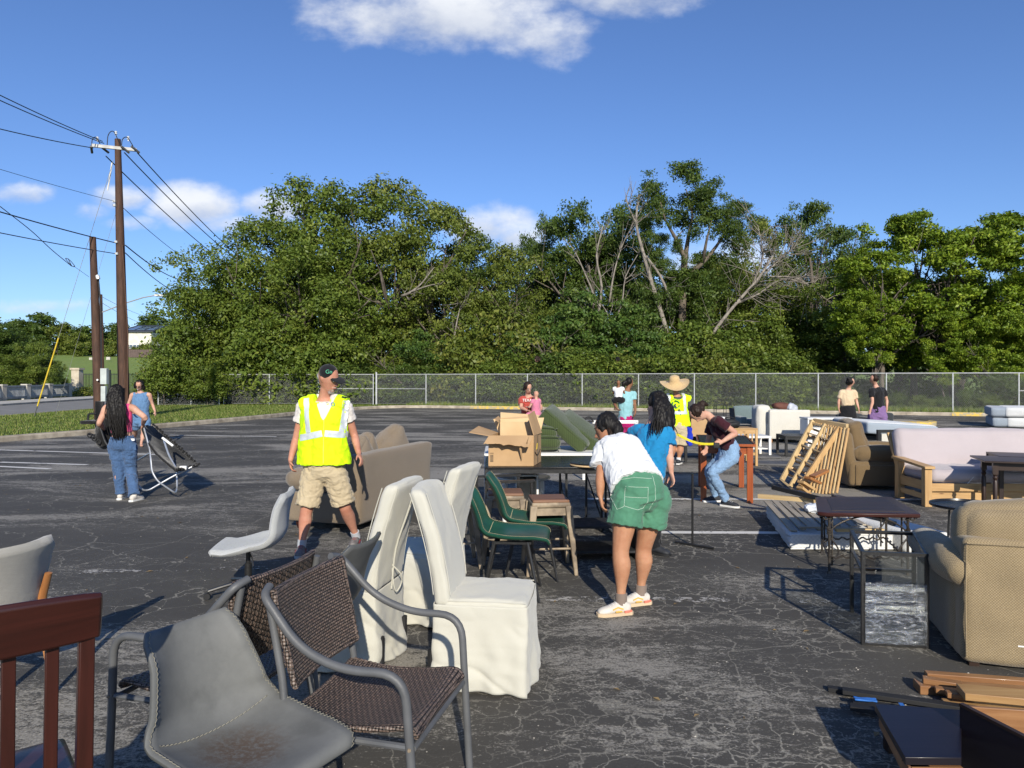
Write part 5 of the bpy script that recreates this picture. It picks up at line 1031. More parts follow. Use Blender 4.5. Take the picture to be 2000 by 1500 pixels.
mk('board_top', lathe([(.005, .0), (.20, .0), (.205, .006), (.20, .012), (.005, .012)], 28, (.22, .18, .018)), m_blackgl, t); mk('cream_edge', lathe([(.005, 0), (.205, 0), (.21, .008), (.205, .016), (.005, .016)], 28, (.22, .18, 0)), m_cardi, t)
# long black folding leg behind the shorts woman
t = thing('table_stand', 'thin black T-shaped leg right of the green shorts', 'table leg', (1.75, 6.95, 0), 0, 'black metal bases'); mk('post', tube([(0, 0, .02), (0, 0, .70)], .011, 8), m_black, t); mk('foot_bar', tube([(-.14, .12, .015), (.16, -.16, .015)], .012, 8), m_black, t)

def stool(label, loc, rz):
    t = thing('metal_stool', label, 'stool', loc, rz, 'tan metal stools'); mk('seat', soft((.31, .31, .03), .014, n=8, c=(0, 0, .605)), w_grey, t, 50); mk('seat_rim', (lambda g: g)(soft((.325, .325, .05), .02, n=8, c=(0, 0, .575))), m_rust, t, 50)
    for sx in (1, -1):
        for sy in (1, -1):
            p, q = A3((sx*.145, sy*.145, .57)), A3((sx*.20, sy*.20, 0)); b4 = [q+A3((-.016, -.016, 0)), q+A3((.016, -.016, 0)), q+A3((.016, .016, 0)), q+A3((-.016, .016, 0))]; t4 = [p+A3((-.03, -.03, 0)), p+A3((.03, -.03, 0)), p+A3((.03, .03, 0)), p+A3((-.03, .03, 0))]
            mk('leg', hexa(b4, t4), m_rust, t, bev=.008)
    for sx in (1, -1): mk('stretcher', tube([(sx*.18, -.18, .2), (sx*.18, .18, .2)], .009, 6), m_rust, t); mk('stretcher', tube([(-.18, sx*.18, .22), (.18, sx*.18, .22)], .009, 6), m_rust, t); mk('skirt_plate', box((sx*.15, 0, .52), (.012, .24, .06)), m_rust, t); mk('skirt_plate', box((0, sx*.15, .52), (.24, .012, .06)), m_rust, t)
    return t
stool('tan metal stool with a wooden seat right of the green chairs', (.31, 6.08, 0), .10)
stool('tan metal stool with a wooden seat behind the slipcovered chairs', (-.50, 6.25, 0), .2)
stool('tan metal stool almost hidden between the two green chair backs', (-.06, 6.42, 0), .05)

table('dark coffee table in front of the cream sofa', (5.72, 15.0, 0), -.05, .62, .62, .43, .03, .05, m_black, m_black, apron=.05)
t = table('orange-red wooden table with a dark glass top beside the maroon-shirted woman', (2.47, 9.46, 0), ang(.97, -.23), .70, 1.5, .77, .03, .075, m_blackgl, w_red, apron=.10, inset=.02)
for y in (.0, 1.5): mk('edge_band', box((.35, y, .755), (.72, .03, .032)), w_red, t)
for x in (.0, .70): mk('edge_band', box((x, .75, .754), (.03, 1.47, .032)), w_red, t)
t = table('low white rectangular table behind the orange-red table', (4.35, 14.9, 0), .02, 1.05, .6, .43, .045, .05, m_white, m_white, apron=0); mk('lower_shelf', box((.52, .3, .16), (.95, .5, .02)), m_white, t)
t = table('small pine side table with slatted sides behind the orange-red table', (3.95, 13.3, 0), .03, .62, .55, .70, .025, .045, w_pine, w_pine, apron=.06)
for k in range(7): mk('slat', box((.10+.07*k, .025, .42), (.025, .014, .38)), w_pine, t)
for z in (.22, .62): mk('rail', box((.31, .025, z), (.53, .02, .045)), w_pine, t)
mk('rail', box((.31, .025, .235), (.53, .012, .03)), w_pine, t)
t = thing('fabric_bundle', 'small black bag lying on the pine side table', 'bag', (4.08, 13.45, .70), 0); mk('bag_body', soft((.34, .26, .14), .06, (.02, .02, .02), 10, (0, 0, .07), .02, .12, 3), m_blackm, t, 180); mk('strap', tube(cat([(-.12, 0, .12), (-.05, -.04, .2), (.06, -.03, .19), (.13, 0, .12)], 4), .01, 5), m_blackm, t)
# dark wood table at the right edge
t = thing('side_table', 'dark brown wooden table with a thin overhanging top in front of the futon', 'table', (5.62, 8.45, 0), ang(.96, -.35)); mk('table_top', box((.55, .30, .645), (1.2, .68, .022)), w_walnut, t, bev=.004)
for x in (.08, 1.0):
    for y in (.06, .55): mk('leg', join(box((x, y, .56), (.055, .055, .14)), lathe([(.018, 0), (.026, .05), (.026, .40), (.018, .42), (.03, .45), (.02, .47), (.028, .49)], 10, (x, y, 0))), w_walnut, t)
for y in (.06, .55): mk('apron', box((.54, y, .585), (.86, .02, .09)), w_walnut, t)
t = table('second dark wooden table just entering at the right edge', (6.05, 8.9, 0), ang(.96, -.35), .9, .6, .66, .02, .05, w_walnut, w_walnut)
# wrought-iron table
o = A3((2.58, 5.93, 0)); t = thing('iron_table', 'wooden-topped table with scrolled wrought-iron legs behind the black cube frame', 'table', o, ang(1, -.04)); Wx, Dy, Hz = .76, .80, .52; sk = .22
m_iron2 = mat('bronze_iron', (.10, .085, .07), .35, (.05, .042, .036), vs=14, metal=.6, bump=.3, bs=120)
poly = [(-.03+.05, -.02), (Wx-.0, -.04), (Wx+.03+.0, .02), (Wx+sk-.04, Dy), (Wx+sk-.12, Dy+.03), (sk+.06, Dy+.02), (sk-.0, Dy-.03), (-.04, .03)]
mk('table_top', slab(poly, Hz-.038, Hz-.004), w_cherry, t, bev=.008)
# planked centre and border pieces
def lerp2(a, b, k): return (a[0]+(b[0]-a[0])*k, a[1]+(b[1]-a[1])*k)
A_, B_, C_, D_ = (.10, .08), (Wx-.07, .06), (Wx+sk-.15, Dy-.09), (sk+.08, Dy-.10)
for k in range(9):
    a, b, c, d = lerp2(A_, D_, k/9+.006), lerp2(B_, C_, k/9+.006), lerp2(B_, C_, (k+1)/9-.006), lerp2(A_, D_, (k+1)/9-.006); mk('plank', slab([a, b, c, d], Hz-.004, Hz-.0008), w_walnut, t)
for (x, y) in ((.06, .04), (Wx-.07, .02), (Wx+sk-.12, Dy-.05), (sk+.05, Dy-.06)):
    lg = mk('leg', tube([(x, y, 0), (x, y, Hz-.04)], .011, 8), m_iron2, t); mk('ring', join(*[lathe([(.012, -.008), (.022, -.004), (.022, .004), (.012, .008)], 10, (x, y, z)) for z in (.33, .35, .37, .46, .48)]), m_iron2, lg); mk('foot', lathe([(.02, 0), (.016, .02)], 8, (x, y, 0)), m_iron2, lg)
    s = 1 if x < Wx/2+.1 else -1; mk('second_leg', tube([(x+s*.035, y+.03, .06), (x+s*.035, y+.03, Hz-.04)], .008, 6), m_iron2, t); q = np.linspace(0, 1, 20); mk('scroll', tube(np.stack([x+s*(.03+.045*np.sin(q*6.3)), 0*q+y, .10+q*.34], 1), .007, 6), m_iron2, t)
    a2 = np.linspace(0, 8, 26); rr = .028*(1-a2/11); mk('corner_curl', tube(np.stack([x-s*.035+rr*np.cos(a2), 0*a2+y-.02, Hz-.05+rr*np.sin(a2)], 1), .006, 6), m_iron2, t)
for (a, b) in (((.06, .04), (Wx-.07, .02)), ((sk+.05, Dy-.06), (Wx+sk-.12, Dy-.05))):
    q = np.linspace(0, 1, 24); mk('arch', tube(np.stack([a[0]+(b[0]-a[0])*q, a[1]+(b[1]-a[1])*q, .33+.15*np.sin(q*math.pi)**.6], 1), .007, 6), m_iron2, t); tw = np.stack([a[0]+(b[0]-a[0])*q, a[1]+(b[1]-a[1])*q+.012*np.sin(q*40), .14+.012*np.cos(q*40)], 1); mk('twisted_stretcher', tube(tw, .008, 6), m_iron2, t)
for (a, b) in (((.06, .04), (sk+.05, Dy-.06)), ((Wx-.07, .02), (Wx+sk-.12, Dy-.05))): q = np.linspace(0, 1, 24); mk('twisted_stretcher', tube(np.stack([a[0]+(b[0]-a[0])*q+.012*np.sin(q*40), a[1]+(b[1]-a[1])*q, .14+.012*np.cos(q*40)], 1), .008, 6), m_iron2, t)
t = thing('round_side_table', 'small round black metal table between the futon and the tan armchair', 'table', (4.05, 6.35, 0), 0); mk('table_top', lathe([(.005, .485), (.30, .485), (.31, .49), (.31, .51), (.30, .512), (.295, .495), (.005, .493)], 32), m_blackgl, t)
for k in range(3): a = R(120*k+200); mk('leg', tube([(.24*math.cos(a), .24*math.sin(a), .485), (.27*math.cos(a), .27*math.sin(a), 0)], .009, 7), m_black, t)
# black cube frame wrapped in film
o = A3((2.14, 4.37, 0)); t = thing('cube_frame_table', 'black metal cube frame with a wrinkled clear film wrap on its near side', 'table frame', o, ang(.98, -.16)); X1, Y1, Z1, s = .36, .64, .57, .022
c4 = {'a': (0, 0), 'b': (X1, 0), 'c': (X1+.16, Y1), 'd': (.12, Y1)}
for k, (x, y) in c4.items(): mk('leg', box((x, y, Z1/2), (s, s, Z1)), m_black, t)
for p, q in (('a', 'b'), ('b', 'c'), ('c', 'd'), ('d', 'a')):
    a, b = A3((*c4[p], 0)), A3((*c4[q], 0)); d = nrm(b-a)*s*.5; mk('top_bar', beam(a+d+A3((0, 0, Z1-s/2)), b-d+A3((0, 0, Z1-s/2)), s, s), m_black, t)
for p, q, z in (('d', 'c', .30), ('a', 'd', .44), ('a', 'b', .012)): a, b = A3((*c4[p], z)), A3((*c4[q], z)); d = nrm(b-a)*s*.5; mk('cross_bar', beam(a+d, b-d, s*.8, s*.8), m_black, t)
def glassy(name, c, rough, fac, bump=0, bsc=20, streak=False):
    g_ = NT(name); tr = g_.N.new('ShaderNodeBsdfTransparent'); tr.inputs[0].default_value = rgb((.93, .95, .95)); gl = g_.N.new('ShaderNodeBsdfGlossy'); gl.inputs['Roughness'].default_value = rough; gl.inputs[0].default_value = rgb(c)
    mx = g_.N.new('ShaderNodeMixShader'); g_.L.new(tr.outputs[0], mx.inputs[1]); src = gl.outputs[0]
    if streak:
        df = g_.N.new('ShaderNodeBsdfDiffuse'); df.inputs[0].default_value = rgb((.62, .65, .70)); m2 = g_.N.new('ShaderNodeMixShader'); m2.inputs[0].default_value = .14; g_.L.new(gl.outputs[0], m2.inputs[1]); g_.L.new(df.outputs[0], m2.inputs[2]); src = m2.outputs[0]
    g_.L.new(src, mx.inputs[2])
    if streak:
        n = g_.noise(g_.map('Object', (3, 3, 14), rot=(0, .25, 0)), 5, 6, .7, 1.4); bp_ = g_.N.new('ShaderNodeBump'); bp_.inputs['Strength'].default_value = 1; bp_.inputs['Distance'].default_value = .05; g_.L.new(n, bp_.inputs['Height']); g_.L.new(bp_.outputs[0], gl.inputs['Normal'])
        g_.L.new(g_.math('ADD', g_.math('MULTIPLY', g_.ramp(n, .46, .62), .78), .16), mx.inputs[0])
    else: mx.inputs[0].default_value = fac
    g_.L.new(mx.outputs[0], g_.N['Material Output'].inputs['Surface']); return g_.m
m_glass = glassy('clear_glass', (.9, .95, .95), .02, .10); m_film = glassy('stretch_film', (.95, .97, 1.0), .22, .3, streak=True)
mk('glass_pane', box((X1/2, -.004, Z1/2), (X1-s, .004, Z1-2*s)), m_glass, t)
gx, gz = np.meshgrid(np.linspace(.006, X1-.006, 70), np.linspace(.02, .385, 90)); Pg = np.stack([gx, 0*gx, gz], 2); nn = sn((Pg*A3((1, 1, 3.4))+gx[..., None]*A3((0, 0, .9))).reshape(-1, 3), .11, 3, 4).reshape(gx.shape); Pg[..., 1] = -.022+nn*.010
mk('film_wrap', sheet(Pg), m_film, t, 180)
# ---------------------------------------------------------------- people
def skinmat(name, c): 
    t = NT(name); n = t.noise(t.map('Object'), 7, 6, .65); t.col(t.mix(t.ramp(n, .35, .65), c, (c[0]*.80, c[1]*.68, c[2]*.64))); t.b.inputs['Roughness'].default_value = .62; t.b.inputs['Specular IOR Level'].default_value = .25
    t.b.inputs['Subsurface Weight'].default_value = .08; t.b.inputs['Subsurface Radius'].default_value = (.02, .008, .004); t.b.inputs['Subsurface Scale'].default_value = .3; t.bump(t.noise(t.map('Object'), 90, 3), .08, .002); return t.m
def hairmat(name, c):
    t = NT(name); n = t.noise(t.map('Object', (90, 90, 4)), 1, 4, .6); t.col(t.mix(t.ramp(n, .35, .7), c, tuple(x*1.9+.001 for x in c))); t.b.inputs['Roughness'].default_value = .55; t.b.inputs['Specular IOR Level'].default_value = .25; t.bump(n, .5, .004); return t.m
def cloth(name, c, c2=None, cell=.0035, denim=False):
    t = NT(name); c2 = c2 or tuple(x*.82 for x in c); n = t.noise(t.map('Object', loc=(2, 1, 3)), 5, 5, .6); col = t.mix(t.ramp(n, .35, .7), c, c2)
    if denim: f = t.noise(t.map('Object', (140, 140, 30)), 1, 3, .7); col = t.mix(t.math('MULTIPLY', t.ramp(f, .35, .7), .35), col, tuple(min(1, x*2.0+.03) for x in c)); k = t.ramp(t.noise(t.map('Object', (5, 5, 9), loc=(7, 3, 1)), 1, 4, .6), .52, .75); col = t.mix(t.math('MULTIPLY', k, .35), col, tuple(min(1, x*1.8+.01) for x in c))
    t.col(col); t.b.inputs['Roughness'].default_value = .88; t.b.inputs['Specular IOR Level'].default_value = .2; t.b.inputs['Sheen Weight'].default_value = .15; t.bump(t.noise(t.map('Object'), 260, 3, .7), .25, .002); return t.m
sk_red = skinmat('skin_sunburnt', (.50, .25, .17)); sk_tan = skinmat('skin_tan', (.43, .225, .13)); sk_lt = skinmat('skin_light', (.55, .33, .24)); sk_br = skinmat('skin_brown', (.25, .125, .07))
h_blk = hairmat('black_hair', (.0065, .0055, .005)); h_brn = hairmat('dark_brown_hair', (.016, .009, .006)); m_lip = mat('lips', (.35, .10, .08), .5); m_eyew = mat('eye_white', (.7, .68, .65), .2); m_eyed = mat('iris', (.02, .012, .008), .15)
def lerp(a, b, t): return A3(a)*(1-t)+A3(b)*t
def hand(wr, d, pn, side, sc=1.0, curl=.5, vox=.004):
    """palm, four unequal bent fingers and a side thumb; d along the hand, pn palm normal, side towards the thumb"""
    d, pn = nrm(d), nrm(pn); side = nrm(side-d*np.dot(side, d)); pn = nrm(np.cross(d, side))*(1 if np.dot(np.cross(d, side), pn) >= 0 else -1); w = A3(wr); g = [chain([w-d*.01*sc, w+d*.03*sc, w+d*.085*sc], [(.024*sc, .019*sc), (.037*sc, .017*sc), (.041*sc, .013*sc)], lat=side, n=12, k=2)]
    for i, (o, L_, r) in enumerate(((.030, .068, .0088), (.010, .076, .0092), (-.011, .070, .0088), (-.030, .054, .0078))):
        b = w+d*.080*sc+side*o*sc; a = 0; p = b; pts = [w+d*.05*sc+side*o*.9*sc, b]
        for k, f in enumerate((.45, .30, .25)): a += curl*(.55+.25*k)+.08*i*curl; p = p+(d*math.cos(a)+pn*math.sin(a)+side*o*.9)*L_*f*sc; pts.append(p)
        g.append(chain(pts, [r*sc*1.05, r*sc, r*.98*sc, r*.9*sc, r*.72*sc], n=8, k=2, cap=.7))
    b = w+d*.022*sc+side*.026*sc; t1 = b+(d*.65+side*.62+pn*.35)*.040*sc; t2 = t1+(d*.85+side*.22+pn*.45)*.030*sc; t3 = t2+(d*.9+pn*.4)*.022*sc
    g.append(chain([b, t1, t2, t3], [.0145*sc, .0115*sc, .0098*sc, .0072*sc], n=8, k=2, cap=.7)); return join(*g)
def head_geo(c, f, up, s=1.0, ears=True, nose=1.0):
    f, up = nrm(f), nrm(up); f = nrm(f-up*np.dot(f, up)); l = np.cross(up, f); c = A3(c)
    rows = [(-.118, .022, .022, .062), (-.108, .038, .036, .050), (-.085, .052, .058, .032), (-.05, .062, .080, .012), (-.015, .069, .092, .002), (.025, .074, .097, -.004), (.06, .071, .090, -.008), (.09, .056, .070, -.012), (.108, .030, .040, -.014)]
    pts = [c+up*z*s+f*o*s for z, a, b, o in rows]; g = [chain(pts, [(a*s, b*s) for z, a, b, o in rows], lat=l, n=18, k=3, cap=.4)]
    q = lambda x, y, z: c+(l*x+f*y+up*z)*s
    g.append(chain([q(0, .086, .018), q(0, .100, -.008), q(0, .112*nose, -.030), q(0, .096, -.040)], [.008*s, .010*s, .0135*s, .009*s], n=8, k=2)); g.append(chain([q(-.013, .094, -.034), q(.013, .094, -.034)], .0085*s, n=8, k=1, cap=.8))
    g.append(chain([q(-.022, .083, -.066), q(0, .093, -.064), q(.022, .083, -.066)], .0075*s, n=8, k=2)); g.append(chain([q(-.035, .080, .026), q(0, .090, .028), q(.035, .080, .026)], .0085*s, n=8, k=2)); g.append(ell(q(0, .074, -.098), (.017*s, .017*s, .015*s), 8, 6))
    if ears:
        for sg in (1, -1): g.append(chain([q(sg*.070, -.004, .022), q(sg*.079, -.012, .008), q(sg*.076, -.010, -.012), q(sg*.069, -.002, -.028)], [(.006*s, .012*s), (.007*s, .019*s), (.006*s, .016*s), (.005*s, .008*s)], lat=l, n=8, k=2))
    return join(*g), q, l
def face_parts(t, q, s, brow=h_brn, mouth=True):
    for sg in (1, -1):
        e = mk('eye', ell(q(sg*.029, .0835, .008), (.0105*s, .0105*s, .0085*s), 8, 6), m_eyew, t, 180); mk('iris', ell(q(sg*.029, .0935, .008), (.0052*s, .0052*s, .0056*s), 8, 6), m_eyed, e, 180)
        mk('eyebrow', chain([q(sg*.014, .096, .026), q(sg*.030, .094, .032), q(sg*.046, .080, .026)], [(.003*s, .004*s)]*3, n=6, k=2), brow, t, 180)
    if mouth: mk('lips', chain([q(-.021, .0905, -.066), q(0, .1015, -.064), q(.021, .0905, -.066)], [.0028*s, .0052*s, .0028*s], n=6, k=2), m_lip, t, 180)
def person(label, base, J, skin, s=1.0, vox=.010, fwd=(0, -1, 0), hf=None, top=None, bot=None, shoes=None, curl=.45, hands=True, body=1.0, nm='person', cat_='person', face=False, hs=1.0, brow=None, sock=None, legs='AB', armr=1.0):
    b = A3(base); J = {k: A3(v)-b for k, v in J.items()}; t = thing(nm, label, cat_, b); j = J
    lat = nrm(j['shB']-j['shA']); hl = nrm(j['hiB']-j['hiA']); up = nrm(j['che']-j['pel']); hu = nrm(j['hed']-j['nek']); hf = A3(hf if hf is not None else fwd); sh = lerp(j['shA'], j['shB'], .5); B = body*s
    wst = lerp(j['pel'], j['che'], .48); g = []
    g.append(chain([j['pel']-up*.09*s, j['pel'], wst, j['che'], lerp(j['che'], sh, .75), lerp(sh, j['nek'], .55), j['nek'], lerp(j['nek'], j['hed'], .45)], [(.10*B, .085*B), (.155*B, .115*B), (.128*B, .098*B), (.155*B, .112*B), (.140*B, .085*B), (.075*B, .062*B), (.055*s, .055*s), (.053*s, .056*s)], lat=lat, n=18, k=3))
    for k in 'AB':
        S_, E_, W_, H_ = j['sh'+k], j['el'+k], j['wr'+k], j['ha'+k]; a = armr
        g.append(chain([lerp(sh, S_, .55), S_, lerp(S_, E_, .4), E_, lerp(E_, W_, .3), W_], [.062*s, .054*s*a, .047*s*a, .038*s*a, .039*s*a, .025*s*a], n=12, k=3))
        if hands:
            d = nrm(H_-W_); ins = -lat if k == 'B' else lat; sd = j.get('th'+k); sd = A3(sd)+b if sd is not None else A3(fwd); g.append(hand(W_, d, j['pn'+k]+b if 'pn'+k in j else ins, sd, s*.98, curl))
        else: g.append(chain([W_, H_], [.026*s, .03*s], n=8, k=1, cap=.8))
        if k in legs:
            I_, K_, N_, T_e = j['hi'+k], j['kn'+k], j['an'+k], j['to'+k]; sd = nrm(K_-I_)
            back = -nrm(A3(fwd)); g.append(chain([lerp(j['pel'], I_, .7)+up*.02, I_, lerp(I_, K_, .4), K_, lerp(K_, N_, .3)+back*.012*s, lerp(K_, N_, .75), N_], [.088*B, .092*B, .082*B, .056*B, .060*B, .036*s, .036*s], n=14, k=3))
            if shoes is None or shoes.get('open'): dd = nrm((T_e-N_)*A3((1, 1, 0))); z0 = j['to'+k][2]; g.append(chain([N_, A3((*(N_[:2]-dd[:2]*.035*s), z0+.04*s)), A3((*(N_[:2]+dd[:2]*.06*s), z0+.035*s)), A3((*(N_[:2]+dd[:2]*.15*s), z0+.018*s))], [(.034*s, .034*s), (.032*s, .035*s), (.040*s, .028*s), (.040*s, .014*s)], lat=np.cross(dd, (0, 0, 1)), n=12, k=3))
    hg, q, l = head_geo(j['hed'], hf, hu, s*hs); g.append(hg); remesh('body', join(*g), vox, skin, t, 3)
    if face: face_parts(t, q, s, brow or h_brn)
    if top:
        m = top['m']; inf = top.get('inf', .018)*s; g = []; hem = top.get('hem', .0); nk = top.get('neck', .45); bl = top.get('loose', 1.0)
        hp = lerp(j['pel'], j['che'], -hem) if hem < 0 else j['pel']-up*hem
        low = j['pel']-up*hem if 'crop' not in top else lerp(j['pel'], j['che'], top['crop'])
        cs = [low, lerp(low, j['che'], .5), j['che'], lerp(j['che'], sh, .8), lerp(sh, j['nek'], nk)]
        rr = [(.158*B*bl+inf, .118*B*bl+inf), (.145*B*bl+inf, .112*B*bl+inf), (.158*B+inf, .116*B+inf), (.142*B+inf, .092*B+inf), (.078*B+inf*.6, .07*B+inf*.6)]
        if 'crop' in top: rr[0] = (.140*B*bl+inf, .106*B*bl+inf)
        g.append(chain(cs, rr, lat=lat, n=22, k=4, cap=.06))
        sl_ = top.get('sleeve', .55)
        for k in 'AB':
            S_, E_, W_ = j['sh'+k], j['el'+k], j['wr'+k]
            if sl_ > 0: e = lerp(S_, E_, sl_) if sl_ <= 1 else lerp(E_, W_, sl_-1); mid = lerp(S_, E_, min(sl_, 1)*.5); g.append(chain([lerp(sh, S_, .5), S_, mid, e] if sl_ <= 1 else [lerp(sh, S_, .5), S_, mid, E_, e], [.066*s+inf*.5, .062*s+inf*.5, .060*s+inf*.6, .058*s+inf*.9] if sl_ <= 1 else [.066*s+inf*.5, .062*s+inf*.5, .06*s+inf*.5, .048*s+inf*.5, .04*s+inf*.5], n=14, k=3, cap=.05))
            else: g.append(chain([lerp(sh, S_, .5), lerp(sh, S_, .86)], [.064*s+inf*.3, .058*s+inf*.3], n=12, k=1, cap=.3))
        remesh(top.get('nm', 'shirt'), join(*g), vox, m, t, 2, disp=(top.get('wr', .008)*s, .16, (1, 1, .8), 7))
    if bot:
        m = bot['m']; inf = bot.get('inf', .016)*s; L_ = bot.get('len', 2.0); g = [chain([lerp(j['pel'], j['che'], bot.get('rise', .30)), j['pel'], lerp(j['pel'], lerp(j['hiA'], j['hiB'], .5), 1.0)-up*.03], [(.142*B+inf, .108*B+inf), (.166*B+inf, .128*B+inf), (.15*B+inf, .115*B+inf)], lat=hl, n=20, k=3, cap=.15)]
        fl = bot.get('flare', 0)
        for k in 'AB':
            if k == 'A': g.append(ell(lerp(j['hiA'], j['hiB'], .5)+up*.01, (.12*B+inf, .115*B+inf, .10*B), 14, 9))
            if k not in legs: continue
            I_, K_, N_ = j['hi'+k], j['kn'+k], j['an'+k]
            if L_ <= 1: e = lerp(I_, K_, L_); g.append(chain([lerp(j['pel'], I_, .8), I_, lerp(I_, e, .55), e], [.098*B+inf, .100*B+inf, .096*B+inf, .092*B+inf+fl*s], n=18, k=4, cap=.04))
            else: e = lerp(K_, N_, min(L_-1, 1.12)); g.append(chain([lerp(j['pel'], I_, .8), I_, lerp(I_, K_, .5), K_, lerp(K_, e, .4), lerp(K_, e, .8), e], [.096*B+inf, .096*B+inf, .080*B+inf, .062*B+inf, .058*B+inf, .044*B+inf+fl*.6*s, .048*B+inf+fl*s], n=16, k=3, cap=.05))
        if 'skirtz' in bot: g.append(chain([j['pel'], bot['skirtz']-b], [(.18, .14), (.17, .15)], lat=hl, n=16, k=1))
        remesh(bot.get('nm', 'trousers'), join(*g), vox, m, t, 2, disp=(bot.get('wr', .007)*s, .13, (1, 1, 1.3), 17))
    if sock:
        for k in legs: mk('sock', chain([j['an'+k]-(0, 0, .02), lerp(j['an'+k], j['kn'+k], .16)], [.042*s, .043*s], n=12, k=1, cap=.05), sock, t, 60)
    if shoes and not shoes.get('open'):
        for k in legs:
            N_, T_e = j['an'+k], j['to'+k]; dd = nrm((T_e-N_)*A3((1, 1, 0))); z0 = T_e[2]; pw = lambda f, z: A3((*(N_[:2]+dd[:2]*f*s), z0+z*s)); lt = np.cross(dd, (0, 0, 1))
            o = remesh('shoe', join(chain([pw(-.062, .045), pw(-.03, .052), pw(.03, .055), pw(.09, .042), pw(.145, .034), pw(.175, .028)], [(.030*s, .030*s), (.038*s, .042*s), (.040*s, .042*s), (.044*s, .032*s), (.044*s, .026*s), (.028*s, .014*s)], lat=lt, n=14, k=3), chain([pw(-.01, .06), N_+(0, 0, .0)], [.042*s, .042*s], n=12, k=1, cap=.1)), .006 if vox < .012 else .012, shoes['m'], t, 2)
            mk('sole', (lambda: (lambda p: slab([(p(x, y)[0], p(x, y)[1]) for x, y in ((-.085, -.02), (-.07, -.035), (0, -.040), (.09, -.048), (.15, -.046), (.185, -.025), (.19, 0), (.185, .025), (.15, .046), (.09, .048), (0, .040), (-.07, .035), (-.085, .02))], z0+.001, z0+.024*s))(lambda x, y: N_+dd*x*s+lt*y*s))(), shoes.get('sole', m_white), o)
            if 'lace' in shoes:
                for i in range(4): mk('lace', tube([pw(.045+.022*i, .088-.010*i)-lt*.022*s, pw(.05+.022*i, .094-.010*i), pw(.045+.022*i, .088-.010*i)+lt*.022*s], .0035, 5), shoes['lace'], o)
            for nm_, c_, pts_, r_ in shoes.get('stripes', []):
                for sd in (1, -1): mk(nm_, tube([pw(x, z)+lt*(y*sd)*s for x, y, z in pts_], r_, 5), c_, o)
    return t, q, l, j, hu
def locks(name, starts, ends, mids, n, r, m, parent, seed=0, jit=.02):
    """a fall of hair strands between polylines"""
    rg = np.random.default_rng(seed); g = []
    for i in range(n):
        f = rg.random(); a, b, c = lerp(starts[0], starts[1], f), lerp(mids[0], mids[1], f), lerp(ends[0], ends[1], f); rr = r*(.6+.8*rg.random()); e = c+rg.normal(size=3)*jit*1.3+A3((0, 0, rg.normal()*jit*1.4))
        g.append(chain([a+rg.normal(size=3)*jit*.3, b+rg.normal(size=3)*jit*.6, lerp(b, e, .6)+rg.normal(size=3)*jit*.7, e], [rr, rr*1.2, rr, rr*.25], n=5, k=3, cap=.5))
    return mk(name, join(*g), m, parent, 180)
def cap_hair(q, s=1, back=.0, vol=1.0): return [ell(q(0, -.018, .030), (.083*s*vol, .098*s*vol, .094*s*vol), 18, 12), ell(q(0, -.045-back, -.015), (.074*s*vol, .062*s*vol, .085*s*vol), 14, 10)]
def PJ(Yd, **k):
    out = {}
    for n, v in k.items(): out[n] = P(v[0], v[1], v[2] if len(v) > 2 else Yd)
    return out
m_shoeg = mat('grey_trainer', (.20, .185, .175), .7, (.10, .09, .09), vs=30); m_shoew = mat('off_white_trainer', (.60, .56, .50), .7, (.50, .46, .41), vs=14); m_shoeb = mat('dark_trainer', (.03, .033, .04), .7)
m_redp = mat('red_detail', (.25, .03, .03), .6); m_ylp = mat('yellow_detail', (.75, .45, .08), .6); m_coral = mat('coral_heel', (.75, .22, .15), .6)
c_white = cloth('white_cotton', (.70, .70, .70), (.62, .63, .64)); c_whiteM = cloth('pale_cotton', (.62, .58, .54), (.55, .51, .47)); c_khaki = cloth('khaki_cotton', (.46, .38, .25), (.39, .315, .20)); c_green = cloth('green_canvas', (.075, .21, .13), (.055, .165, .10)); c_blue = cloth('bright_blue_cotton', (.012, .20, .42), (.010, .16, .35)); c_maroon = cloth('maroon_cotton', (.040, .008, .014))
c_jean = cloth('blue_denim', (.045, .09, .18), (.033, .068, .14), denim=True); c_jeanl = cloth('light_denim', (.17, .27, .40), (.13, .21, .33), denim=True); c_chamb = cloth('chambray', (.085, .165, .29), (.07, .14, .25), denim=True); c_pink = cloth('pink_print', (.68, .05, .18), (.60, .10, .22)); c_black = cloth('black_cotton', (.010, .010, .012)); c_teal = cloth('pale_teal_cotton', (.25, .47, .50), (.21, .41, .44)); c_mag = cloth('magenta_cotton', (.38, .01, .12)); c_red = cloth('brick_red_cotton', (.40, .065, .05)); c_beige = cloth('beige_cotton', (.56, .44, .29), (.50, .38, .25)); c_purp = cloth('purple_cotton', (.20, .12, .27)); c_pinkl = cloth('rose_cotton', (.62, .20, .30)); c_sock = cloth('grey_sock', (.42, .44, .47)); c_sockb = cloth('taupe_sock', (.22, .17, .14)); c_dgrey = cloth('dark_grey_cotton', (.06, .062, .065))
def hivis(name):
    t = NT(name); n = t.noise(t.map('Object'), 6, 4); t.col(t.mix(t.ramp(n, .35, .7), (.62, .92, .010), (.52, .85, .008))); t.b.inputs['Roughness'].default_value = .8; t.b.inputs['Specular IOR Level'].default_value = .2; t.bump(t.noise(t.map('Object'), 300, 3, .7), .4, .002); return t.m
m_hv = hivis('high_vis_yellow'); m_refl = mat('reflective_tape', (.58, .62, .64), .4, (.50, .54, .57), vs=8, metal=.15)

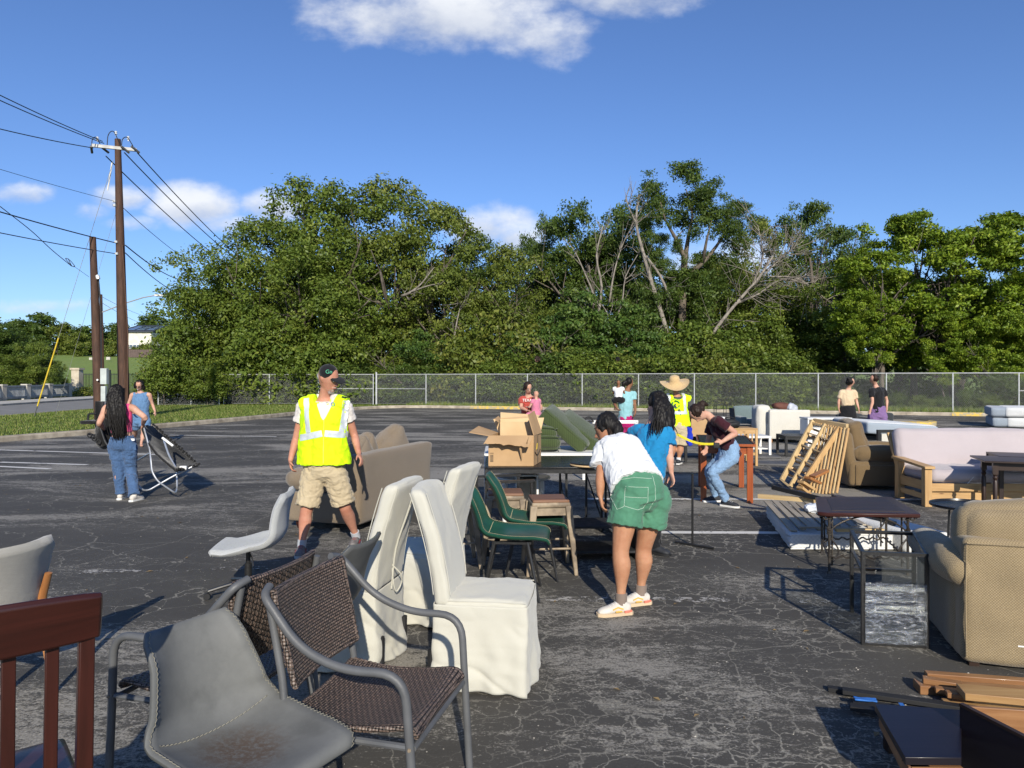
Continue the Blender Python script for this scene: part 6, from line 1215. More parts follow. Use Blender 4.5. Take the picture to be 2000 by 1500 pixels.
# ---- man in the vest
b = A3((-1.72, 6.72, 0)); J = PJ(6.72, pel=(632, 905), che=(632, 822), nek=(634, 773), hed=(641, 738, 6.66), shA=(595, 791, 6.75), elA=(579, 855, 6.8), wrA=(567, 900, 6.72), haA=(571, 925, 6.66), shB=(672, 791, 6.72), elB=(692, 850, 6.82), wrB=(701, 887, 6.66), haB=(711, 910, 6.58),
       hiA=(614, 925), knA=(598, 1000, 6.66), anA=(589, 1063, 6.62), toA=(583, 1090, 6.42), hiB=(654, 925), knB=(674, 992, 6.78), anB=(696, 1046, 7.0), toB=(682, 1066, 6.75))
J['toA'][2] = 0; J['toB'][2] = 0; J['anA'][2] = .085; J['anB'][2] = .085
for k in ('thA', 'thB'): J[k] = A3((.1, -1, 0))+b*0
t, q, l, j, hu = person('man in a high-visibility yellow vest, khaki shorts and black cap looking right', b, J, sk_red, .98, .0085, fwd=(.05, -1, 0), hf=(.92, -.42, -.05), body=1.02, hs=1.06, top=dict(m=c_whiteM, hem=-.02 if False else .02, sleeve=.52, inf=.016, wr=.006), bot=dict(m=c_khaki, len=.86, inf=.016, flare=.006, wr=.0065, nm='shorts', rise=.42), shoes=dict(m=m_shoeg, sole=m_greyF, lace=m_redp, stripes=[('red_stripe', m_redp, [(.0, .043, .05), (.05, .045, .03)], .004), ('red_stripe', m_redp, [(.04, .044, .055), (.08, .048, .03)], .004)]), face=True, sock=c_sock, curl=.55)
s = .98; sh = lerp(j['shA'], j['shB'], .5); up = nrm(j['che']-j['pel']); lat = nrm(j['shB']-j['shA'])
# vest as a draped sleeveless shell: front open in a V
def vest_geo():
    g = [chain([j['pel']-up*.005, lerp(j['pel'], j['che'], .5), j['che'], lerp(j['che'], sh, .75), lerp(j['che'], sh, 1.10)], [(.262, .168), (.238, .155), (.224, .150), (.218, .130), (.185, .100)], lat=lat, n=26, k=4, cap=.04)]
    for sd_ in ('A', 'B'): g.append(chain([lerp(sh, j['sh'+sd_], .38)+up*.028, lerp(sh, j['sh'+sd_], .75)+up*.018, lerp(sh, j['sh'+sd_], 1.12)+up*.0], [(.082, .094), (.080, .100), (.074, .104)], lat=A3((0, 0, 1)), n=14, k=2, cap=.25))
    return g
ck = A3((0, -1, 0)); cz = j['che']
def vneck(V, N):
    return V
vest = remesh('vest', join(*vest_geo()), .009, m_hv, t, 3, disp=(.009, .22, (1, 1, .6), 5))
def project_front(o, pts, off=.006):
    """drape a strip on the front or back of a mesh"""
    from mathutils.bvhtree import BVHTree
    bm = bmesh.new(); bm.from_mesh(o.data); tr = BVHTree.FromBMesh(bm); bm.free(); out = []
    for p in pts:
        r = tr.ray_cast(Vector((p[0], p[1]-1.0, p[2])), Vector((0, 1, 0)))
        out.append(A3(r[0])+A3((0, -off, 0)) if r[0] is not None else (out[-1]*A3((0, 1, 0))+A3((p[0], 0, p[2])) if out else A3(p)))
    return out
def strip(o, name, a, b, w, m, parent, n=16, off=.005, curve=0):
    """draped ribbon from a to b (x,z), width w"""
    rows = []; a, b = A3(a), A3(b); d = nrm(b-a); s_ = A3((-d[1], d[0]))
    for i in range(n+1):
        f = i/n; c = a+(b-a)*f+s_*curve*math.sin(math.pi*f); rows.append(project_front(o, [A3((c[0]+s_[0]*k*w/2, 0, c[1]+s_[1]*k*w/2)) for k in (-1, -.5, 0, .5, 1)], off))
    return mk(name, shell(np.array(rows), .002) if False else sheet(np.array(rows)), m, parent, 180)
Lx = lambda px: P(px, 0, 6.6)[0]-b[0]; Lz = lambda py: P(0, py, 6.6)[2]-b[2]
strip(vest, 'reflective_band', (Lx(583), Lz(856)), (Lx(631), Lz(846)), .058, m_refl, t); strip(vest, 'reflective_band', (Lx(636), Lz(846)), (Lx(674), Lz(850)), .058, m_refl, t)
strip(vest, 'reflective_strap', (Lx(594), Lz(778)), (Lx(603), Lz(845)), .050, m_refl, t); strip(vest, 'reflective_strap', (Lx(674), Lz(783)), (Lx(667), Lz(845)), .050, m_refl, t)
# white shirt showing in the V of the vest
rows = []
for i in range(20):
    f = i/19; z = Lz(770)+(Lz(820)-Lz(770))*f; hw = (.100*(1-f)**.8+.003)*1.0; cxm = Lx(633); rows.append(project_front(vest, [A3((cxm+hw*k, 0, z)) for k in np.linspace(-1, 1, 9)], .006))
mk('shirt_front', sheet(np.array(rows)), c_whiteM, t, 180)
e = project_front(vest, [A3((Lx(649), 0, Lz(791)))], .008)[0]; lg = mk('shirt_emblem', join(*[chain([e+A3((.016*math.cos(a), 0, .016*math.sin(a)+.006)), e+A3((.016*math.cos(a+.7), 0, .016*math.sin(a+.7)+.006))], .004, n=5, k=1) for a in np.arange(0, 6, 1.05)]), cloth('emblem_blue', (.10, .16, .35)), t); mk('emblem_base', chain([e+A3((-.014, 0, -.026)), e+A3((.014, 0, -.026))], .005, n=5, k=1), m_ylp, lg)
strip(vest, 'zip', (Lx(634), Lz(820)), (Lx(634), Lz(904)), .006, m_ylp, t, off=.004); strip(vest, 'shoulder_label', (Lx(664), Lz(775)), (Lx(675), Lz(778)), .014, m_blackm, t, n=4, off=.009)
# cap
cg = join(ell(q(0, -.012, .052), (.088, .088, .080), 22, 12)); cap = remesh('cap', join(ell(q(0, -.010, .050), (.086, .092, .078), 22, 12), chain([q(0, .07, .028), q(0, .12, .026), q(0, .165, .012)], [(.075, .012), (.072, .008), (.050, .006)], lat=l, n=14, k=3)), .006, c_black, t, 3)
mk('button', ell(q(0, -.01, .130), (.009, .009, .006), 8, 5), c_black, cap)
def text(nm, s_, size, m, parent, loc, right, upv, ext=.001, shear=0):
    cu = bpy.data.curves.new(nm, 'FONT'); cu.body = s_; cu.size = size; cu.extrude = ext; cu.align_x = 'CENTER'; cu.align_y = 'CENTER'; cu.shear = shear; tmp = bpy.data.objects.new('tmp', cu); C.objects.link(tmp); dg = bpy.context.evaluated_depsgraph_get(); me = bpy.data.meshes.new_from_object(tmp.evaluated_get(dg)); bpy.data.objects.remove(tmp)
    V = np.array([v.co[:] for v in me.vertices]); r_, u_ = nrm(right), nrm(upv); n_ = np.cross(r_, u_); W_ = A3(loc)+np.outer(V[:, 0], r_)+np.outer(V[:, 1], u_)+np.outer(V[:, 2], n_); me.vertices.foreach_set('co', W_.ravel()); me.materials.clear(); me.materials.append(m); me.name = nm; return mk(nm, me, m, parent)
m_lime = mat('green_embroidery', (.08, .42, .24), .6)
pc = q(.035, .078, .078); text('cap_lettering', 'Goodw', .026, m_lime, cap, q(-.032, .074, .078)+A3((0, -.016, 0)), (1, 0, -.15), (0, .25, 1)) if False else None
fr = nrm(q(0, 1, 0)-q(0, 0, 0)); rt = nrm(np.cross(fr*A3((1, 1, 0)), (0, 0, 1)))
cn = nrm(fr*.62-np.cross(fr, (0, 0, 1))*0+A3((-.25, -.72, .15))); cp = q(0, -.010, .050)+cn*.094+A3((0, 0, .012)); text('cap_lettering', 'Gn', .050, m_lime, cap, cp+cn*.004, nrm(np.cross((0, 0, 1), cn)), (0, 0, 1))
# grey beard and sideburns
m_beard = hairmat('grey_beard', (.26, .24, .22)); g = []; rg = np.random.default_rng(4)
for i in range(150):
    a = rg.uniform(-1, 1); r_ = .060; p = q(.042*a, .080-.030*a*a+rg.uniform(-.004, .004), rg.uniform(-.118, -.078)); g.append(chain([p, p+(q(0, .3, -1)-q(0, 0, 0))*.012], [.0018, .0006], n=3, k=1))
for i in range(40): a = rg.uniform(-1, 1); p = q(.022*a, .098-.01*a*a, rg.uniform(-.056, -.050)); g.append(chain([p, p+(q(0, .3, -1)-q(0, 0, 0))*.009], [.0018, .0006], n=3, k=1))
mk('beard', join(*g), m_beard, t, 180); mk('back_hair', ell(q(0, -.05, -.005), (.064, .047, .055), 12, 8), m_beard, t, 180)
for k in 'AB': pass

# ---- woman in the white T-shirt and green shorts
b = A3((.80, 5.0, 0)); J = PJ(5.05, pel=(1246, 950), che=(1212, 888, 5.28), nek=(1192, 862, 5.45), hed=(1184, 836, 5.52), shA=(1180, 884, 5.25), elA=(1173, 930, 5.15), wrA=(1172, 968, 5.12), haA=(1177, 996, 5.10), shB=(1222, 868, 5.48), elB=(1225, 905, 5.8), wrB=(1190, 925, 6.0), haB=(1180, 935, 6.1),
       hiA=(1226, 978, 5.0), knA=(1212, 1075, 4.95), anA=(1212, 1172, 4.93), toA=(1178, 1195, 4.9), hiB=(1278, 975, 5.1), knB=(1257, 1070, 5.15), anB=(1251, 1155, 5.15), toB=(1222, 1175, 5.12))
for k in 'AB': J['an'+k][2] = .09; J['to'+k][2] = 0
J['anA'][0] = .752; J['anB'][0] = .925; J['thA'] = A3((0, 1, 0))-b*0; J['thB'] = A3((0, 0, 1)); 
t, q, l, j, hu = person('woman in a white T-shirt and green denim shorts bending over, back to the camera', b, J, sk_tan, .95, .0085, fwd=(-.55, .83, 0), hf=(-.75, .35, -.55), body=1.10, top=dict(m=c_white, hem=.0, sleeve=.62, inf=.040, loose=1.10, wr=.008), bot=dict(m=c_green, len=.50, inf=.022, flare=.016, wr=.005, nm='shorts', rise=.16), shoes=dict(m=m_shoew, sole=c_beige, lace=m_white, stripes=[('yellow_flash', m_ylp, [(.0, .040, .05), (.04, .043, .065), (.08, .044, .05)], .005), ('yellow_flash', m_ylp, [(.01, .042, .035), (.06, .046, .035)], .005), ('coral_heel', m_coral, [(-.07, .022, .028), (-.04, .036, .028), (-.01, .040, .028)], .009)]), sock=c_sockb, curl=.5)
remesh('hair', join(cap_hair(q, .95, .0, 1.12), chain([q(0, -.07, .02), q(0, -.09, -.06), q(.01, -.06, -.13)], [.05, .05, .025], n=12, k=3)), .008, h_blk, t, 3, disp=(.006, .06, (1, 1, .3), 3))
locks('hair_fall', (q(-.07, -.02, .0), q(.07, -.03, .0)), (q(-.075, .03, -.15), q(.05, -.01, -.17)), (q(-.085, .0, -.06), q(.07, -.05, -.09)), 70, .004, h_brn, t, 3, .012)
mk('glasses_temple', tube([q(.075, .0, .0), q(.078, .07, .0)], .003, 5), m_blackm, t)
seam = [j['pel']+A3((.02, -.145, .075)), j['pel']+A3((.035, -.165, -.02)), j['pel']+A3((.03, -.14, -.09))]
sho = [c for c in t.children if c.name.startswith('shorts')][0]
def surf_line(o, pts, m, nm, parent, r=.0013, off=.001, n=14):
    pp = cat([A3((p[0], 0, p[1])) for p in pts], n) if len(pts) > 2 else np.array([lerp((pts[0][0], 0, pts[0][1]), (pts[1][0], 0, pts[1][1]), k/n) for k in range(n+1)])
    return mk(nm, tube(project_front(o, pp, off), r, 4), m, parent)
sx = lambda px: P(px, 0, 4.9)[0]-b[0]; sz = lambda py: P(0, py, 4.9)[2]-b[2]; m_thr = cloth('pale_thread', (.55, .65, .55))
for pts in ([(1222, 950), (1266, 952), (1265, 978), (1258, 993), (1245, 995), (1218, 987), (1222, 950)], [(1221, 970), (1263, 972)], [(1278, 932), (1281, 950), (1281, 975), (1270, 998)], [(1205, 940), (1240, 933), (1275, 936)], [(1196, 975), (1205, 995), (1218, 988)]):
    for a_, b_ in zip(pts[:-1], pts[1:]): surf_line(sho, [(sx(a_[0]), sz(a_[1])), (sx(b_[0]), sz(b_[1]))], m_thr, 'stitch_line', sho, n=6)

# ---- woman in the blue T-shirt
b = A3((1.32, 6.6, 0)); J = PJ(6.6, pel=(1262, 930, 6.55), che=(1277, 862, 6.6), nek=(1278, 818, 6.68), hed=(1282, 790, 6.74), shA=(1243, 842, 6.72), elA=(1222, 880, 6.95), wrA=(1210, 900, 7.1), haA=(1205, 905, 7.2), shB=(1305, 845, 6.55), elB=(1307, 888, 6.5), wrB=(1311, 924, 6.48), haB=(1316, 947, 6.46),
       hiA=(1246, 950), knA=(1250, 1010, 6.65), anA=(1252, 1058, 6.6), toA=(1240, 1080, 6.8), hiB=(1280, 950), knB=(1276, 1015, 6.6), anB=(1276, 1068, 6.65), toB=(1290, 1080, 6.6))
for k in 'AB': J['an'+k][2] = .085; J['to'+k][2] = 0
J['thB'] = A3((-.3, 1, 0)); J['thA'] = A3((0, 0, 1))
t, q, l, j, hu = person('woman in a bright blue T-shirt with long black hair leaning over the table, back turned', b, J, sk_lt, .95, .0085, fwd=(-.3, .95, 0), hf=(-.6, .7, -.45), body=1.0, top=dict(m=c_blue, hem=.06, sleeve=.58, inf=.026, loose=1.02, wr=.008), bot=dict(m=c_black, len=2.0, inf=.022, flare=.02), shoes=dict(m=m_shoeb, sole=m_blackm), curl=.5)
remesh('hair', join(cap_hair(q, .95, .02, 1.16), chain([q(0, -.03, .04), q(0, -.10, -.05), q(-.02, -.13, -.17), q(-.04, -.14, -.26)], [(.09, .07), (.115, .07), (.125, .055), (.09, .03)], lat=l, n=14, k=3)), .009, h_blk, t, 3, disp=(.009, .05, (1, 1, .2), 5))
locks('hair_fall', (q(-.09, -.06, .0), q(.09, -.06, .0)), (q(-.14, -.12, -.34), q(.13, -.12, -.36)), (q(-.12, -.13, -.16), q(.12, -.13, -.16)), 190, .0042, h_blk, t, 6, .020)

# ---- woman in maroon
b = A3((2.66, 9.1, 0)); J = PJ(9.1, pel=(1424, 878, 9.15), che=(1405, 835, 9.12), nek=(1382, 811, 9.1), hed=(1362, 806, 9.05), shA=(1390, 828, 9.3), elA=(1384, 858, 9.4), wrA=(1379, 878, 9.35), haA=(1375, 894, 9.3), shB=(1403, 822, 8.95), elB=(1436, 846, 8.85), wrB=(1410, 863, 8.72), haB=(1395, 867, 8.70),
       hiA=(1414, 893, 9.25), knA=(1386, 920, 9.35), anA=(1398, 965, 9.45), toA=(1370, 978, 9.5), hiB=(1428, 893, 9.05), knB=(1391, 925, 9.0), anB=(1418, 975, 9.1), toB=(1437, 992, 8.95))
for k in 'AB': J['an'+k][2] = .085; J['to'+k][2] = 0
J['toB'] = J['anB']+A3((.13, -.12, -.085)); J['toA'] = J['anA']+A3((-.15, -.02, -.085)); J['thB'] = A3((0, 0, 1)); J['pnB'] = A3((0, -1, 0)); J['thA'] = A3((-1, 0, 0))
t, q, l, j, hu = person('woman in a maroon top and light jeans stooping to hold a yellow tape measure', b, J, sk_lt, .95, .011, fwd=(-.9, -.2, 0), hf=(-.62, -.25, -.75), body=.93, top=dict(m=c_maroon, hem=.10, sleeve=.6, inf=.018, wr=.007), bot=dict(m=c_jeanl, len=2.0, inf=.016, wr=.006, nm='jeans'), shoes=dict(m=m_shoeb, sole=m_white, lace=m_white), curl=.9)
remesh('hair', join(cap_hair(q, .95, .0, 1.06), chain([q(0, -.09, -.02), q(0, -.14, -.06), q(0, -.13, -.14)], [.04, .042, .018], n=10, k=3)), .009, h_brn, t, 3, disp=(.005, .05, (1, 1, .4), 5))
tb = P(1322, 848, 7.9); tw = P(1394, 867, 8.66); tm = thing('tape_measure', 'yellow steel tape stretched between the maroon woman\'s hand and the blue-shirted woman', 'tape measure', tb)
qv = tw-tb; mk('tape_blade', (lambda pp: chain(pp, [(.003, .016)]*len(pp), lat=np.cross(nrm(qv), (0, 0, 1)), n=6, k=1))([qv*f+A3((0, 0, -.04*math.sin(math.pi*f))) for f in np.linspace(0, 1, 9)]), mat('tape_yellow', (.85, .72, .03), .4), tm); mk('tape_case', soft((.08, .04, .07), .015, n=5, c=qv+A3((.03, -.0, -.02))), m_blackm, tm)

# ---- man in the straw hat
b = A3((3.12, 13.6, 0)); J = PJ(13.6, pel=(1322, 832), che=(1322, 795), nek=(1320, 768), hed=(1318, 753), shA=(1299, 780), elA=(1293, 802, 13.4), wrA=(1302, 822, 13.9), haA=(1310, 826, 14.0), shB=(1345, 780), elB=(1353, 803, 13.5), wrB=(1346, 822, 13.9), haB=(1340, 828, 14.0), hiA=(1312, 842), knA=(1313, 872), anA=(1312, 897), toA=(1306, 905, 13.9), hiB=(1332, 842), knB=(1329, 872), anB=(1325, 898), toB=(1330, 906, 13.8))
for k in 'AB': J['an'+k][2] = .09; J['to'+k][2] = 0
t, q, l, j, hu = person('man in a wide straw hat and yellow vest seen from behind', b, J, sk_tan, 1.0, .014, fwd=(0, 1, 0), body=1.15, top=dict(m=c_dgrey, hem=.07, sleeve=.9, inf=.016), bot=dict(m=c_khaki, len=.9, inf=.025, nm='shorts'), shoes=dict(m=m_shoeb, sole=m_white, lace=m_white), sock=c_white, curl=.6)
s = 1.0; sh = lerp(j['shA'], j['shB'], .5); up = nrm(j['che']-j['pel']); lat = nrm(j['shB']-j['shA']); vest = remesh('vest', join(*vest_geo()), .014, m_hv, t, 3, disp=(.009, .22, (1, 1, .6), 5))
Lx = lambda px: P(px, 0, 13.5)[0]-b[0]; Lz = lambda py: P(0, py, 13.5)[2]-b[2]
strip(vest, 'reflective_strap', (Lx(1336), Lz(768)), (Lx(1338), Lz(804)), .055, m_refl, t, off=.008); strip(vest, 'reflective_strap', (Lx(1307), Lz(768)), (Lx(1305), Lz(804)), .055, m_refl, t, off=.008); strip(vest, 'reflective_band', (Lx(1302), Lz(806)), (Lx(1342), Lz(806)), .055, m_refl, t, off=.009)
m_dkg = mat('dark_green_print', (.02, .14, .05), .7); e = A3((Lx(1319), -.19, Lz(790)))
ep = project_front(vest, [e], .012)[0]
for k in range(3):
    a0 = R(120*k+15); mk('recycling_arrow', join(*[chain([ep+A3((.068*math.cos(a), 0, .068*math.sin(a))), ep+A3((.068*math.cos(a+.32), 0, .068*math.sin(a+.32)))], [.010, .014 if i < 4 else .022], n=6, k=1) for i, a in enumerate(np.linspace(a0, a0+1.2, 5))]), m_dkg, t)
mk('ring_lettering', join(*[box(ep+A3((.112*math.cos(a), -.006, .112*math.sin(a))), (.012, .004, .016)) for a in list(np.linspace(.95, 2.2, 7))+list(np.linspace(4.0, 5.4, 9))]), m_dkg, t)
m_straw = fabric('straw', (.62, .45, .24), (.45, .30, .14), .012, .6, .8, .2, slub=(1, .4)); hc = q(0, -.01, .055)
br = [(.0, .14), (.05, .14), (.085, .12), (.10, .05), (.105, .0), (.16, -.03), (.22, -.045), (.27, -.03), (.275, -.022), (.22, -.036), (.16, -.020), (.11, .008), (.10, .05)]
g = lathe(br[:9]+br[9:], 30); V = g[0].copy(); V[:, 2] += .05*np.where(np.hypot(V[:, 0], V[:, 1]) > .11, (V[:, 0]/.27)**2*1.0-(V[:, 1]/.27)**2*.7, 0); mk('straw_hat', tf((V, g[1]), hc, rx=.35, ry=-.10), m_straw, t, 60)
tag(mk('paper_bag', soft((.10, .05, .34), .03, (.01, .02, 0), 8, (0, 0, 0), .02, .12, 3), cloth('royal_blue_cloth', (.012, .03, .42)), loc=tuple(P(1347, 852, 13.5))), 'royal blue cloth bag hanging beside the straw-hat man\'s shorts', 'bag')

# ---- women with toddlers
b = A3((2.68, 17, 0)); J = PJ(17, pel=(1222, 822), che=(1222, 786), nek=(1227, 758), hed=(1229, 747), shA=(1208, 769), elA=(1200, 788), wrA=(1206, 800, 16.7), haA=(1211, 802, 16.6), shB=(1238, 769), elB=(1240, 790), wrB=(1241, 806, 16.8), haB=(1238, 815, 16.8), hiA=(1214, 832), knA=(1213, 855), anA=(1213, 874), toA=(1212, 880, 17.2), hiB=(1230, 832), knB=(1231, 855), anB=(1231, 874), toB=(1232, 880, 17.2))
for k in 'AB': J['an'+k][2] = .09; J['to'+k][2] = 0
t, q, l, j, hu = person('woman in a pale teal T-shirt and magenta trousers carrying a toddler', b, J, sk_br, .96, .016, fwd=(.5, .85, 0), hf=(.95, .3, 0), body=1.1, top=dict(m=c_teal, hem=.08, sleeve=.55, inf=.014), bot=dict(m=c_mag, len=2, inf=.014), shoes=dict(m=m_shoeb), hands=True)
remesh('hair', join(cap_hair(q, .96, 0, 1.04), chain([q(0, -.1, 0), q(0, -.15, -.05), q(0, -.12, -.16)], [.045, .05, .02], n=8, k=2)), .014, h_blk, t, 3)
def toddler(label, base, hd, skin, shirt, leg, hair, face, s=.55):
    b = A3(base); h = A3(hd); J = dict(hed=h, nek=h-(0, 0, .085), che=h-(0, 0, .20), pel=h-(0, 0, .37)); sd = nrm(np.cross(nrm(face), (0, 0, 1))); f = nrm(face)
    for k, g_ in (('A', -1), ('B', 1)): J['sh'+k] = h-(0, 0, .125)+sd*g_*.10; J['el'+k] = h-(0, 0, .24)+sd*g_*.13+f*.05; J['wr'+k] = h-(0, 0, .25)+sd*g_*.08+f*.16; J['ha'+k] = h-(0, 0, .24)+sd*g_*.05+f*.21; J['hi'+k] = h-(0, 0, .40)+sd*g_*.07; J['kn'+k] = h-(0, 0, .42)+sd*g_*.13+f*.16; J['an'+k] = h-(0, 0, .60)+sd*g_*.11+f*.14; J['to'+k] = h-(0, 0, .65)+sd*g_*.11+f*.24
    t, q, l, j, hu = person(label, b, J, skin, s, .010, fwd=face, hf=face, body=1.05, top=dict(m=shirt, hem=.02, sleeve=.4, inf=.02), bot=dict(m=leg, len=.8, inf=.03), hands=False, shoes=dict(open=1))
    S_ = s*1.35; remesh('head', join(ell(h, (.085, .09, .105), 12, 9)), .010, skin, t, 2); remesh('hair', join(ell(h+A3((0, 0, .025))-f*.022, (.10, .10, .105), 12, 9), *[ell(h-f*.06+A3((math.cos(a)*.07, math.sin(a)*.05, .05*math.sin(a*3))), (.045, .045, .045), 8, 6) for a in np.arange(0, 6.2, .8)]), .010, hair, t, 1, disp=(.01, .05, (1, 1, 1), 2)); return t
toddler('dark-haired toddler held on the left hip of the teal-shirted woman', P(1205, 790, 16.85), P(1208, 748, 16.9), sk_br, c_white, c_black, h_blk, (.3, .9, 0))
b = A3((.42, 14, 0)); J = PJ(14, pel=(1035, 815), che=(1033, 785, 13.95), nek=(1031, 769, 13.9), hed=(1031, 766, 13.82), shA=(1019, 780, 13.9), elA=(1018, 796, 13.8), wrA=(1030, 802, 13.65), haA=(1038, 804, 13.6), shB=(1047, 780, 13.95), elB=(1057, 796, 13.9), wrB=(1052, 806, 13.7), haB=(1046, 808, 13.6), hiA=(1028, 828), knA=(1028, 862), anA=(1028, 895), toA=(1028, 902, 13.7), hiB=(1046, 828), knB=(1047, 862), anB=(1047, 895), toB=(1048, 902, 13.7))
J['hed'] = J['nek']+A3((0, -.07, .12))
for k in 'AB': J['an'+k][2] = .09; J['to'+k][2] = 0
t, q, l, j, hu = person('woman in a brick red T-shirt looking down at the toddler in her arms', b, J, sk_lt, .93, .013, fwd=(0, -1, 0), hf=(.35, -.85, -.35), body=1.08, face=True, top=dict(m=c_red, hem=.08, sleeve=.6, inf=.016), bot=dict(m=c_white, len=.6, inf=.02, nm='shorts'), shoes=dict(m=m_shoew))
remesh('hair', join(cap_hair(q, .94, .0, 1.03), chain([q(-.05, -.06, 0), q(-.06, -.08, -.10)], [.03, .02], n=8, k=1)), .011, h_brn, t, 3); ep = j['che']+A3((0, -.15, .02)); text('shirt_lettering', 'TEXAS', .075, m_white, t, j['che']+A3((-.02, -.150, .035)), (1, 0, 0), (0, .1, 1))
toddler('curly-haired toddler in pink held by the red-shirted woman', P(1050, 800, 13.6), P(1047, 770, 13.62), sk_lt, c_pinkl, c_pinkl, h_brn, (-.7, .6, 0))
# ---- pair at the right
b = A3((8.45, 18, 0)); J = PJ(18, pel=(1656, 802), che=(1654, 775), nek=(1658, 757), hed=(1661, 746, 17.9), shA=(1643, 766), elA=(1638, 784), wrA=(1638, 798), haA=(1640, 806), shB=(1669, 766), elB=(1673, 784), wrB=(1677, 799, 17.9), haB=(1679, 808, 17.85), hiA=(1649, 812), knA=(1648, 835), anA=(1648, 858), toA=(1646, 866, 18.2), hiB=(1663, 812), knB=(1664, 835), anB=(1664, 858), toB=(1668, 866, 18.2))
for k in 'AB': J['an'+k][2] = .09; J['to'+k][2] = 0
t, q, l, j, hu = person('person in a cropped beige T-shirt and loose black trousers looking down', b, J, sk_lt, .93, .016, fwd=(.5, .85, 0), hf=(.9, .2, -.4), body=1.03, top=dict(m=c_beige, crop=.38, sleeve=.7, inf=.02, loose=1.15), bot=dict(m=c_black, len=2.0, inf=.04, rise=.34), shoes=dict(m=m_shoeb))
remesh('hair', join(cap_hair(q, .93, 0, 1.02), ell(q(0, -.07, .10), (.045, .045, .04), 10, 8)), .013, h_blk, t, 3, disp=(.008, .05, (1, 1, 1), 4))
b = A3((9.2, 18, 0)); J = PJ(18, pel=(1714, 802), che=(1714, 771), nek=(1709, 751), hed=(1707, 740, 17.9), shA=(1702, 763, 17.8), elA=(1704, 785, 17.7), wrA=(1700, 801, 17.6), haA=(1697, 811, 17.5), shB=(1725, 762, 18.1), elB=(1732, 782, 18.1), wrB=(1732, 796, 18), haB=(1731, 804, 18), hiA=(1706, 813), knA=(1706, 837), anA=(1706, 860), toA=(1704, 867, 18.2), hiB=(1722, 813), knB=(1722, 837), anB=(1722, 860), toB=(1722, 867, 18.2))
for k in 'AB': J['an'+k][2] = .09; J['to'+k][2] = 0
t, q, l, j, hu = person('person in a black T-shirt and purple shorts with short dark hair', b, J, sk_lt, 1.0, .016, fwd=(-.6, .8, 0), hf=(-.9, .2, -.3), body=1.05, top=dict(m=c_black, hem=.05, sleeve=.6, inf=.018), bot=dict(m=c_purp, len=.8, inf=.03, nm='shorts'), shoes=dict(m=m_shoeb))
remesh('hair', join(cap_hair(q, 1.0, 0, .98), ell(q(0, -.03, .09), (.05, .06, .04), 10, 8)), .013, h_brn, t, 3)
# ---- woman in pink top carrying chairs
b = A3((-5.2, 9.65, 0)); J = PJ(9.65, pel=(239, 862), che=(236, 815), nek=(232, 786), hed=(229, 769), shA=(208, 797), elA=(194, 826, 9.6), wrA=(203, 838, 9.9), haA=(212, 840, 10.0), shB=(259, 797), elB=(283, 815, 9.55), wrB=(279, 829, 9.8), haB=(276, 837, 9.85), hiA=(227, 872), knA=(232, 920), anA=(236, 960), toA=(233, 976, 9.9), hiB=(252, 872), knB=(256, 918, 9.7), anB=(262, 955, 9.5), toB=(262, 972, 9.75))
for k in 'AB': J['an'+k][2] = .09; J['to'+k][2] = 0
J['thB'] = A3((0, .5, .8)); J['pnB'] = A3((.7, 0, -.7)); J['toA'] = J['anA']+A3((-.03, .15, -.09)); J['toB'] = J['anB']+A3((.02, .15, -.09))
t, q, l, j, hu = person('woman with waist-long black hair, pink top and blue jeans carrying folding chairs', b, J, sk_lt, .96, .010, fwd=(0, 1, 0), hf=(-.1, 1, -.1), body=.95, top=dict(m=c_pink, crop=.36, sleeve=0, inf=.008, neck=.0, wr=.003), bot=dict(m=c_jean, len=2.05, inf=.018, flare=.018, wr=.007, nm='jeans', rise=.22), shoes=dict(m=m_shoew, sole=m_white), curl=.9)
remesh('hair', join(cap_hair(q, .96, .02, 1.12), chain([q(0, -.04, .05), q(0, -.11, -.06), q(0, -.13, -.22), q(.02, -.12, -.40), q(.03, -.11, -.56)], [(.085, .06), (.105, .06), (.125, .055), (.105, .045), (.055, .025)], lat=l, n=16, k=4)), .009, h_blk, t, 3, disp=(.010, .05, (1, 1, .15), 5))
locks('hair_fall', (q(-.09, -.07, -.05), q(.09, -.07, -.05)), (q(-.05, -.12, -.62), q(.09, -.12, -.62)), (q(-.13, -.16, -.26), q(.13, -.16, -.26)), 200, .0040, h_blk, t, 6, .018)
jn = [c for c in t.children if c.name.startswith('jeans')][0]; sx = lambda px: P(px, 0, 9.5)[0]-b[0]; sz = lambda py: P(0, py, 9.5)[2]-b[2]
for x0 in (217, 239): mk('back_pocket', sheet(np.array([project_front(jn, [A3((sx(x0+dx), 0, sz(y))) for dx in (2, 8, 14, 19)], .006) for y in (864, 870, 876, 881)])), c_jean, jn, 180)
pk = project_front(jn, [A3((sx(250), 0, sz(860)))], .010)[0]; mk('pocket_card', box(pk, (.07, .006, .03)), m_white, t)
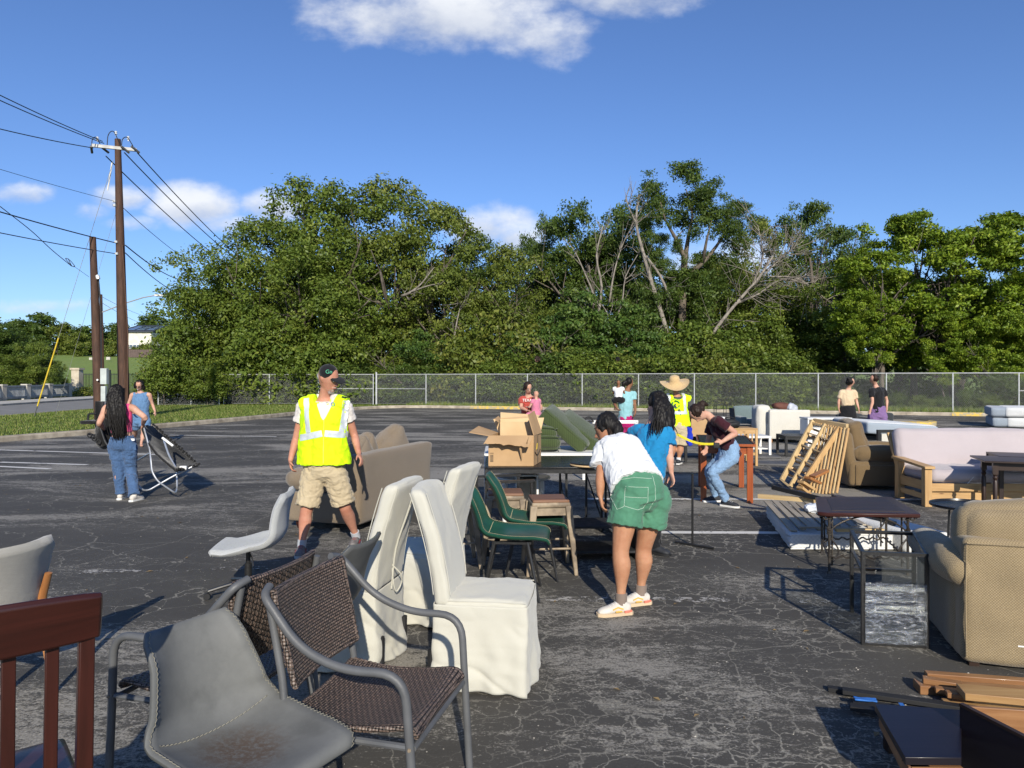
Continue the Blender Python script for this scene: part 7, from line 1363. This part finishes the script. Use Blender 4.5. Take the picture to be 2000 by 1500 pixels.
# ---- woman in denim
b = A3((-9.0, 17.4, 0)); J = PJ(17.4, pel=(275, 812), che=(275, 785), nek=(273, 764), hed=(272, 752, 17.3), shA=(258, 771), elA=(251, 790), wrA=(258, 805, 17.1), haA=(264, 812, 17.0), shB=(292, 771), elB=(298, 790, 17.5), wrB=(303, 804, 17.4), haB=(305, 814, 17.35), hiA=(266, 824), knA=(263, 842, 17.6), anA=(262, 857, 17.9), toA=(262, 866, 17.7), hiB=(284, 824), knB=(281, 846, 17.3), anB=(276, 864, 17.2), toB=(277, 871, 16.95))
for k in 'AB': J['an'+k][2] = .09; J['to'+k][2] = 0
J['anA'][2] = .10
t, q, l, j, hu = person('smiling dark-haired woman in a sleeveless denim shirt and denim shorts walking forward', b, J, sk_lt, .96, .014, fwd=(.05, -1, 0), hf=(.1, -1, -.05), body=1.18, face=True, top=dict(m=c_chamb, hem=.10, sleeve=0, inf=.022, loose=1.02), bot=dict(m=c_chamb, len=.5, inf=.02, flare=.02, nm='shorts'), shoes=dict(m=m_shoew, open=1))
remesh('hair', join(ell(q(0, -.03, .035), (.095, .09, .09), 16, 10), chain([q(-.075, .0, .05), q(-.10, -.0, -.04), q(-.10, .0, -.12)], [.035, .042, .03], n=8, k=2), chain([q(.075, .0, .05), q(.10, -.0, -.04), q(.10, .0, -.12)], [.035, .042, .03], n=8, k=2), ell(q(0, -.05, -.04), (.08, .06, .10), 12, 8)), .012, h_blk, t, 3, disp=(.008, .06, (1, 1, .5), 2))
mk('glasses', join(*[tube([q(sg*.030+.022*math.cos(a), .103, .008+.017*math.sin(a)) for a in np.linspace(0, 6.283, 11)], .003, 4) for sg in (1, -1)], tube([q(-.01, .106, .01), q(.01, .106, .01)], .003, 4)), m_blackm, t); mk('smile', chain([q(-.02, .101, -.060), q(0, .107, -.064), q(.02, .101, -.060)], .0035, n=5, k=1), m_eyew, t)
# ---------------------------------------------------------------- cartons, cushions, boards and the far furniture
o = P(955, 906, 7.15)*A3((1, 1, 0))+A3((0, 0, .752)); t = thing('cardboard_box', 'large open cardboard box with a torn hanging flap on the black table', 'box', o, .0); wB, dB, hB = .44, .40, .30; th = .006
def pnl(nm, q4, m=m_card, tk=th, par=None):
    q4 = np.array(q4, float); n = nrm(np.cross(q4[1]-q4[0], q4[3]-q4[0]))*tk; return mk(nm, hexa(q4, q4+n), m, par or t)
pnl('front_wall', [(0, 0, 0), (wB, 0, 0), (wB, 0, hB), (0, 0, hB)]); pnl('back_wall', [(.09, dB, 0), (.09, dB, hB), (wB+.09, dB, hB), (wB+.09, dB, 0)]); pnl('side_wall', [(wB, 0, 0), (wB+.09, dB, 0), (wB+.09, dB, hB), (wB, 0, hB)]); pnl('side_wall', [(0, 0, 0), (0, 0, hB), (.09, dB, hB), (.09, dB, 0)]); pnl('bottom', [(.01, .01, .004), (.1, dB-.01, .004), (wB+.08, dB-.01, .004), (wB-.01, .01, .004)])
# torn front flap, hanging outwards and down
n = 26; xs_ = np.linspace(0, 1, n); top = np.stack([-.0+wB*xs_, 0*xs_-.004, 0*xs_+hB+.004], 1); edge = .105+.0*xs_; rg = np.random.default_rng(3)
ln = np.where(xs_ < .40, .120, np.where(xs_ < .78, .150-.0*xs_, .165))+rg.normal(size=n)*.0025; ln += -.02*np.exp(-((xs_-.5)/.1)**2)
bot = top+np.stack([-.050*(1-xs_)+.0*xs_-.05*(xs_ > .9), -ln*.92, -ln*.60], 1); g = shell(np.stack([top, lerp(top, bot, .5), bot], 0), .004); mk('front_flap', g, m_card, t, 30)
mk('torn_strip', shell(np.array([[(.29+.02*k+.0, -.115, .235-.0*k), (.305+.02*k, -.09, .17), (.318+.012*k, -.06, .10), (.325+.004*k, -.045, .065)] for k in (0, 1)]).transpose(1, 0, 2), .003), m_card, t)
pnl('left_flap', [(0, 0, hB+.002), (-.20, .03, hB+.035), (-.12, dB-.02, hB+.075), (.09, dB, hB+.002)]); pnl('right_flap', [(wB+.005, .02, hB), (wB+.10, dB-.02, hB), (wB+.02, dB-.06, hB+.235), (wB-.055, .06, hB+.205)], m_card)
pnl('back_flap', [(.09, dB+.004, hB), (wB+.09, dB+.004, hB), (wB+.13, dB+.06, hB+.155), (.03, dB+.06, hB+.14)], m_cardi)
m_prt = mat('box_print', (.04, .035, .03), .8); m_yt = mat('yellow_print', (.75, .55, .05), .7)
mk('print_block', join(*[box((.028+.0*i, -.0075, .045+.012*i), (.032, .002, .006)) for i in range(6)], *[box((.012+.01*i, -.0075, .125), (.004, .002, .016)) for i in range(4)]), m_prt, t)
sd = lambda f, z: A3((wB+.09*f+.009, dB*f, z)); mk('tape_strip', join(beam(sd(.5, .01), sd(.5, .29), .045, .002, (1, -.2, 0))), mat('parcel_tape', (.17, .12, .075), .35), t)
mk('smile_mark', tube([sd(.12+.05*i, .135-.045*math.sin(i/14*math.pi)) for i in range(15)], .006, 5), m_prt, t); mk('yellow_mark', join(*[beam(sd(.34+.03*i, .15), sd(.42+.03*i, .21), .008, .003, (1, -.2, 0)) for i in range(3)]), m_yt, t)
o = P(974, 852, 7.42)*A3((1, 1, 0))+A3((0, 0, .757)); t = thing('cardboard_box', 'smaller pale cardboard box standing inside and behind the large torn one', 'box', o+A3((.02, -.02, 0)), .02)
for q4 in ([(0, 0, 0), (.32, 0, 0), (.32, 0, .42), (0, 0, .42)], [(0, .25, 0), (0, .25, .44), (.40, .25, .44), (.40, .25, 0)], [(0, 0, 0), (0, 0, .42), (0, .25, .44), (0, .25, 0)], [(.32, 0, 0), (.40, .25, 0), (.40, .25, .44), (.32, 0, .42)]): pnl('wall', q4, m_cardi)
pnl('flap', [(-.02, .0, .42), (-.06, -.02, .455), (-.02, .24, .47), (0, .25, .44)], m_card); pnl('flap', [(0, .255, .44), (.40, .255, .44), (.42, .31, .47), (.0, .31, .50)], m_cardi); mk('inner_board', box((.34, -.02, .33), (.03, .02, .2)), m_card, t)
o = P(1360, 862, 13.9)*A3((1, 1, 0)); t = thing('cardboard_box', 'plain cardboard box beside the straw-hat man', 'box', P(1341, 850, 14.0), .05); pnl('front_wall', [(0, 0, 0), (.34, 0, 0), (.36, 0, .33), (0, 0, .33)], m_card, .3); mk('label', box((.10, -.003, .28), (.05, .003, .02)), m_white, t); mk('bottom_lip', box((.24, -.01, .02), (.22, .02, .05)), m_cardi, t)
table('dark low table under the plain cardboard box', (3.35, 13.9, 0), 0, .7, .5, .50, .03, .05, m_blackm, m_blackm)
# green cushions on the white table
z0 = .765
def cush(label, size, loc, rx=0, ry=0, rz=0, r=.035, wr=.006):
    g = tf(soft(size, r, (.012, .012, .018), 14, (0, 0, 0), wr, .3, 3), rx=rx, ry=ry, rz=rz); t = thing('green_cushion', label, 'cushion', loc, 0, 'olive green corduroy cushions'); mk('cushion_cover', g, m_greenC, t, 180)
    h = A3(size)/2
    for zz in (1, -1): pp = bent([(-h[0]+.02, -h[1], zz*h[2]*.8), (h[0], -h[1], zz*h[2]*.8), (h[0], h[1], zz*h[2]*.8), (-h[0], h[1], zz*h[2]*.8), (-h[0], -h[1], zz*h[2]*.8), (-h[0]+.03, -h[1], zz*h[2]*.8)], .03); mk('piping', tf(tube(pp, .006, 5), rx=rx, ry=ry, rz=rz), m_greenC, t)
    return t
cush('long green cushion slab leaning steeply, left one of two, on the white table', (.66, .56, .15), P(1106, 836, 8.75), ry=.70, rz=-.15, rx=.12)
cush('long green cushion slab leaning, right one of two, behind the white T-shirt', (.62, .56, .15), P(1136, 842, 8.95), ry=.62, rz=-.22, rx=.15)
cush('plump green cushion lying flat next to the box, lower of two', (.42, .48, .17), P(1058, 862, 8.6), r=.08); cush('plump green cushion lying on top of the flat one next to the box', (.36, .46, .15), P(1056, 842, 8.65), r=.07, ry=.1)
# white rail / bed frame behind the teal woman
t = thing('bed_rail', 'long white metal rail standing behind the green cushions', 'bed frame', P(1140, 824, 11.5)*A3((1, 1, 0)), .02); zt = P(0, 824, 11.5)[2]; mk('rail', box((.40, 0, zt), (.95, .04, .05)), m_white, t)
for x in (0, .85): mk('leg', box((x, 0, zt/2), (.04, .04, zt)), m_white, t)
t = thing('black_headset_frame', 'small curved black metal item on the white rail', 'metal item', P(1150, 822, 11.4)); mk('curved_frame', tube([(.06*math.cos(a), .0, .06*math.sin(a)) for a in np.linspace(0, 3.3, 12)], .014, 6), m_blackm, t); mk('base_bar', box((0, 0, -.01), (.16, .04, .03)), m_blackm, t)
# leaning pine bed frames
o = A3((3.95, 10.05, 0)); t = thing('pine_bed_frame', 'stack of unfinished pine bed frames and slatted panels leaning to the right', 'bed frame', o, 0)
def LP(u, v, w): # u along the foot, v up the slope, w through the stack
    return A3((.0+u*.42+v*.26+w*.30, u*-.0+ .10*u+ v*.30 + w*.28, v*.93-u*0+.0))
def lean(nm, a, b, w=.06, tk=.028, m=w_pinep): return mk(nm, beam(a, b, w, tk, up=(.35, -.93, .1)), m, t, bev=.003)
def LQ(x, y, z): return P(x, y, z)-o
fr = [((1545, 960, 10.1), (1622, 822, 10.75)), ((1527, 940, 10.45), (1590, 822, 11.0))]
A1, A2, A3_, A4 = LQ(1527, 938, 10.5), LQ(1556, 962, 10.05), LQ(1640, 836, 10.5), LQ(1590, 822, 11.0)
lean('frame_rail', A1, LQ(1588, 822, 11.0), .07, .035); lean('frame_rail', A2, A3_, .075, .035, w_pine); lean('frame_rail', LQ(1543, 951, 10.25), LQ(1612, 829, 10.75), .055, .03); lean('cross_rail', A1, A2, .08, .03); lean('cross_rail', LQ(1588, 826, 11.0), LQ(1640, 840, 10.5), .09, .03); lean('cross_rail', LQ(1590, 821, 11.05), LQ(1655, 832, 10.45), .05, .06)
for k in range(9): f = k/8; lean('slat', lerp(LQ(1580, 968, 10.25), LQ(1634, 963, 9.95), f), lerp(LQ(1606, 834, 10.75), LQ(1657, 836, 10.35), f), .034, .022, w_pinep if k % 2 else w_pine)
for k in range(12): f = k/11; p = lerp(LQ(1588, 824, 11.0), LQ(1640, 834, 10.48), f); lean('slat_end', p+A3((0, -.03, .0)), p+A3((0, -.03, -.055)), .02, .02, w_pine)
for k in range(8): f = .10+.11*k; lean('inner_slat', lerp(A1, LQ(1588, 822, 11.0), f)+A3((.03, .06, 0)), lerp(LQ(1590, 962, 10.5), LQ(1625, 834, 11.0), f), .03, .018, w_pine)
for k in range(4): f = .2+.2*k; lean('cross_rail', lerp(A1, LQ(1588, 822, 11.0), f)+A3((0, .03, 0)), lerp(A2, A3_, f)+A3((0, .03, 0)), .05, .02, w_pinep)
for (x, y, w_, r_) in ((1575, 948, .24, .5), (1588, 938, .22, .4), (1600, 925, .26, -.3), (1570, 958, .18, .6)): p = LQ(x, y, 9.95); mk('short_board', tf(box((0, 0, 0), (w_, .12, .035)), p, ry=r_, rz=.4), w_orange if y < 945 else w_pine, t, bev=.003)
# mattress with slats and loose frames on the ground
o = A3((2.62, 6.78, 0)); t = thing('mattress', 'flat white mattress with ragged edge lying on the asphalt under loose slats', 'mattress', o, 0)
g = soft((1.0, 1.62, .15), .03, (0, 0, .008), 30); V = g[0].copy(); V[:, 0] += V[:, 1]*.22+.5+.18; V[:, 1] += .81; V[:, 0] += sn(V*A3((1, 1, 3)), .12, 3, 3)*.012*(V[:, 0] < .1+V[:, 1]*.22); V[:, 2] += .076; mk('mattress_body', (V, g[1]), m_mattW, t, 180); mk('edge_piping', tube([(.015, .0, .145), (1.0, -.0, .145)], .005, 5), m_white, t); mk('edge_piping', tube([(.015, -.0, .012), (1.0, -.0, .012)], .005, 5), m_white, t)
t = thing('slat_bundle', 'row of greyed wooden bed slats lying across the white mattress', 'bed slats', o+A3((0, 0, .158)), 0)
for k in range(10): x = .06+.092*k; mk('slat', beam((x+.02, .08+.02*k, .006+.014*(k % 3)), (x+.30-.1*k*.1, 1.62-.03*k, .03+.012*(k % 2)), .06, .014), w_slat, t)
mk('cross_slat', beam((.15, .10, .04), (.62, .05, .04), .045, .015), w_slat, t); mk('pale_rail', beam((.50-.15, 1.86, .05), (.95, 1.45, .06), .06, .05), w_pinep, t); mk('cream_rail', beam((.45, .02, .028), (.90, .02, .028), .05, .03), w_pinep, t)
t = thing('bed_rail', 'black metal bed rails lying over the white mattress and slats', 'bed frame', o+A3((0, 0, .20)), 0); mk('rail', beam((.78, 1.75, .08), (1.06, .12, .03), .05, .03), m_black, t); mk('rail', beam((1.02, 1.30, .10), (1.20, .35, .08), .09, .03), m_black, t); mk('cross_tube', tube([(.98, .42, .09), (1.28, .40, .09)], .022, 10), m_blackgl, t); mk('rail', beam((.55, 1.95, .10), (.85, 1.30, .07), .03, .05), m_blackm, t); mk('hook_plate', box((1.05, .12, -.02), (.03, .02, .1)), m_black, t)
t = thing('mattress', 'small white block mattress lying right of the slats, behind the iron table', 'mattress', (3.72, 7.15, 0), 0); g = soft((.42, 1.05, .20), .04, (0, 0, .012), 14, wr=.006, ws=.3); V = g[0].copy(); V[:, 0] += V[:, 1]*-.25; V[:, 2] += .102; mk('mattress_body', (V, g[1]), m_mattW, t, 180)
t = thing('foam_sheet', 'thin white sheet board lying beside the white block mattress', 'board', (4.0, 6.9, 0), 0); mk('sheet_board', slab([(.0, -.3), (.35, -.38), (.20, .5), (-.02, .5)], .0, .05), m_white, t)
tag(mk('paper_scrap', soft((.16, .12, .06), .02, (.02, .02, .02), 6, (0, 0, 0), .02, .06, 2), mat('crumpled_paper', (.6, .63, .68), .5), loc=tuple(P(1590, 993, 7.7)), smooth=60), 'crumpled pale paper and plastic on the bed slats', 'paper')
# brown planks at bottom right
def plank(label, p, q, z, w, tk, m, grp='brown wooden planks at the bottom right'): 
    b_ = A3((*p, z)); return tag(mk('plank', beam((0, 0, tk/2), A3((q[0]-p[0], q[1]-p[1], tk/2)), w, tk), m, bev=.003, loc=tuple(b_)), label, 'plank', grp)
def GP(px, py, z=0): g_ = G(px, py, z); return (g_[0], g_[1])
plank('thin brown plank at the back of the plank pile, right of the cube frame', GP(1808, 1312, .05), GP(2120, 1335, .05), .0, .05, .05, w_brown); plank('broad brown plank with a slanting left end, below the thin back plank', GP(1790, 1330, .05), GP(2120, 1352, .05), .0, .10, .045, w_brown)
plank('light brown plank lying on top of the pile nearest the middle', GP(1876, 1340, .12), GP(2120, 1362, .12), .075, .12, .035, w_brownl); plank('pale brown plank lowest in front of the plank pile', GP(1842, 1368, .03), GP(2120, 1392, .03), .0, .06, .03, w_brownl)
plank('short brown plank stub with a round hole, left of three', GP(1802, 1338, .03), GP(1880, 1350, .03), .046, .05, .028, w_brown); plank('short brown plank stub with a round hole, middle of three', GP(1826, 1352, .03), GP(1900, 1362, .03), .032, .045, .026, w_brown); plank('short brown plank stub with a round hole, right of three', GP(1848, 1358, .05), GP(1930, 1368, .05), .045, .045, .026, w_brown)
t = thing('black_rails', 'bundle of long black boards lying left of the dark tabletop', 'boards', (*GP(1615, 1347), 0), 0); q0 = A3((*GP(1615, 1347), 0))
for (a, b_, z, w_) in (((1617, 1349), (1930, 1392), .012, .04), ((1645, 1360), (1930, 1402), .03, .05), ((1665, 1378), (1930, 1412), .012, .06), ((1660, 1392), (1720, 1402), .03, .05)): mk('board', beam(A3((*GP(*a), z))-q0, A3((*GP(*b_), z))-q0, w_, .022), m_blackm, t, bev=.002)
e = A3((*GP(1690, 1366, .055), .055)); tag(mk('blue_tape', join(tf(soft((.10, .035, .008), .003, n=6, wr=.004, ws=.05), rz=-.25), tf(box((.155, -.03, 0), (.02, .04, .004)), rz=-.2)), mat('blue_masking_tape', (.03, .16, .52), .6), loc=tuple(e), smooth=60), 'torn strips of blue painter\'s tape on the black boards', 'tape')
def tri(px, py, z): return A3((*GP(px, py, z), z))
t = thing('dark_tabletop', 'dark espresso tabletop lying tilted in the bottom right corner', 'tabletop', (*GP(1765, 1478, .15), 0), 0); q0 = A3((*GP(1765, 1478, .15), 0))
tp = [tri(1768, 1479, .20)-q0, tri(1878, 1480, .20)-q0, tri(1878, 1386, .22)-q0, tri(1708, 1374, .22)-q0]; mk('top_board', hexa([p-A3((0, 0, .03)) for p in tp], tp), w_espr, t, bev=.002)
mk('apron', beam(tp[0]+A3((.02, .02, -.06)), tp[3]+A3((.02, -.02, -.06)), .02, .055), w_brown, t); mk('apron', beam(tp[0]+A3((.02, .0, -.06)), tp[1]+A3((0, .0, -.06)), .02, .055), w_brown, t); mk('corner_block', box(tp[0]+A3((.05, .02, -.06)), (.08, .05, .055)), w_grey, t)
for p in (tp[0], tp[3]): mk('leg_stub', box((p[0]+.09, p[1]+.03, .08), (.05, .05, .16)), w_walnut, t)
t = thing('open_drawer_box', 'open wooden drawer box, dark outside and brown inside, in the bottom right corner', 'drawer', (*GP(1880, 1480, .28), 0), 0); q0 = A3((*GP(1880, 1480, .28), 0))
a, b_ = tri(1877, 1378, .30)-q0, tri(2010, 1490, .36)-q0; b_ = A3((a[0]+.16, a[1]-.62, .30)); c = A3((a[0]+.62, a[1]-.10, .30)); d = A3((b_[0]+.60, b_[1]-.1, .30))
def wall(nm, p, r, m): mk(nm, beam(A3((p[0], p[1], .17)), A3((r[0], r[1], .17)), .016, .26), m, t, bev=.002)
wall('left_wall', a, b_, w_espr); wall('back_wall', a+A3((.01, .0, 0)), c, w_brown); wall('front_wall', b_, d, w_espr); mk('drawer_bottom', slab([(a[0], a[1]), (b_[0], b_[1]), (d[0], d[1]), (c[0], c[1])], .04, .055), w_brown, t); mk('rim', beam(A3((a[0], a[1], .305)), A3((b_[0], b_[1], .305)), .02, .012), w_walnut, t); mk('inner_divider', beam(A3((a[0]+.12, a[1]-.3, .15)), A3((c[0], c[1]-.3, .15)), .014, .15), w_brownl, t)
# far furniture
def sofa_box(label, loc, rz, L_, D_, m, mb=None, bh=.75, nm='sofa', g=None, arms=True):
    t = thing(nm, label, 'sofa' if L_ > 1.1 else 'armchair', loc, rz, g); mb = mb or m; mk('base', soft((L_, D_, .32), .04, n=8, c=(L_/2, D_/2, .24)), m, t, 180); mk('backrest', soft((L_, .2, bh-.1), .06, (0, .02, .02), 10, (L_/2, D_-.1, bh/2+.08), .006, .3), mb, t, 180); mk('seat_cushion', soft((L_-.3, D_-.2, .14), .05, (0, 0, .02), 10, (L_/2, D_/2-.08, .44), .005, .3), m, t, 180)
    if arms:
        for x in (.09, L_-.09): mk('arm', soft((.18, D_, .5), .05, (0, 0, .01), 8, (x, D_/2, .33)), m, t, 180)
    return t
t = thing('cream_sofa', 'cream sofa seen from its flat side, brown and silver pillows on top', 'sofa', (*P(1500, 740, 18.3)[:2], 0), .0); mk('side_panel', soft((1.04, .12, .74), .03, n=10, c=(.54, .0, .46)), m_creamF, t, 180); mk('back', soft((.36, .5, .86), .09, (.02, .02, .02), 10, (-.03, .42, .50), .01, .3), m_creamF, t, 180); mk('seat_cushion', soft((.9, .7, .2), .06, (0, 0, .02), 10, (.50, .5, .72), .008, .3), m_creamF, t, 180); mk('base', soft((1.0, .9, .4), .05, n=8, c=(.52, .55, .28)), m_creamF, t, 180)
for x in (.06, 1.0): mk('foot', box((x, .0, .04), (.08, .06, .08)), w_orange, t)
q0 = P(1500, 740, 18.3)
tag(mk('pillow', tf(soft((.42, .3, .12), .05, (0, 0, .03), 10, (0, 0, 0), .02, .15), ry=.06), mat('reddish_brown_cloth', (.12, .045, .03), .8), loc=tuple(P(1526, 793, 18.7)), smooth=180), 'reddish brown pillow on top of the cream sofa', 'pillow'); tag(mk('pillow', tf(soft((.26, .22, .2), .08, (0, 0, .02), 10, (0, 0, 0), .02, .12), ry=.5), mat('silver_cloth', (.42, .45, .5), .45), loc=tuple(P(1546, 797, 18.6)), smooth=180), 'silver-grey pillow beside the brown one on the cream sofa', 'pillow')
sofa_box('grey-teal armchair left of the cream sofa', (*P(1447, 740, 19.6)[:2], 0), 0, .95, .8, m_tealF, bh=.82, nm='armchair'); sofa_box('charcoal armchair behind the beige-shirted person', (*P(1662, 740, 19.2)[:2], 0), .1, .75, .8, m_charF, bh=.62, nm='armchair'); sofa_box('charcoal armchair right of the purple shorts', (*P(1722, 740, 19.0)[:2], 0), -.2, .45, .7, m_charF, bh=.66, nm='armchair', arms=False)
t = thing('folding_chair', 'thin black mesh chair turned sideways left of the teal armchair', 'chair', (*P(1440, 740, 18.6)[:2], 0), .0); mk('mesh_back', hexa([(-.05, 0, .42), (-.03, 0, .42), (-.03, .4, .42), (-.05, .4, .42)], [(-.10, 0, .86), (-.08, 0, .86), (-.08, .4, .86), (-.10, .4, .86)]), m_blackF, t); mk('mesh_seat', box((.17, .2, .42), (.42, .4, .02)), m_blackF, t)
for x, y in ((-.02, 0), (.36, 0), (-.02, .4), (.36, .4)): mk('leg', tube([(x, y, .43), (x*1.1, y, 0)], .011, 6), m_black, t)
t = thing('wire_rack', 'small black wire rack with white folded cloths far behind the maroon woman', 'rack', (*P(1399, 740, 17.5)[:2], 0), 0)
for z in (.5, .62, .74, .88, .98): mk('wire_shelf', join(tube([(0, 0, z), (.24, 0, z), (.24, .2, z), (0, .2, z), (0, 0, z)], .007, 5)), m_black, t)
for x in (0, .24):
    for y in (0, .2): mk('upright', tube([(x, y, 0), (x, y, .98)], .008, 5), m_black, t)
for z in (.66, .54): mk('folded_cloth', soft((.2, .16, .06), .02, n=4, c=(.12, .1, z)), c_white, t, 60)
t = thing('white_dresser', 'low long white unit behind the pine frames', 'furniture', (*P(1578, 740, 17.0)[:2], 0), 0); mk('top', box((.5, .2, .68), (1.05, .5, .04)), m_white, t); mk('side_panel', box((.0, .2, .33), (.03, .46, .64)), m_white, t); mk('side_panel', box((1.0, .2, .33), (.03, .46, .64)), m_white, t); mk('back_panel', box((.5, .42, .33), (.96, .02, .64)), m_white, t)
t = thing('mattress', 'grey and white mattress lying tilted left of the futon, before the purple shorts', 'mattress', (*P(1692, 740, 13.6)[:2], .0), .0); V, f = soft((1.35, 1.5, .22), .05, (0, 0, .01), 14); V = V.copy(); V[:, 2] += .66-.06*V[:, 0]; V[:, 0] += .62; V[:, 1] += .6; mk('mattress_body', (V, f), m_mattB, t, 180); mk('white_cover', (V*A3((.985, .97, 1))+A3((.01, .02, .012)), f), m_mattW, t, 180); mk('trestle', box((.5, .6, .28), (.9, .9, .5)), m_blackm, t)
t = thing('picture_frame', 'black box frame with a cream board standing left of the futon', 'frame', (*P(1716, 740, 11.9)[:2], 0), .05); mk('cream_board', box((.27, .02, .55), (.42, .02, .32)), m_cardi if False else m_creamF, t)
for (c_, s_) in (((.0, 0, .5), (.05, .05, .48)), ((.54, 0, .5), (.05, .05, .48)), ((.27, 0, .75), (.59, .055, .05)), ((.27, .0, .25), (.59, .052, .05))): mk('frame_bar', box(c_, s_), m_black, t)
mk('support', box((.27, .14, .28), (.3, .2, .55)), m_blackm, t)
for i, (z, lab) in enumerate([(.0, 'lower blue-grey mattress of the pair stacked near the kerb at the right edge'), (.34, 'upper blue-grey mattress with white plastic, of the pair at the right edge')]):
    t = thing('mattress', lab, 'mattress', (*P(1936-3*i, 740, 24.2)[:2], z), -.5, 'mattress pair near the kerb'); mk('mattress_body', soft((2.0, 2.2, .32), .09, (0, .02, .015), 14, (1.0, .9, .165), .008, .5, i), m_mattB, t, 180); mk('white_wrap', soft((1.62, 2.24, .325), .085, (0, .02, .018), 12, (1.22, .88, .172), .008, .4, i+3), m_mattW, t, 180)
# carried folding chairs
o = P(340, 930, 9.9)*A3((1, 1, 0)); t = thing('butterfly_chair', 'black padded folding lounge chair with silver tube legs dragged by the pink-top woman', 'chair', (o[0], o[1], 0), 0); Q_ = lambda px, py, Y: P(px, py, Y)-A3((o[0], o[1], 0))
c0, c1, c2, c3 = Q_(279, 832, 9.85), Q_(300, 832, 10.4), Q_(387, 908, 10.2), Q_(345, 918, 9.55); u, v = np.meshgrid(np.linspace(0, 1, 22), np.linspace(0, 1, 16), indexing='ij')
Pg = (1-u)[..., None]*((1-v)[..., None]*c0+v[..., None]*c1)+u[..., None]*((1-v)[..., None]*c3+v[..., None]*c2); Pg[..., 2] -= .10*np.sin(np.pi*v)*np.sin(np.pi*u)**.6; Pg[..., 0] -= .09*np.sin(np.pi*u)*(1-v); Pg[..., 2] += sn(Pg.reshape(-1, 3), .10, 3).reshape(u.shape)*.010
mk('sling_seat', shell(Pg, .03), m_blackF, t, 180)
rf = [];  rg = np.random.default_rng(2)
for i in range(80): f = i/79; p = lerp(c1, c2, f)+A3((0, 0, .02*math.sin(i*1.3))); rf.append(ell(p+rg.normal(size=3)*.008, (.022, .022, .02), 6, 4))
for i in range(14): f = i/13; rf.append(ell(lerp(c2, c3, f)+rg.normal(size=3)*.008, (.022, .022, .02), 6, 4))
tag(mk('ruffled_edge', join(*rf), m_blackF, t, 180), kind='stuff')
for nm_, pts in (('frame_tube', [Q_(281, 836, 9.8), Q_(293, 880, 9.7), Q_(297, 922, 9.6), Q_(308, 940, 9.6), Q_(343, 964, 9.7), Q_(346, 955, 9.9), Q_(345, 905, 10.0)]), ('frame_tube', [Q_(270, 948, 9.75), Q_(280, 958, 9.7), Q_(292, 957, 9.7), Q_(335, 932, 9.8), Q_(375, 912, 9.9)]), ('brace', [Q_(320, 860, 9.75), Q_(330, 890, 9.7), Q_(344, 915, 9.7)]), ('brace', [Q_(268, 900, 10.3), Q_(295, 884, 10.0)])): mk(nm_, tube(bent(pts, .06), .0125, 8), m_silver, t)
mk('silver_bar', chain([Q_(317, 855, 9.65), Q_(338, 871, 9.65)], .016, n=7, k=1), m_white, t); mk('white_pad', soft((.10, .06, .06), .02, n=6, c=Q_(358, 914, 9.8)), m_white, t, 60)
o = P(190, 840, 10.0)*A3((1, 1, 0)); t = thing('folding_chair', 'black folding chairs bundled under the left arm of the pink-top woman', 'chair', (o[0], o[1], 0), 0); Q_ = lambda px, py, Y: P(px, py, Y)-A3((o[0], o[1], 0))
mk('mesh_back', shell(np.array([[Q_(188+x, 785+y, 9.95+d) for x, d in ((0, 0), (8, .05), (16, .15))] for y in (0, 15, 30, 45, 60)]), .03), m_blackF, t, 180)
for pts in ([Q_(172, 825, 9.9), Q_(172, 808, 9.9), Q_(188, 808, 9.95)], [Q_(172, 825, 9.9), Q_(190, 823, 9.95)], [Q_(174, 848, 9.9), Q_(198, 852, 9.9)], [Q_(176, 854, 9.9), Q_(200, 860, 9.9)], [Q_(196, 835, 9.8), Q_(205, 862, 9.8), Q_(212, 872, 9.8)]): mk('black_tube', tube(bent(pts, .04), .014, 7), m_black, t)
mk('seat_pad', soft((.17, .3, .05), .02, n=6, c=Q_(180, 824, 9.95)), m_blackF, t, 60); mk('sling', soft((.16, .25, .38), .06, (.02, .02, .02), 10, Q_(206, 845, 10.0), .02, .12), m_blackF, t, 180)
for x, y in ((175, 850), (184, 857), (193, 863)): mk('wheel', tf(tube([(.028*math.cos(a), 0, .028*math.sin(a)) for a in np.linspace(0, 6.283, 10)], .011, 6), Q_(x, y, 9.85)), m_blackm, t)
# dark items on the ground between the tables and the red table
for (a, b_, lab) in (((1310, 890), (1520, 893), 'long grey board lying flat behind the orange-red table'), ((1440, 905), (1560, 908), 'second grey board lying flat in front of the first, behind the orange-red table')): 
    p, q_ = GP(*a), GP(*b_); tag(mk('board', beam((0, 0, .02), (q_[0]-p[0], q_[1]-p[1], .02), .5, .035), mat('grey_board', (.09, .09, .095), .6), bev=.004, loc=(p[0], p[1], .0)), lab, 'board', 'flat boards on the asphalt')
